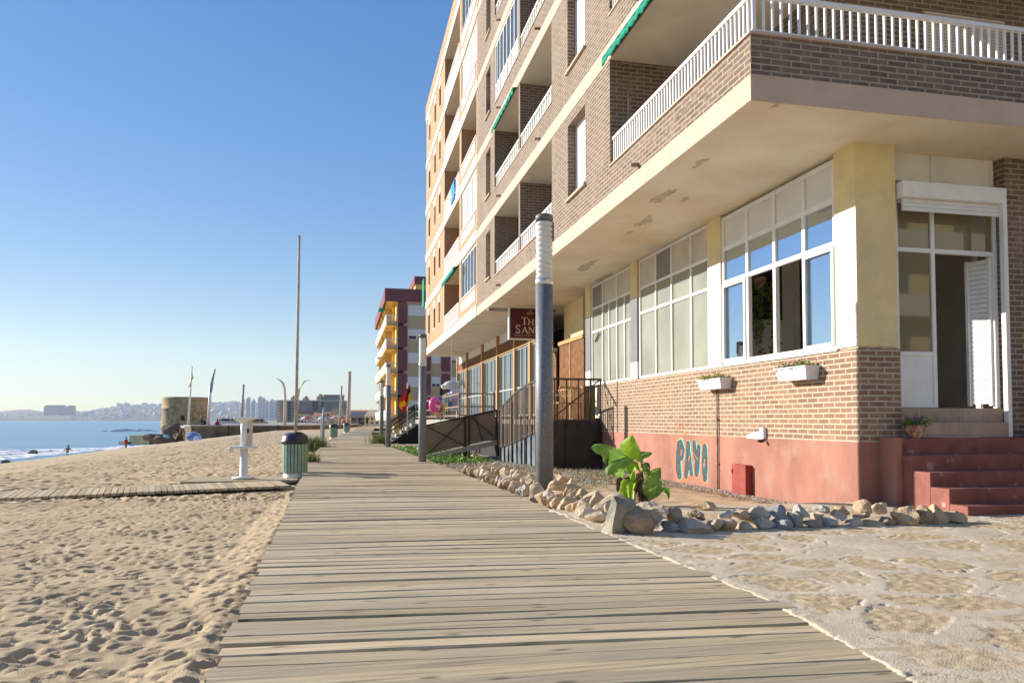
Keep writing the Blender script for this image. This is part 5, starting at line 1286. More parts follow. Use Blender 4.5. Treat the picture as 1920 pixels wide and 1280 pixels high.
def crv(pts, t):
    t = t * (len(pts) - 1); k = min(int(t), len(pts) - 2); f_ = t - k; P_ = [Vector(p) for p in pts]
    p0, p1, p2, p3 = P_[max(k - 1, 0)], P_[k], P_[k + 1], P_[min(k + 2, len(P_) - 1)]
    return .5 * ((2 * p1) + (p2 - p0) * f_ + (2 * p0 - 5 * p1 + 4 * p2 - p3) * f_ ** 2 + (3 * p1 - p0 - 3 * p2 + p3) * f_ ** 3)
def blade(rib, left, right, mt, seed, tear=.04, fold=.03):
    """leaf blade between its left edge, midrib and right edge, each a curve in plant millimetres (x, y, depth)"""
    rr = random.Random(seed); n = 26; W = 5; m_ = MB(); c = [L3(*crv(rib, i / n)) for i in range(n + 1)]
    for i in range(n + 1):
        a, b_ = L3(*crv(left, i / n)), L3(*crv(right, i / n))
        for j in range(-W, W + 1):
            q = abs(j) / W; e = a if j < 0 else b_; rip = 1 - (tear * rr.random() if abs(j) == W and 0 < i < n else 0)
            p = c[i].lerp(e, q * rip) + TOC * (fold * math.sin(math.pi * q) + .006 * math.sin(i * 2.1 + j * .6) * q)
            m_.v.append(tuple(p))
    k = 2 * W + 1
    for i in range(n):
        for j in range(2 * W):
            if rr.random() < tear * .4 and (j < 2 or j > 2 * W - 3): continue
            a = i * k + j; m_.f.append([a, a + 1, a + k + 1, a + k]); m_.m.append(0); m_.sm.append(True)
    o = m_.build('leaf', M[mt], bp_, fix=False)
    r_ = MB(); r_.tube([p + TOC * .004 for p in c], [.009 * (1 - .8 * i / n) for i in range(n + 1)], 6); r_.build('midrib', M['midrib'], o)
    return o
blade([(790, 500, .06), (745, 380, .10), (700, 260, .10), (655, 140, .05)], [(790, 500, .06), (640, 470, .02), (505, 430, -.04), (500, 290, -.05), (570, 190, 0), (655, 140, .05)], [(790, 500, .06), (775, 420, .07), (745, 320, .08), (700, 220, .07), (655, 140, .05)], 'banana', 1)
blade([(640, 470, .08), (520, 390, .13), (390, 335, .16), (290, 300, .16), (180, 285, .14), (115, 303, .10)], [(640, 470, .08), (540, 440, .12), (450, 480, .14), (290, 520, .15), (245, 420, .14), (180, 385, .12), (115, 303, .10)], [(640, 470, .08), (540, 360, .08), (430, 300, .08), (300, 262, .10), (170, 253, .10), (115, 303, .10)], 'banana_dull', 2, tear=.12)
blade([(760, 620, .05), (600, 450, .16), (480, 490, .22), (390, 570, .24), (300, 655, .22)], [(760, 620, .05), (600, 520, .16), (530, 600, .18), (510, 690, .18), (400, 690, .2), (360, 640, .22), (300, 655, .22)], [(760, 620, .05), (600, 430, .14), (440, 450, .16), (330, 500, .18), (280, 580, .2), (300, 655, .22)], 'banana_dull', 3, tear=.14)
blade([(760, 640, .05), (640, 470, .17), (600, 540, .20), (605, 640, .20)], [(760, 640, .05), (720, 500, .12), (680, 570, .16), (605, 640, .20)], [(760, 640, .05), (560, 470, .15), (550, 600, .17), (605, 640, .20)], 'banana', 8)
blade([(740, 720, .06), (620, 720, .13), (595, 850, .15), (615, 1000, .13)], [(740, 720, .06), (680, 790, .10), (650, 900, .11), (615, 1000, .13)], [(740, 720, .06), (510, 715, .12), (482, 890, .13), (615, 1000, .13)], 'banana', 4)
blade([(850, 1000, .04), (890, 880, .09), (950, 740, .12), (1015, 560, .08)], [(850, 1000, .04), (775, 890, .08), (780, 750, .06), (850, 650, .05), (930, 580, .06), (1015, 560, .08)], [(850, 1000, .04), (970, 945, .06), (1042, 870, .05), (1035, 720, .06), (1025, 620, .07), (1015, 560, .08)], 'banana_dull', 5)
blade([(850, 1000, 0), (960, 870, .02), (1070, 850, 0), (1130, 985, .0)], [(850, 1000, 0), (1000, 830, .02), (1165, 835, 0), (1165, 900, 0), (1130, 985, 0)], [(850, 1000, 0), (980, 900, 0), (1090, 900, 0), (1130, 985, 0)], 'banana_dull', 6, tear=.2)
blade([(790, 620, 0), (790, 430, -.03), (860, 390, -.05), (935, 375, -.06)], [(790, 620, 0), (750, 370, -.04), (850, 360, -.05), (935, 372, -.06)], [(790, 620, 0), (800, 470, -.02), (890, 440, -.04), (935, 380, -.06)], 'banana_dull', 7, tear=.2)
blade([(770, 640, 0), (820, 560, .08), (870, 600, .12), (850, 680, .12)], [(770, 640, 0), (800, 500, .08), (860, 560, .1), (850, 680, .12)], [(770, 640, 0), (770, 600, .1), (800, 660, .12), (850, 680, .12)], 'banana_dull', 9, tear=.2)
blade([(700, 760, .10), (640, 690, .14), (650, 640, .15), (665, 590, .14)], [(700, 760, .10), (610, 740, .12), (610, 650, .13), (665, 590, .14)], [(700, 760, .10), (690, 700, .12), (680, 650, .13), (665, 590, .14)], 'banana', 10)
for s_, rib in enumerate(([(740, 640, .05), (700, 720, .10), (690, 900, .10)], [(780, 700, .05), (740, 800, .11), (745, 1000, .10)], [(790, 880, .04), (810, 930, .10), (820, 1120, .09)], [(760, 850, .03), (650, 830, .10), (610, 960, .10)], [(500, 690, .1), (470, 740, .1), (455, 880, .09)], [(770, 560, .05), (840, 520, .1), (860, 640, .1)], [(640, 660, .1), (600, 700, .13), (540, 700, .12)])):
    leaf(rib, 38, 42, 'dryleaf' if s_ != 6 else 'dryleaf', 20 + s_, droop=.3, tear=.5, name='dry_leaf')
m_ = MB(); m_.tube([L3(690, 1240, .08), L3(680, 1100, .08), L3(675, 960, .06), L3(690, 800, .04)], [.020, .022, .020, .014], 10); m_.build('stalk', M['midrib'], bp_)
m_ = MB(); m_.tube([L3(790, 1250, 0), L3(790, 1050, 0), L3(770, 850, 0), L3(770, 620, 0)], [.095, .085, .055, .03], 14); m_.build('stem', M['dryleaf'], bp_)
m_ = MB(); m_.tube([L3(800, 1200, .06), L3(790, 1020, .07)], [.012, .01], 8); m_.tube([L3(850, 1180, .03), L3(880, 1000, .04)], [.03, .02], 8); m_.build('sheath', M['lumber'], bp_)
# ---------------------------------------------------------------- flower boxes and pot
M['box_white'] = mat('white embossed plastic', (.74, .74, .76), .5, var=.05, bump=.5, bscale=35, vscale=5)
FL = {'yellow': mat('yellow petals', (.80, .52, .02), .7, var=.1), 'orange': mat('orange petals', (.75, .22, .03), .7, var=.1), 'pink': mat('pink petals', (.72, .18, .26), .7, var=.1), 'violet': mat('violet petals', (.30, .10, .45), .7, var=.1)}
M['herb'] = mat('small green leaves', (.15, .26, .05), .6, var=.3, vscale=20, col2=(.06, .14, .02), trans=.2)
def herb(m_, c, sx, sy, sz, n, s, seed, m0=0, up=.7):
    rr = random.Random(seed)
    for i in range(n):
        p = Vector((c[0] + rr.uniform(-sx, sx), c[1] + rr.uniform(-sy, sy), c[2] + abs(rr.gauss(0, .5)) * sz))
        a = Vector((rr.gauss(0, 1), rr.gauss(0, 1), rr.gauss(0, .6))).normalized(); b_ = a.cross(Vector((rr.gauss(0, 1), rr.gauss(0, 1), 1))).normalized(); q = s * rr.uniform(.6, 1.3)
        m_.add([p - b_ * q * .4, p + a * q * .6 - b_ * q * .1, p + a * q * 1.2, p + a * q * .5 + b_ * q * .4], [(0, 1, 2, 3)], m0)
def flowerbox(y0, y1, z0, z1, cols, lab):
    t = thing('flower_box', lab, 'flower box', (WX, (y0 + y1) / 2, z0), 'white flower boxes on the brick wall')
    xo, xi = WX - .24, WX - .01; q = .04
    m_ = MB(); m_.add([(xo + q, y0 + q, z0), (xi, y0 + q, z0), (xi, y1 - q, z0), (xo + q, y1 - q, z0), (xo, y0, z1), (xi, y0, z1), (xi, y1, z1), (xo, y1, z1)], [(0, 3, 2, 1), (0, 1, 5, 4), (1, 2, 6, 5), (2, 3, 7, 6), (3, 0, 4, 7)])
    m_.box(xo - .015, xi, y0 - .015, y0 + .01, z1, z1 + .025); m_.box(xo - .015, xi, y1 - .01, y1 + .015, z1, z1 + .025); m_.box(xo - .015, xo + .01, y0 + .011, y1 - .011, z1 + .001, z1 + .024)
    m_.build('trough', M['box_white'], t)
    m_ = MB(); m_.box(xo + .012, xi - .005, y0 + .012, y1 - .012, z1 - .03, z1 + .005); m_.build('potting_soil', M['dryleaf'], t)
    m_ = MB(); herb(m_, ((xo + xi) / 2 - .02, (y0 + y1) / 2, z1 + .0), .11, (y1 - y0) / 2 - .02, .085, 420, .045, int(y0 * 10)); m_.build('foliage', M['herb'], t, fix=False)
    for j, (cn, k_) in enumerate(cols):
        m_ = MB(); rr = random.Random(j + int(y0 * 7))
        for i in range(k_):
            m_.sphere(((xo + xi) / 2 - .03 + rr.uniform(-.1, .1), (y0 + y1) / 2 + rr.uniform(-.5, .5) * (y1 - y0) * .95, z1 + rr.uniform(.03, .12)), rr.uniform(.012, .02), (1, 1, .6), 4)
        m_.build('blossom', FL[cn], t)
flowerbox(12.05, 12.92, 1.65, 1.81, [('yellow', 26), ('orange', 10)], 'white flower box with yellow flowers on the brick wall above the pipe')
flowerbox(9.55, 10.32, 1.68, 1.85, [('orange', 14), ('pink', 18)], 'white flower box with orange and pink flowers on the brick wall nearest the corner pillar')
pt = thing('flower_pot', 'patterned terracotta pot with small purple flowers on the top red step', 'flower pot', (7.30, 8.58, .865))
m_ = MB(); m_.lathe([(.001, 0), (.07, 0), (.125, .10), (.115, .17), (.10, .175), (.10, .15), (.001, .15)], (7.30, 8.58, .866), 8, sm=False); M['terracotta'] = mat('terracotta', (.42, .17, .10), .8, var=.15, vscale=8, stain=(.55, .35, .27), sscale=14, slo=.5, shi=.55); m_.build('pot', M['terracotta'], pt)
m_ = MB(); herb(m_, (7.30, 8.56, 1.03), .17, .12, .10, 260, .045, 3); m_.build('foliage', M['herb'], pt, fix=False)
m_ = MB(); rr = random.Random(2)
for i in range(22): m_.sphere((7.30 + rr.uniform(-.18, .18), 8.55 + rr.uniform(-.1, .1), 1.06 + rr.uniform(0, .09)), .016, (1, 1, .6), 4)
m_.build('blossom', FL['violet'], pt)
m_ = MB()
for i in range(7): m_.sphere((7.30 + rr.uniform(-.18, .18), 8.52 + rr.uniform(-.1, .1), 1.06 + rr.uniform(0, .09)), .015, (1, 1, .6), 4)
m_.build('blossom', FL['yellow'], pt)
# ---------------------------------------------------------------- grass and ground plants
M['grass'] = mat('coarse green grass', (.16, .25, .05), .7, var=.3, vscale=6, col2=(.07, .13, .025), trans=.2)
M['grass_dry'] = mat('pale dry grass', (.34, .32, .13), .8, var=.25, vscale=6, trans=.2)
def blades(m_, n, fx, hz, seed, wd=.006):
    rr = random.Random(seed)
    for i in range(n):
        x, y, z = fx(rr); h = hz * rr.uniform(.4, 1.3); a = rr.uniform(0, 6.28); l = rr.uniform(.1, .9) * h
        d_ = Vector((math.cos(a), math.sin(a), 0)); s_ = Vector((-d_.y, d_.x, 0)) * wd
        p = Vector((x, y, z)); q = p + d_ * l * .35 + Vector((0, 0, h * .7)); t_ = p + d_ * l + Vector((0, 0, h))
        m_.add([p - s_, p + s_, q + s_ * .7, q - s_ * .7, t_], [(0, 1, 2, 3), (3, 2, 4)], 0 if rr.random() < .7 else 1)
def clump(x, y, z, r, h, n, lab, seed):
    m_ = MB(); blades(m_, n, lambda q: (x + q.gauss(0, r * .5), y + q.gauss(0, r * .5), z), h, seed, wd=.012); tag(m_.build('grass_clump', [M['grass'], M['grass_dry']], fix=False), lab, 'grass clump', 'grass clumps by the boardwalk')
p = onz(588, 842, -.1); clump(p.x - .05, p.y, -.2, .55, .55, 900, 'bright green grass clump at the left edge of the boardwalk behind the nearest bin', 1)
p = onz(578, 872, -.1); clump(p.x, p.y, -.2, .28, .42, 400, 'small green grass tuft touching the nearest bin', 2)
clump(1.62, 36.2, -.2, .42, .6, 500, 'green grass clump at the foot of the furthest lamp post', 3)
m_ = MB()
def gp(q):
    y = 21.5 + 11 * q.random(); xl = interp(RIGHT, y) + .05; return (xl + (q.random() ** 1.4) * 2.0, y, BEDZ(3, y) - .02)
M['succulent'] = mat('low green ground cover', (.24, .36, .07), .5, var=.25, vscale=8, col2=(.10, .20, .03), trans=.2)
rr = random.Random(8)
for i in range(5200):
    x, y, z = gp(rr); herb(m_, (x, y, z), .02, .02, .16, 1, .11, i)
tag(m_.build('ground_cover', M['succulent'], fix=False), kind='stuff')
m_ = MB()
def gq(q):
    y = q.uniform(13.2, 23); return (q.uniform(2.65, 6.2), y, BEDZ(4, y) - .01)
rr0 = random.Random(5); cents = [gq(rr0) for _ in range(170)]
def gr(q):
    c_ = q.choice(cents); return (c_[0] + q.gauss(0, .16), c_[1] + q.gauss(0, .22), c_[2])
blades(m_, 2600, gr, .07, 6, wd=.006)
tag(m_.build('grass', [M['grass'], M['grass_dry']], fix=False), kind='stuff')
# ---------------------------------------------------------------- inside the open window
hp = thing('hanging_plant', 'trailing green plant hanging inside the open window', 'plant', (7.6, 12.2, 3.2))
m_ = MB(); rr = random.Random(3)
for s_ in range(16):
    x0, y0 = 7.25 + rr.uniform(-.25, .25), 12.25 + rr.uniform(-.3, .3); ln = rr.uniform(.35, 1.5)
    for i in range(int(ln / .035)): herb(m_, (x0 + rr.gauss(0, .03), y0 + rr.gauss(0, .03), 3.55 - i * .035), .04, .04, .02, 2, .075, s_ * 100 + i)
M['houseplant'] = mat('house plant leaf', (.20, .30, .05), .5, var=.3, vscale=9, trans=.2)
m_.build('foliage', M['houseplant'], hp, fix=False)
m_ = MB(); m_.lathe([(.05, 0), (.12, .12), (.13, .2)], (7.25, 12.25, 3.45), 14); m_.build('pot', M['terracotta'], hp)
m_ = MB(); m_.bar((7.25, 12.25, 3.6), (7.25, 12.25, 4.8), .012, .012); m_.build('hanger', M['steel'], hp)
sf = thing('sofa', 'grey sofa in the dark room seen through the open door', 'sofa', (9.0, 12.0, 1.26)); M['sofa'] = mat('grey sofa fabric', (.16, .145, .13), .9, var=.1)
m_ = MB(); m_.box(8.4, 9.9, 11.6, 12.4, 1.30, 1.62); s1 = m_.build('seat', M['sofa'], sf); bevel(s1, .04)
m_ = MB(); m_.box(8.4, 9.9, 12.3, 12.55, 1.62, 2.1); s1 = m_.build('backrest', M['sofa'], sf); bevel(s1, .04)
m_ = MB(); m_.box(8.95, 9.5, 11.8, 12.2, 1.62, 1.75); s1 = m_.build('cushion', M['interior'], sf); bevel(s1, .05, 3)
for x in (8.45, 9.85):
    m_ = MB(); m_.box(x - .06, x + .06, 11.6, 12.5, 1.262, 1.8); m_.build('armrest', M['sofa'], sf)
# ---------------------------------------------------------------- beach and middle distance
M['stonetower'] = mat('rubble stone', (.62, .43, .23), .95, bump=1.0, bscale=3.2, vscale=1.6, col2=(.29, .19, .095), spec=.1, detail=9, stain=(.58, .45, .29), sscale=1.2, slo=.52, shi=.62)
M['wallstone'] = mat('dark harbour stone', (.24, .18, .12), .95, bump=1.0, bscale=4, vscale=1.2, col2=(.10, .075, .055), spec=.1)
tw = thing('watchtower', 'round honey coloured stone watchtower standing at the water edge', 'tower', (-23.8, 125, -1.5))
c_ = at(349.5, 129.5); r0 = 42.5 * 129.5 / FPX
m_ = MB(); zt = zat(744, 127); pr = [(r0 * 1.01, -3.2), (r0 * 1.0, .5), (r0 * .985, zt - 2.05), (r0 * 1.0, zt - 2.0), (r0 * 1.0, zt - 1.85), (r0 * .98, zt - 1.80), (r0 * .985, zt - .35), (r0 * .985, zt), (r0 * .8, zt), (r0 * .8, zt - .6), (.01, zt - .6)]
m_.lathe(pr, (c_.x, c_.y, 0), 56); m_.build('tower_wall', M['stonetower'], tw)
wd = at(343, 129.5 - r0 * 1.0); m_ = MB(); m_.box(wd.x - .24, wd.x + .24, wd.y - .12, wd.y + .4, zat(788, 126), zat(779, 126)); m_.build('window', M['dark'], tw)
wd2 = at(383, 129.5 - r0 * .62); m_ = MB(); m_.box(wd2.x - .35, wd2.x + .35, wd2.y - .35, wd2.y + .4, .2, zat(789, 127)); m_.build('door', M['dark'], tw)
m_ = MB()
jw = thing('promenade_wall', 'long low dark stone wall between the beach and the promenade', 'wall', (-9, 95, -.3))
pts = [at(352, 100), at(365, 94), at(430, 94), at(520, 96), at(600, 108), at(640, 116)]
for a, b_ in zip(pts[:-1], pts[1:]):
    h0 = zat(798.5, 96); m_.bar((a.x, a.y, -.6), (b_.x, b_.y, -.6), .7, 2 * (h0 + .6))
    m_.bar((a.x, a.y, h0 + .04), (b_.x, b_.y, h0 + .04), .95, .16, 1)
m_.build('stone_wall', [M['wallstone'], M['concrete']], jw)
# promenade surface behind the wall
m_ = MB(); m_.poly([tuple(at(330, 116)), tuple(at(346, 102)), tuple(at(366, 96)), tuple(at(520, 98)), tuple(at(640, 118)), tuple(at(690, 260)), tuple(at(395, 260)), tuple(at(392, 140))][::1], (0, 0, .3)); tag(m_.build('promenade', M['concrete']), kind='structure')
# rocks and concrete groyne
gr_ = thing('groyne_block', 'long algae stained concrete block at the water edge', 'groyne', tuple(at(265, 106, -2.3)))
M['algae'] = mat('algae stained concrete', (.30, .27, .15), .9, var=.15, vscale=1.2, bump=.3, bscale=6, stain=(.16, .20, .03), sscale=.6, slo=.56, shi=.66)
a, b_, d_ = at(244, 108), at(281, 106), at(309, 112)
m_ = MB(); zt = zat(816, 107); m_.poly([(a.x, a.y, -3.2), (b_.x, b_.y, -3.2), (d_.x, d_.y, -3.2), (d_.x - 2.2, d_.y + 2, -3.2), (a.x + .2, a.y + 3.5, -3.2)], (0, 0, zt + 3.2)); m_.build('block', M['algae'], gr_)
m_ = MB(); e = at(228, 110); m_.bar((e.x, e.y, -2.25), (a.x, a.y, -2.25), .6, .5); m_.build('ledge', M['wallstone'], gr_)
RK = [(300, 824, 103, 2.0, 1.0, 'brown rock heap'), (325, 812, 108, 2.3, 1.5, ''), (313, 826, 98, 1.6, .9, ''), (335, 806, 110, 1.8, 1.3, ''), (340, 818, 104, 1.6, .9, '')]
LB = ['brown boulder beside the algae stained block', 'big boulder at the foot of the watchtower', 'low dark boulder on the sand in front of the watchtower', 'boulder leaning against the watchtower base', 'boulder by the blue beach parasol']
for (px, py, d, rx, rz, _), lb in zip(RK, LB):
    q = at(px, d, zat(py, d)); o = stone(q, rx, rx * .7, rz, 2, lb, seed=int(px), name='boulder', group='boulders below the watchtower', mt=M['wallstone'], rot=Euler((.1, .1, .4)))
q = at(64, 76, -2.3); stone((q.x, q.y, -2.35), .62, .55, .52, 2, 'round dark rock standing out of the sea', seed=31, name='sea_rock', group='dark rocks in the sea', mt=M['wallstone'])
q = at(145, 84, -2.3); stone((q.x, q.y, -2.5), .5, .5, .28, 2, 'small flat dark rock near the swimmer', seed=32, name='sea_rock', group='dark rocks in the sea', mt=M['wallstone'])
q = at(108, 82, -2.3); stone((q.x, q.y, -2.52), .9, .4, .26, 2, 'low dark rock between the round rock and the swimmer', seed=33, name='sea_rock', group='dark rocks in the sea', mt=M['wallstone'])
q = at(15, 60, -2.2); stone((q.x, q.y, -2.2), .5, .35, .12, 2, 'small heap of dark seaweed at the left water edge', seed=34, name='seaweed_heap', group='seaweed on the sand', mt=M['wallstone'])
# ---- people
SK = mat('skin', (.42, .23, .15), .6, var=.05); SKD = mat('tanned skin', (.30, .15, .09), .6, var=.05)
CL = {n: mat(n + ' cloth', c, .85, var=.08) for n, c in {'red': (.50, .03, .03), 'navy': (.03, .04, .10), 'black': (.02, .02, .025), 'white': (.75, .75, .75), 'blue': (.1, .2, .5), 'grey': (.2, .2, .22), 'pink': (.6, .25, .3)}.items()}
HR = mat('dark hair', (.03, .02, .015), .7, var=.1)
def person(loc, h, face, pose, lab, skin=SK, top=None, bottom=None, cat='person', legs='bare'):
    t = thing('person', lab, cat, tuple(loc)); L_ = Vector(loc); k = h / 1.72; c, s = math.cos(face), math.sin(face)
    def P(a, b_, z): return L_ + Vector((a * c - b_ * s, a * s + b_ * c, z)) * k       # a: to the side, b: forward
    st = dict(hip=(0, 0, .92), chest=(0, .0, 1.30), neck=(0, 0.0, 1.46), head=(0, .02, 1.60), lk=(.11, .05, .48), rk=(-.11, -.02, .48), lf=(.11, .0, .06), rf=(-.12, -.06, .06), lt=(.12, .14, .03), rt=(-.13, .10, .03), le=(.27, .02, 1.13), re=(-.27, .02, 1.13), lh=(.25, .12, .90), rh=(-.25, .12, .90))
    if pose == 'walk': st.update(lk=(.10, .16, .50), lf=(.10, .22, .08), lt=(.10, .36, .05), rk=(-.10, -.05, .48), rf=(-.10, -.30, .14), rt=(-.10, -.18, .06), lh=(.24, -.10, .88), rh=(-.24, .22, .92))
    if pose == 'sit': st.update(hip=(0, 0, .14), chest=(0, .10, .55), neck=(0, .14, .70), head=(0, .18, .84), lk=(.13, .42, .46), rk=(-.13, .42, .46), lf=(.12, .60, .08), rf=(-.12, .60, .08), lt=(.12, .74, .05), rt=(-.12, .74, .05), le=(.26, .24, .40), re=(-.26, .24, .40), lh=(.16, .42, .42), rh=(-.16, .42, .42))
    if pose == 'bend': st.update(chest=(.0, .28, 1.18), neck=(0, .38, 1.30), head=(0, .47, 1.38), le=(.24, .40, .95), re=(-.24, .40, .95), lh=(.15, .52, .75), rh=(-.15, .52, .75))
    if pose == 'wade': st.update(le=(.38, .05, 1.10), re=(-.36, .10, 1.12), lh=(.52, .16, 1.02), rh=(-.48, .28, 1.05), chest=(0, .08, 1.28), neck=(0, .12, 1.43), head=(0, .17, 1.56))
    ls = Vector(st['neck']) + Vector((.17, 0, -.06)); rs = Vector(st['neck']) + Vector((-.17, 0, -.06))
    lhp = Vector(st['hip']) + Vector((.09, 0, -.04)); rhp = Vector(st['hip']) + Vector((-.09, 0, -.04))
    V = [st['hip'], st['chest'], st['neck'], (Vector(st['head']) + Vector((0, 0, -.08))), (Vector(st['head']) + Vector((0, 0, .06))), ls, st['le'], st['lh'], rs, st['re'], st['rh'], lhp, st['lk'], st['lf'], st['lt'], rhp, st['rk'], st['rf'], st['rt']]
    rad = [.135, .145, .055, .085, .082, .062, .045, .032, .062, .045, .032, .095, .06, .042, .035, .095, .06, .042, .035]
    E = [(0, 1), (1, 2), (2, 3), (3, 4), (1, 5), (5, 6), (6, 7), (1, 8), (8, 9), (9, 10), (0, 11), (11, 12), (12, 13), (13, 14), (0, 15), (15, 16), (16, 17), (17, 18)]
    me = bpy.data.meshes.new('body'); me.from_pydata([tuple(P(*v) - L_) for v in V], E, []); o = bpy.data.objects.new('body', me); COL.objects.link(o); o.parent = t
    md = o.modifiers.new('skin', 'SKIN')
    if not me.skin_vertices: bmx = bmesh.new(); bmx.from_mesh(me); bmx.verts.layers.skin.verify(); bmx.to_mesh(me); bmx.free()
    for i, sv in enumerate(me.skin_vertices[0].data): sv.radius = (rad[i] * k, rad[i] * k); sv.use_root = (i == 0)
    sb = o.modifiers.new('sub', 'SUBSURF'); sb.levels = 1; sb.render_levels = 1
    me.materials.append(skin)
    hm = MB(); hd = P(*(Vector(st['head']) + Vector((0, -.02, .045)))); hm.sphere(hd, .105 * k, (1, 1, .95), 8); hm.build('hair', HR, t)
    hp_, ch_, nk_ = P(*st['hip']), P(*st['chest']), P(*st['neck'])
    if top:
        q = MB(); q.tube([hp_.lerp(ch_, -.05), hp_.lerp(ch_, .5), ch_, nk_.lerp(ch_, .25)], [.165 * k, .155 * k, .185 * k, .12 * k], 12)
        for a_, b2 in ((ls, st['le']), (rs, st['re'])): q.tube([P(*a_), P(*a_).lerp(P(*b2), .7)], [.085 * k, .07 * k], 10)
        q.build('shirt', CL[top], t)
    if bottom:
        q = MB(); q.tube([hp_.lerp(ch_, .12), hp_ - Vector((0, 0, .05 * k))], [.165 * k, .17 * k], 12)
        for a_, b2 in ((lhp, st['lk']), (rhp, st['rk'])): q.tube([P(*a_), P(*a_).lerp(P(*b2), .8)], [.115 * k, .09 * k], 10)
        q.build('shorts', CL[bottom], t)
    return t
q = at(238, 84, -2.36); person((q.x, q.y, -2.42), 1.62, YAW * 0 + 1.2, 'stand', 'woman in a red and white swimsuit standing at the water edge by the groyne', SKD, top='red')
q = at(128, 78, -2.9); person((q.x, q.y, -3.15), 1.7, -2.2, 'wade', 'bare chested swimmer wading behind the breaking wave', SKD)
q = at(674.5, 118, 0); person((q.x, q.y, 0), 1.72, math.pi - .1, 'walk', 'person in a navy top walking away at the boardwalk end, left of a pair', SKD, top='navy', bottom='navy')
q = at(688.5, 118, 0); person((q.x, q.y, 0), 1.66, math.pi + .1, 'walk', 'person in black walking away at the boardwalk end, right of a pair', SKD, top='black', bottom='black')
q = at(346, 84, -.9); person((q.x, q.y, zat(824, 84)), 1.7, 1.9, 'bend', 'person bending over beside the blue beach parasol', SKD, bottom='grey')
q = at(410, 96); person((q.x, q.y, zat(799, 96)), 1.7, 1.0, 'sit', 'person in dark red sitting on the promenade wall', SKD, top='red', bottom='black')
q = at(414, 97); person((q.x, q.y, zat(799, 97)), 1.6, .8, 'sit', 'person in white sitting on the promenade wall next to the one in red', SKD, top='white', bottom='grey')
q = at(379, 98); person((q.x, q.y, zat(799, 98)), 1.7, 2.6, 'stand', 'person in grey standing on the promenade by the watchtower door', SKD, top='grey', bottom='navy')
q = at(645, 116); person((q.x, q.y, zat(805, 116)), 1.7, 2.6, 'walk', 'person in dark red walking near the furthest bin', SKD, top='red', bottom='black')
# blue parasol half folded on the sand, towels and bags
q = at(365, 78); zz_ = zat(826, 78)
bpz = thing('beach_parasol', 'blue and white beach parasol lying open on the sand below the wall', 'parasol', (q.x, q.y, zz_))
m_ = MB(); n = 16
ax = Vector((.25, -.55, .62)).normalized(); u = ax.cross(Vector((0, 0, 1))).normalized(); v = ax.cross(u); cc = Vector((q.x, q.y, zz_ + .42))
vs_ = [cc + ax * .34]
for k_ in range(1, 5):
    for j in range(n): a = 2 * math.pi * j / n; r_ = .76 * k_ / 4; vs_.append(cc + (u * math.cos(a) + v * math.sin(a)) * r_ + ax * (.34 - .36 * (k_ / 4) ** 2))
fs_ = [(0, 1 + j, 1 + (j + 1) % n) for j in range(n)]
m_.add(vs_, fs_, 0)
for k_ in range(3):
    for j in range(n): a = 1 + k_ * n; m_.add([vs_[a + j], vs_[a + (j + 1) % n], vs_[a + n + (j + 1) % n], vs_[a + n + j]], [(0, 1, 2, 3)], (j // 3) % 2)
CLB = mat('blue parasol cloth', (.18, .25, .55), .8, var=.1, trans=.2); o = m_.build('canopy', [CLB, mat('pale blue parasol cloth', (.42, .47, .66), .8, var=.1, trans=.2)], bpz)
m_ = MB(); m_.tube([cc + ax * .34, cc - ax * 1.0], .018, 8); m_.build('pole', M['white'], bpz)
q = at(371, 70); z_ = zat(833, 70); m_ = MB(); m_.sphere((q.x, q.y, z_ + .13), .2, (1.2, .8, .75), 8); m_.tube([(q.x - .12, q.y, z_ + .22), (q.x, q.y, z_ + .40), (q.x + .12, q.y, z_ + .22)], .02, 6); tag(m_.build('beach_bag', CL['navy']), 'small dark beach bag on the sand below the blue parasol', 'bag')
q = at(313, 92); z_ = zat(817, 92); m_ = MB(); m_.sphere((q.x, q.y, z_), .28, (1.4, 1, .6), 8); m_.box(q.x - .3, q.x + .35, q.y - .2, q.y + .2, z_ - .22, z_ - .05); tag(m_.build('towel_bundle', mat('turquoise towel', (.2, .5, .55), .9, var=.25, vscale=4)), 'turquoise and white towel bundle on the rocks below the watchtower', 'towel')
# ---- poles, flag, curved promenade lamps
def pole(px, d, ztop, rad, lab, zb=-.35, mt='whitewall', nm='mast', lean=0, cat='pole', rt=None):
    q = at(px, d); t = MB(); t.tube([(q.x, q.y, zb), (q.x + lean * .5, q.y, (zb + ztop) / 2), (q.x + lean, q.y, ztop)], [rad, rad * .9, rt or rad * .75], 12)
    t.lathe([(rad * 1.6, 0), (rad * 1.6, .1), (rad, .14)], (q.x, q.y, zb), 12); t.sphere((q.x + lean, q.y, ztop), (rt or rad * .75) * 1.25, (1, 1, 1), 6)
    return tag(t.build(nm, M[mt]), lab, cat)
M['weathermast'] = mat('weathered pale wood mast', (.42, .39, .35), .7, var=.15, vscale=3)
pole(555, 45.0, zat(440, 45), .095, 'very tall weathered bare mast standing in the sand behind the nearest bin', zb=-.5, mt='weathermast', lean=.08)
pole(453, 97, zat(722, 97), .17, 'short bare grey mast on the promenade behind the foot shower', zb=.3, mt='weathermast', lean=.2)
pole(653, 100, zat(699, 100), .27, 'thick pale mast beside the furthest bin', mt='weathermast', lean=.15)
pole(637, 112, zat(725, 112), .18, 'slim grey mast left of the thick pale one', mt='weathermast', lean=.25)
fp = thing('flagpole', 'white flagpole in front of the watchtower flying a red and yellow flag', 'flagpole', tuple(at(353, 97, .3)))
q = at(353.5, 97); m_ = MB(); m_.tube([(q.x, q.y, .2), (q.x + .35, q.y, zat(686, 97))], [.15, .07], 12); m_.build('pole', M['white'], fp)
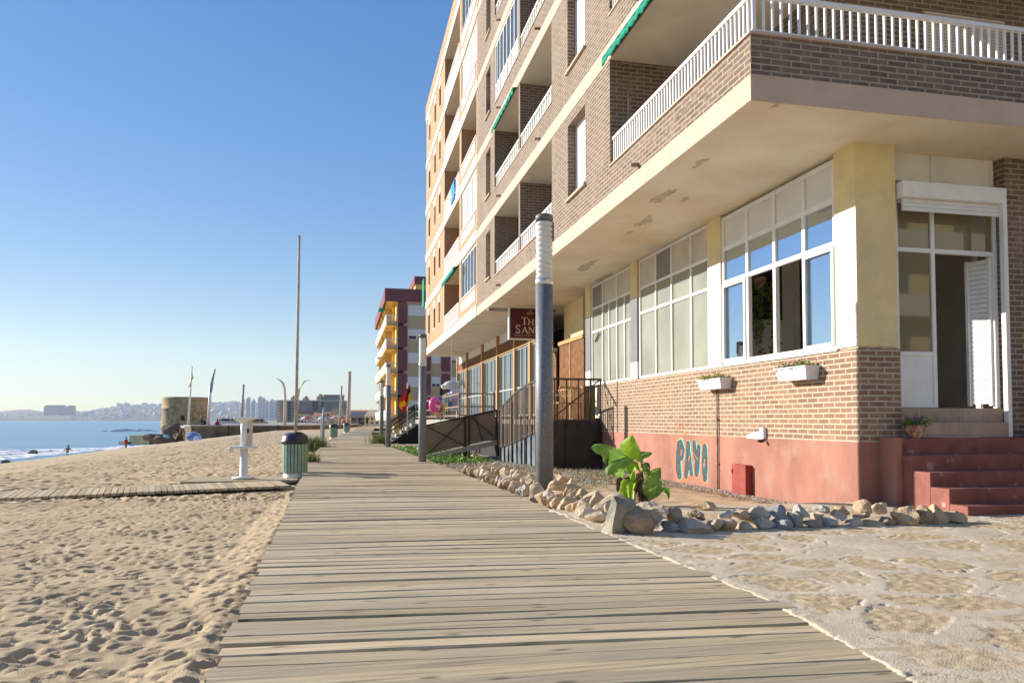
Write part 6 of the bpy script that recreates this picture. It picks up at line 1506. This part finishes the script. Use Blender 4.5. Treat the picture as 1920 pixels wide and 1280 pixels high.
tp = at(358.5, 96.8); a = Vector((tp.x, tp.y, zat(694, 97))); b_ = Vector((tp.x - .1, tp.y, zat(724, 97)))
def pk2(u, v): return 0 if (v + .25 * math.sin(u * 6) > .35 and v < .8 and u > .3) else 1
m_ = drape(a, b_, a + Vector((.25, -.2, -.9)), b_ + Vector((-.25, -.2, -.2)), 10, 12, pk2, amp=.15); o = m_.build('flag_cloth', FC[:2], fp, fix=False); md = o.modifiers.new('t', 'SOLIDIFY'); md.thickness = .01
pn = thing('promenade_lamp', 'promenade lamp with a leaning blue grey blade beside the watchtower', 'lamp post', tuple(at(391, 98, .3)), 'curved promenade lamps')
def pp(px, py, d): q = at(px, d); return Vector((q.x, q.y, zat(py, d)))
m_ = MB(); m_.tube([pp(391, 800, 98), pp(393, 760, 98), pp(394.5, 717, 98)], [.24, .2, .16], 12); m_.build('column', M['white'], pn)
m_ = MB(); m_.tube([pp(395, 735, 97.6), pp(397.5, 712, 97.6), pp(400, 700, 97.6), pp(403, 691, 97.6)], [.16, .17, .14, .05], 10); m_.build('blade', M['bluegrey'], pn)
def curved(px0, pts, lab, d=104):
    t = thing('promenade_lamp', lab, 'lamp post', tuple(at(px0, d, .2)), 'curved promenade lamps')
    m_ = MB(); P = [pp(a, b_, d) for a, b_ in pts]; m_.tube(P, [.21, .19, .17, .16, .14, .11, .07][:len(P)], 12); m_.build('column', M['cream_white'], t)
    m_ = MB(); e = P[-1]; dr_ = (P[-1] - P[-2]).normalized(); m_.tube([e - dr_ * .05, e + dr_ * .35], [.08, .03], 8); m_.build('lamp_head', M['white'], t)
curved(534, [(534, 801), (534.5, 770), (534.5, 745), (533, 727), (530, 718), (525, 713), (521, 711)], 'white promenade lamp curving over to the left behind the tall mast')
curved(556, [(553.5, 801), (556, 770), (558, 748), (560.5, 732), (565, 721), (570, 715), (576, 713)], 'white promenade lamp curving over to the right behind the tall mast')
# ---------------------------------------------------------------- yellow and maroon block
M['yb'] = mat('warm yellow render', (.80, .52, .13), .9, var=.05, vscale=.5)
M['tan'] = mat('tan render', (.55, .42, .27), .9, var=.05, vscale=.5)
M['maroon'] = mat('maroon render', (.22, .08, .088), .9, var=.08, vscale=.6)
yb = thing('yellow_apartment_block', 'yellow apartment block with rounded maroon panels and white balcony rails beyond the orange building', 'apartment building', (6, 88, 0))
YY, YX, YT = 88.0, 4.42, 16.3
m_ = MB(); m_.box(YX + 2.2, 22, YY + .15, 117, -.5, YT - .02); m_.box(YX + 1.6, YX + 2.2, YY + 2.6, 117, -.5, YT - .02); m_.build('wall', M['tan'], yb)
m_ = MB(); m_.box(YX, 22, YY, 117, YT - 1.45, YT); m_.build('roof_band', M['maroon'], yb)
def rpanel(x0, x1, z0, z1, y, mt, nm):
    r = .22; pts = []
    for cx, cz, a0 in ((x1 - r, z1 - r, 0), (x0 + r, z1 - r, 90), (x0 + r, z0 + r, 180), (x1 - r, z0 + r, 270)):
        for k_ in range(4): a = R(a0 + k_ * 30); pts.append((cx + r * math.cos(a), y, cz + r * math.sin(a)))
    q = MB(); q.poly(pts, (0, .12, 0)); return q.build(nm, M[mt], yb)
for k in range(5):
    zt_ = YT - 1.45 - k * 2.76; zb_ = zt_ - 2.72
    for x0, x1 in ((5.98, 7.0), (9.3, 9.75), (11.0, 12.0), (13.6, 14.4)): rpanel(x0, x1, zb_ + .12, zt_ - .06, YY + .03, 'maroon', 'maroon_panel')
    for n_, (x0, x1) in enumerate(((7.1, 9.15), (9.85, 10.9), (12.1, 13.5))):
        f = MB(); f.box(x0, x1, YY + .09, YY + .149, zt_ - 1.65, zt_ - .45); wo = f.build('window', M['shutter'], yb)
        if (k + n_) % 3 == 1:
            f = MB(); f.box(x0 + .1, x0 + .45 * (x1 - x0), YY + .07, YY + .089, zt_ - 1.6, zt_ - 1.25); f.box(x0 + .55 * (x1 - x0), x1 - .1, YY + .07, YY + .089, zt_ - 1.6, zt_ - 1.25); f.build('pane', M['glass_dark'], wo)
    # corner balconies
    sb_ = MB(); sb_.box(YX + .2, 5.95, YY + .02, 117, zb_ - .06, zb_ + .28); bl = sb_.build('balcony', M['tan'], yb)
    rl = MB(); rl.box(YX + .25, 5.9, YY + .05, YY + .1, zb_ + 1.02, zb_ + 1.10)
    for i in range(10): x_ = YX + .3 + i * .17; rl.box(x_ - .02, x_ + .02, YY + .06, YY + .09, zb_ + .28, zb_ + 1.02)
    rl.box(YX + .16, YX + .24, YY + .05, 117, zb_ + .28, zb_ + 1.12)
    rl.build('railing', M['white'], bl)
    for yy in (YY + .1, YY + 7, YY + 14, YY + 21):
        if yy > YY + 1: q = MB(); q.box(YX + .3, 6.0, yy, yy + .25, zb_ + .28, zt_ - .06); q.build('balcony_wall', M['yb'], bl)
        else: q = MB(); q.box(5.75, 5.95, yy, yy + 2.4, zb_ + .28, zt_ - .06); q.box(YX + 1.0, 6.0, yy + 2.45, yy + 2.6, zb_ + .28, zt_ - .06); q.build('balcony_wall', M['yb'], bl)
    q = MB(); q.box(YX + .25, 5.95, YY + .06, 116, zt_ - .065, zt_ - .061); q.build('balcony_ceiling', M['yb'], bl)
    if k % 2 == 0: q = MB(); q.box(YX - .5, YX + .2, YY + 3 + k * 2, YY + 6 + k * 2, zt_ - .5, zt_ - .42); q.build('awning', M['green_awning' if k == 0 else 'cream_white'], bl)
m_ = MB()
for x_ in (YX + .5, 5.6, 6.6, 8.0): m_.box(x_, x_ + .4, YY + .3, YY + .7, -.5, YT - 1.45 - 5 * 2.76)
m_.build('column', M['yb'], yb)
y2 = thing('maroon_roofed_block', 'taller block with a maroon roof band showing behind the yellow apartment block', 'apartment building', (12, 135, 0))
q0 = at(776, 135); m_ = MB(); m_.box(q0.x + .2, q0.x + 15, q0.y + .2, q0.y + 20, -.5, zat(530, 135)); m_.build('wall', M['yb'], y2)
m_ = MB(); m_.box(q0.x, q0.x + 15.2, q0.y, q0.y + 20.2, zat(531, 135), zat(516, 135)); m_.build('roof_band', M['maroon'], y2)
m_ = MB()
for k in range(5): m_.box(q0.x + .1, q0.x + 15.1, q0.y + .1, q0.y + .3, zat(560, 135) - k * 2.8, zat(560, 135) - k * 2.8 + .9)
m_.build('balcony', M['white'], y2)
# ---------------------------------------------------------------- far buildings
WHT = mat('far white render', (.72, .66, .58), .9, var=.1, vscale=.1); OCH = mat('far ochre render', (.55, .40, .26), .9, var=.1, vscale=.1); TIL = mat('terracotta tiles', (.42, .19, .11), .9, var=.15, vscale=.5); DWN = mat('far dark windows', (.06, .06, .07), .5, var=.1); GRY = mat('far grey wall', (.36, .31, .29), .9, var=.12, vscale=.2); DKR = mat('dark roof', (.10, .11, .13), .9, var=.15)
def house(px0, px1, pyt, d, lab, gable=True, wall=WHT, roof=TIL, pyb=799, dep=9, nwin=3, storeys=2, group=None, gpy=None):
    a, b_ = at(px0, d), at(px1, d); fw = Vector((math.sin(YAW), math.cos(YAW), 0)); zt_ = zat(pyt, d); zb_ = -.7
    t = thing('house', lab, 'house', tuple((a + b_) / 2 + Vector((0, 0, zb_))), group)
    wd = (b_ - a).length; rg = (b_ - a).normalized()
    def P(u, v, z): return a + rg * u * wd + fw * v + Vector((0, 0, z))
    m_ = MB(); m_.poly([P(0, 0, zb_), P(1, 0, zb_), P(1, dep, zb_), P(0, dep, zb_)], (0, 0, zt_ - zb_)); m_.build('wall', wall, t)
    m_ = MB(); rz = (gpy and zat(gpy, d)) or zt_ + min(wd, dep) * .28
    if gable == 'side': m_.poly([P(-.04, -.4, zt_), P(1.04, -.4, zt_), P(.5, -.4, rz)], tuple(fw * (dep + .8)))
    elif gable: m_.poly([P(-.03, -.5, zt_), P(-.03, dep + .5, zt_), P(-.03, dep / 2, rz)], tuple(rg * wd * 1.06))
    else: m_.poly([P(-.01, -.1, zt_), P(1.01, -.1, zt_), P(1.01, dep, zt_), P(-.01, dep, zt_)], (0, 0, .5))
    m_.build('roof', roof, t)
    for s_ in range(storeys):
        for i in range(nwin):
            u0 = (i + .25) / nwin; u1 = (i + .72) / nwin; h = (zt_ - .2 - max(zb_, 0)) / storeys; z0 = max(zb_, 0) + s_ * h + h * .3; q = MB(); q.poly([P(u0, -.06, z0), P(u1, -.06, z0), P(u1, -.06, z0 + h * .45), P(u0, -.06, z0 + h * .45)], tuple(fw * .1)); q.build('window', DWN, t)
    return t
ht = thing('hotel', 'long grey brown hotel block with small domed roof turrets across the beach', 'hotel', tuple(at(580, 520, 0)))
d = 520.0
def hp3(px, v, z): return at(px, d) + Vector((math.sin(YAW), math.cos(YAW), 0)) * v + Vector((0, 0, z))
def hbox(px0, px1, v0, v1, z0, z1, nm, mt, par=ht):
    q = MB(); q.poly([hp3(px0, v0, z0), hp3(px1, v0, z0), hp3(px1, v1, z0), hp3(px0, v1, z0)], (0, 0, z1 - z0)); return q.build(nm, mt, par)
hz = zat(752, d)
hbox(522, 640, 0, 18, -1, hz, 'wall', GRY)
hbox(521, 536, -1.5, 0, -1, hz + .6, 'end_bay', OCH)
for k in range(6):
    z_ = 1.5 + k * 2.1
    hbox(519.5, 528, -3.2, -1.5, z_, z_ + .8, 'balcony', WHT)
    for px in (541, 553, 587, 592, 603):
        hbox(px, px + 4, -.35, 0, z_ + .1, z_ + 1.5, 'window', DWN)
for px in (539, 550, 561, 584, 610): hbox(px, px + 1.0, -.6, 0, -1, hz, 'pier', OCH)
hbox(521, 640.5, -.8, 18, hz, hz + .8, 'cornice', WHT)
for px, w_, h_ in ((547, 7, 4), (570, 8, 3), (597, 10, 5)):
    bx = hbox(px - w_ / 2, px + w_ / 2, 2, 8, hz + .8, hz + .8 + h_ * .5, 'turret', OCH); q = MB(); c0 = hp3(px, 5, hz + .8 + h_ * .5); rr_ = w_ * .5 * d / FPX
    q.sphere(c0, rr_, (1, 1, 1.1), 8); q.build('dome', OCH, bx)
hbox(605, 638, 3, 12, hz + .8, hz + 4.0, 'penthouse', GRY); hbox(604, 639, 2.5, 12.5, hz + 4.0, hz + 4.6, 'penthouse_roof', TIL)
H = [(558, 576, 776, 210, 'terracotta gabled house at the left end of the row behind the promenade', 'side', WHT, TIL, 770), (574, 588, 779, 214, 'small white house with a steep tiled roof second in the row behind the promenade', True, WHT, TIL, 772), (584, 606, 780, 190, 'pink tiled villa in the middle of the row behind the promenade', True, WHT, TIL, 774), (602, 622, 779, 205, 'villa with a broad terracotta roof under the hotel', True, OCH, TIL, 772), (618, 634, 777, 180, 'white gabled house with a pointed cream front', 'side', WHT, OCH, 766), (606, 640, 788, 150, 'long low white beach bar below the pointed gable house', False, WHT, WHT, None), (640, 688, 782, 190, 'long low building with a dark roof at the boardwalk end', True, OCH, DKR, 771), (684, 712, 780, 170, 'small hip roofed tan kiosk house at the boardwalk end', True, WHT, OCH, 769), (655, 700, 772, 260, 'row of brown terraced houses behind the dark roofed building', True, OCH, TIL, 768)]
for a in H: house(*a[:5], gable=a[5], wall=a[6], roof=a[7], gpy=a[8])
# small parked vans, parasols and fences reading as clutter on the promenade
def van(px, d, col, lab):
    q = at(px, d, zat(799.5, d)); t = thing('parked_van', lab, 'van', tuple(q), 'vehicles on the promenade'); 
    mt = mat('vehicle paint', col, .4, var=.03)
    m_ = MB(); m_.poly([(q.x - 2, q.y, q.z + .35), (q.x + 2.1, q.y, q.z + .35), (q.x + 2.1, q.y, q.z + 1.0), (q.x + 1.5, q.y, q.z + 1.25), (q.x + 1.1, q.y, q.z + 1.9), (q.x - 2, q.y, q.z + 1.9)], (0, 1.7, 0)); o = m_.build('body', mt, t); bevel(o, .08)
    m_ = MB(); m_.box(q.x + .4, q.x + 1.2, q.y - .02, q.y - .001, q.z + 1.2, q.z + 1.7); m_.box(q.x - 1.6, q.x + .2, q.y - .02, q.y - .001, q.z + 1.2, q.z + 1.7); m_.build('side_window', DWN, t)
    for x_ in (-1.2, 1.3):
        m_ = MB(); m_.tube([(q.x + x_, q.y - .06, q.z + .34), (q.x + x_, q.y + .16, q.z + .34)], .34, 14); m_.build('wheel', M['dark'], t)
van(430, 165, (.7, .7, .7), 'white van parked on the promenade left of the foot shower'); van(484, 175, (.55, .42, .25), 'beige van parked on the promenade right of the foot shower')
CC = [(.75, .72, .68), (.55, .12, .08), (.1, .3, .5), (.7, .5, .3), (.15, .35, .3), (.7, .35, .35)]
for i in range(14):
    px = 572 + i * 5.2 + random.uniform(-1, 1); d = random.uniform(128, 150); q = at(px, d, zat(800, d) - .1); col = CC[i % 6]; nm = ['white', 'red', 'blue', 'sand coloured', 'green', 'pink'][i % 6]
    t = thing('bar_parasol', 'small %s parasol, %s from the left in the row outside the beach bar' % (nm, ORD[i]), 'parasol', tuple(q), 'parasols outside the beach bar')
    m_ = MB(); m_.tube([(q.x, q.y, q.z), (q.x, q.y, q.z + 1.9)], .04, 6); m_.build('pole', M['white'], t)
    m_ = MB(); m_.lathe([(.01, 2.0), (.35, 1.85), (.75, 1.55), (.74, 1.5)], tuple(q), 10); m_.build('canopy', mat('parasol cloth', col, .8, var=.05), t)
# ---------------------------------------------------------------- hazy headland with its town
M['hillside'] = mat('scrubby hillside', (.20, .17, .115), .95, var=.3, vscale=.012, col2=(.075, .085, .06), detail=9)
PRF = [(-700, 770), (-300, 766), (-100, 769), (0, 771), (30, 768), (60, 768), (86, 771), (100, 770), (140, 769), (152, 772), (165, 771), (195, 766), (215, 761), (228, 756), (238, 758), (255, 760), (300, 757), (340, 756), (390, 757), (430, 754), (470, 756), (520, 758), (560, 765), (620, 772), (690, 777), (760, 776), (900, 770), (1400, 760), (2400, 765)]
m_ = MB(); rows = [(4100, 0.0), (4150, .10), (4500, .42), (4900, .78), (5300, 1.0), (5900, .9), (7500, .3)]
xs_ = np.arange(-700, 2401, 12.0)
for d, f_ in rows:
    for px in xs_:
        pt_ = float(np.interp(px, [a for a, b in PRF], [b for a, b in PRF])); h = (HORIZ - pt_) / FPX * 5300 + 1.1
        h *= 1 + .10 * float(fbm(np.array(px / 25.0), np.array(d / 400.0), 3, 4)); q = at(px, d, -2.5 + (h + 2.5) * f_)
        m_.v.append(tuple(q))
n = len(xs_)
for j in range(len(rows) - 1):
    for i in range(n - 1): a = j * n + i; m_.f.append([a, a + 1, a + n + 1, a + n]); m_.m.append(0); m_.sm.append(True)
tag(m_.build('hills', M['hillside'], fix=False), kind='structure')
def hill_z(px, d):
    pt_ = float(np.interp(px, [a for a, b in PRF], [b for a, b in PRF])); h = (HORIZ - pt_) / FPX * 5300 + 1.1
    return -2.5 + (h + 2.5) * float(np.interp(d, [a for a, b in rows], [b for a, b in rows]))
q = at(300, 4050); m_ = MB(); m_.poly([tuple(at(72, 4080, -2.4)), tuple(at(108, 4080, -2.4)), tuple(at(106, 4120, -2.4)), tuple(at(74, 4120, -2.4))], (0, 0, 1.5)); m_.poly([tuple(at(240, 4080, -2.4)), tuple(at(420, 4080, -2.4)), tuple(at(420, 4140, -2.4)), tuple(at(240, 4140, -2.4))], (0, 0, 3)); tag(m_.build('far_beach', M['sand']), kind='structure')
HB = []
def far_block(w_, d_, h_, mt):
    t = bpy.data.objects.new('far_house', None); m_ = MB()
    m_.box(-w_, w_, -d_, d_, -8, h_); m_.box(-w_ * .5, w_ * .9, -d_ * .8, d_ * .9, h_, h_ * 1.35)
    nf = max(1, int(h_ / 4))
    for k in range(nf):
        for x_ in (-.7, -.25, .2, .65): m_.box(w_ * x_, w_ * (x_ + .22), -d_ - .3, -d_ + .1, k * 4 + 1.2, k * 4 + 3, 1)
    me = m_.build('far_house_mesh', [mt, DWN]); mesh = me.data; bpy.data.objects.remove(me); return mesh
MW = mat('town white render', (.80, .77, .72), .9, var=.05, vscale=.05); MP = mat('town pale pink render', (.70, .52, .42), .9, var=.05, vscale=.05)
FM = [far_block(9, 7, 8, MW), far_block(14, 8, 7, MW), far_block(7, 7, 12, MW), far_block(10, 9, 7, MP), far_block(18, 8, 12, MW)]
rr = random.Random(21)
def far_house(px, d, sc):
    o = bpy.data.objects.new('far_house', rr.choice(FM)); COL.objects.link(o); q = at(px, d, hill_z(px, d)); o.location = q; o.scale = (sc, sc, sc); o.rotation_euler = (0, 0, rr.uniform(-.6, .6))
    tag(o, 'tiny pale house among the many scattered over the hazy far hillside', 'house', 'houses on the far hillside')
for i in range(120):
    px = 155 + 155 * rr.random() ** .9; far_house(px, 4180 + 1100 * rr.random() ** 1.3, rr.uniform(.55, 1.1))
for i in range(150):
    px = 385 + 150 * rr.random(); far_house(px, 4180 + 1150 * rr.random() ** .8, rr.uniform(.7, 1.3))
for i in range(12): far_house(rr.uniform(0, 150), 4180 + 500 * rr.random(), rr.uniform(.5, .8))
TW = [(456, 6, 745), (466, 8, 744), (476, 7, 748), (488, 8, 742), (494, 8, 745), (501, 6, 750), (510, 9, 748), (517, 9, 750), (446, 6, 752)]
for i, (px, w_, pt_) in enumerate(TW):
    d = 3600 + i * 12; a = at(px, d); hw = w_ / 2 * d / FPX
    t = thing('tower_block', 'pale hazy high rise, %s from the left in the cluster left of the hotel' % ORD[sorted([q[0] for q in TW]).index(px)], 'high rise', (a.x, a.y, 0), 'high rises in the distance')
    m_ = MB(); m_.box(a.x - hw, a.x + hw, a.y - hw, a.y + hw, -3, zat(pt_ + 3, d)); m_.box(a.x - hw * .5, a.x + hw * .6, a.y - hw * .6, a.y + hw * .6, zat(pt_ + 3, d), zat(pt_, d)); m_.build('wall', MW, t)
    m_ = MB()
    for k in range(12):
        z_ = 12 + k * (zat(pt_, d) - 20) / 12
        for s_ in (-.72, -.2, .32): m_.box(a.x + hw * s_, a.x + hw * (s_ + .38), a.y - hw - .5, a.y - hw + .1, z_, z_ + (zat(pt_, d) - 20) / 22)
    m_.build('window', DWN, t)
t = thing('headland_hotel', 'large long block on the far headland at the left', 'hotel', tuple(at(113, 4600, 20))); d = 4600
a, b_ = at(88, d), at(134, d); dirv = (b_ - a)
m_ = MB(); m_.bar((a.x, a.y, zat(775, d)), (b_.x, b_.y, zat(775, d)), 60, 2 * (zat(762, d) - zat(775, d))); m_.build('wall', GRY, t)
c0, c1 = at(132, d), at(138, d); m_ = MB(); m_.bar((c0.x, c0.y, zat(775, d)), (c1.x, c1.y, zat(775, d)), 50, 2 * (zat(760, d) - zat(775, d))); m_.build('stair_tower', GRY, t)
m_ = MB(); m_.bar((a.x, a.y, zat(761.5, d)), (at(120, d).x, at(120, d).y, zat(761.5, d)), 40, 14); m_.build('roof', DKR, t)
# ---------------------------------------------------------------- the building across the side street, mirrored in the door glass
ac = thing('cream_apartment_building', 'cream apartment building with balconies across the side street, seen mirrored in the door glass', 'apartment building', (26, -10, 0))
M['cream_far'] = mat('warm cream render', (.62, .50, .27), .9, var=.06, vscale=.6)
m_ = MB(); m_.box(12, 44, -22, -10, -.5, 14); m_.build('wall', M['cream_far'], ac)
for k in range(5):
    m_ = MB(); m_.box(12, 44, -10, -8.9, 2.7 + k * 2.7, 2.95 + k * 2.7); m_.box(12, 44, -9.0, -8.9, 2.95 + k * 2.7, 3.6 + k * 2.7); m_.build('balcony', M['cream_white'], ac)
    for x in range(14, 43, 4): m_ = MB(); m_.box(x, x + 1.6, -10, -9.95, .4 + k * 2.7, 2.5 + k * 2.7); m_.build('window', M['glass_dark'], ac)
# ---------------------------------------------------------------- haze
m_ = MB(); m_.box(-6900, 6400, -180, 9200, -9, 330)
hz_ = m_.build('haze', bpy.data.materials.new('coastal haze')); hm = hz_.data.materials[0]; hm.use_nodes = True; t = hm.node_tree
t.nodes.remove(t.nodes['Principled BSDF']); pv = t.nodes.new('ShaderNodeVolumePrincipled'); pv.inputs['Color'].default_value = (.70, .79, .97, 1); pv.inputs['Density'].default_value = 0.00008; pv.inputs['Anisotropy'].default_value = 0.2
t.links.new(pv.outputs[0], t.nodes['Material Output'].inputs['Volume'])
hz_['kind'] = 'stuff'
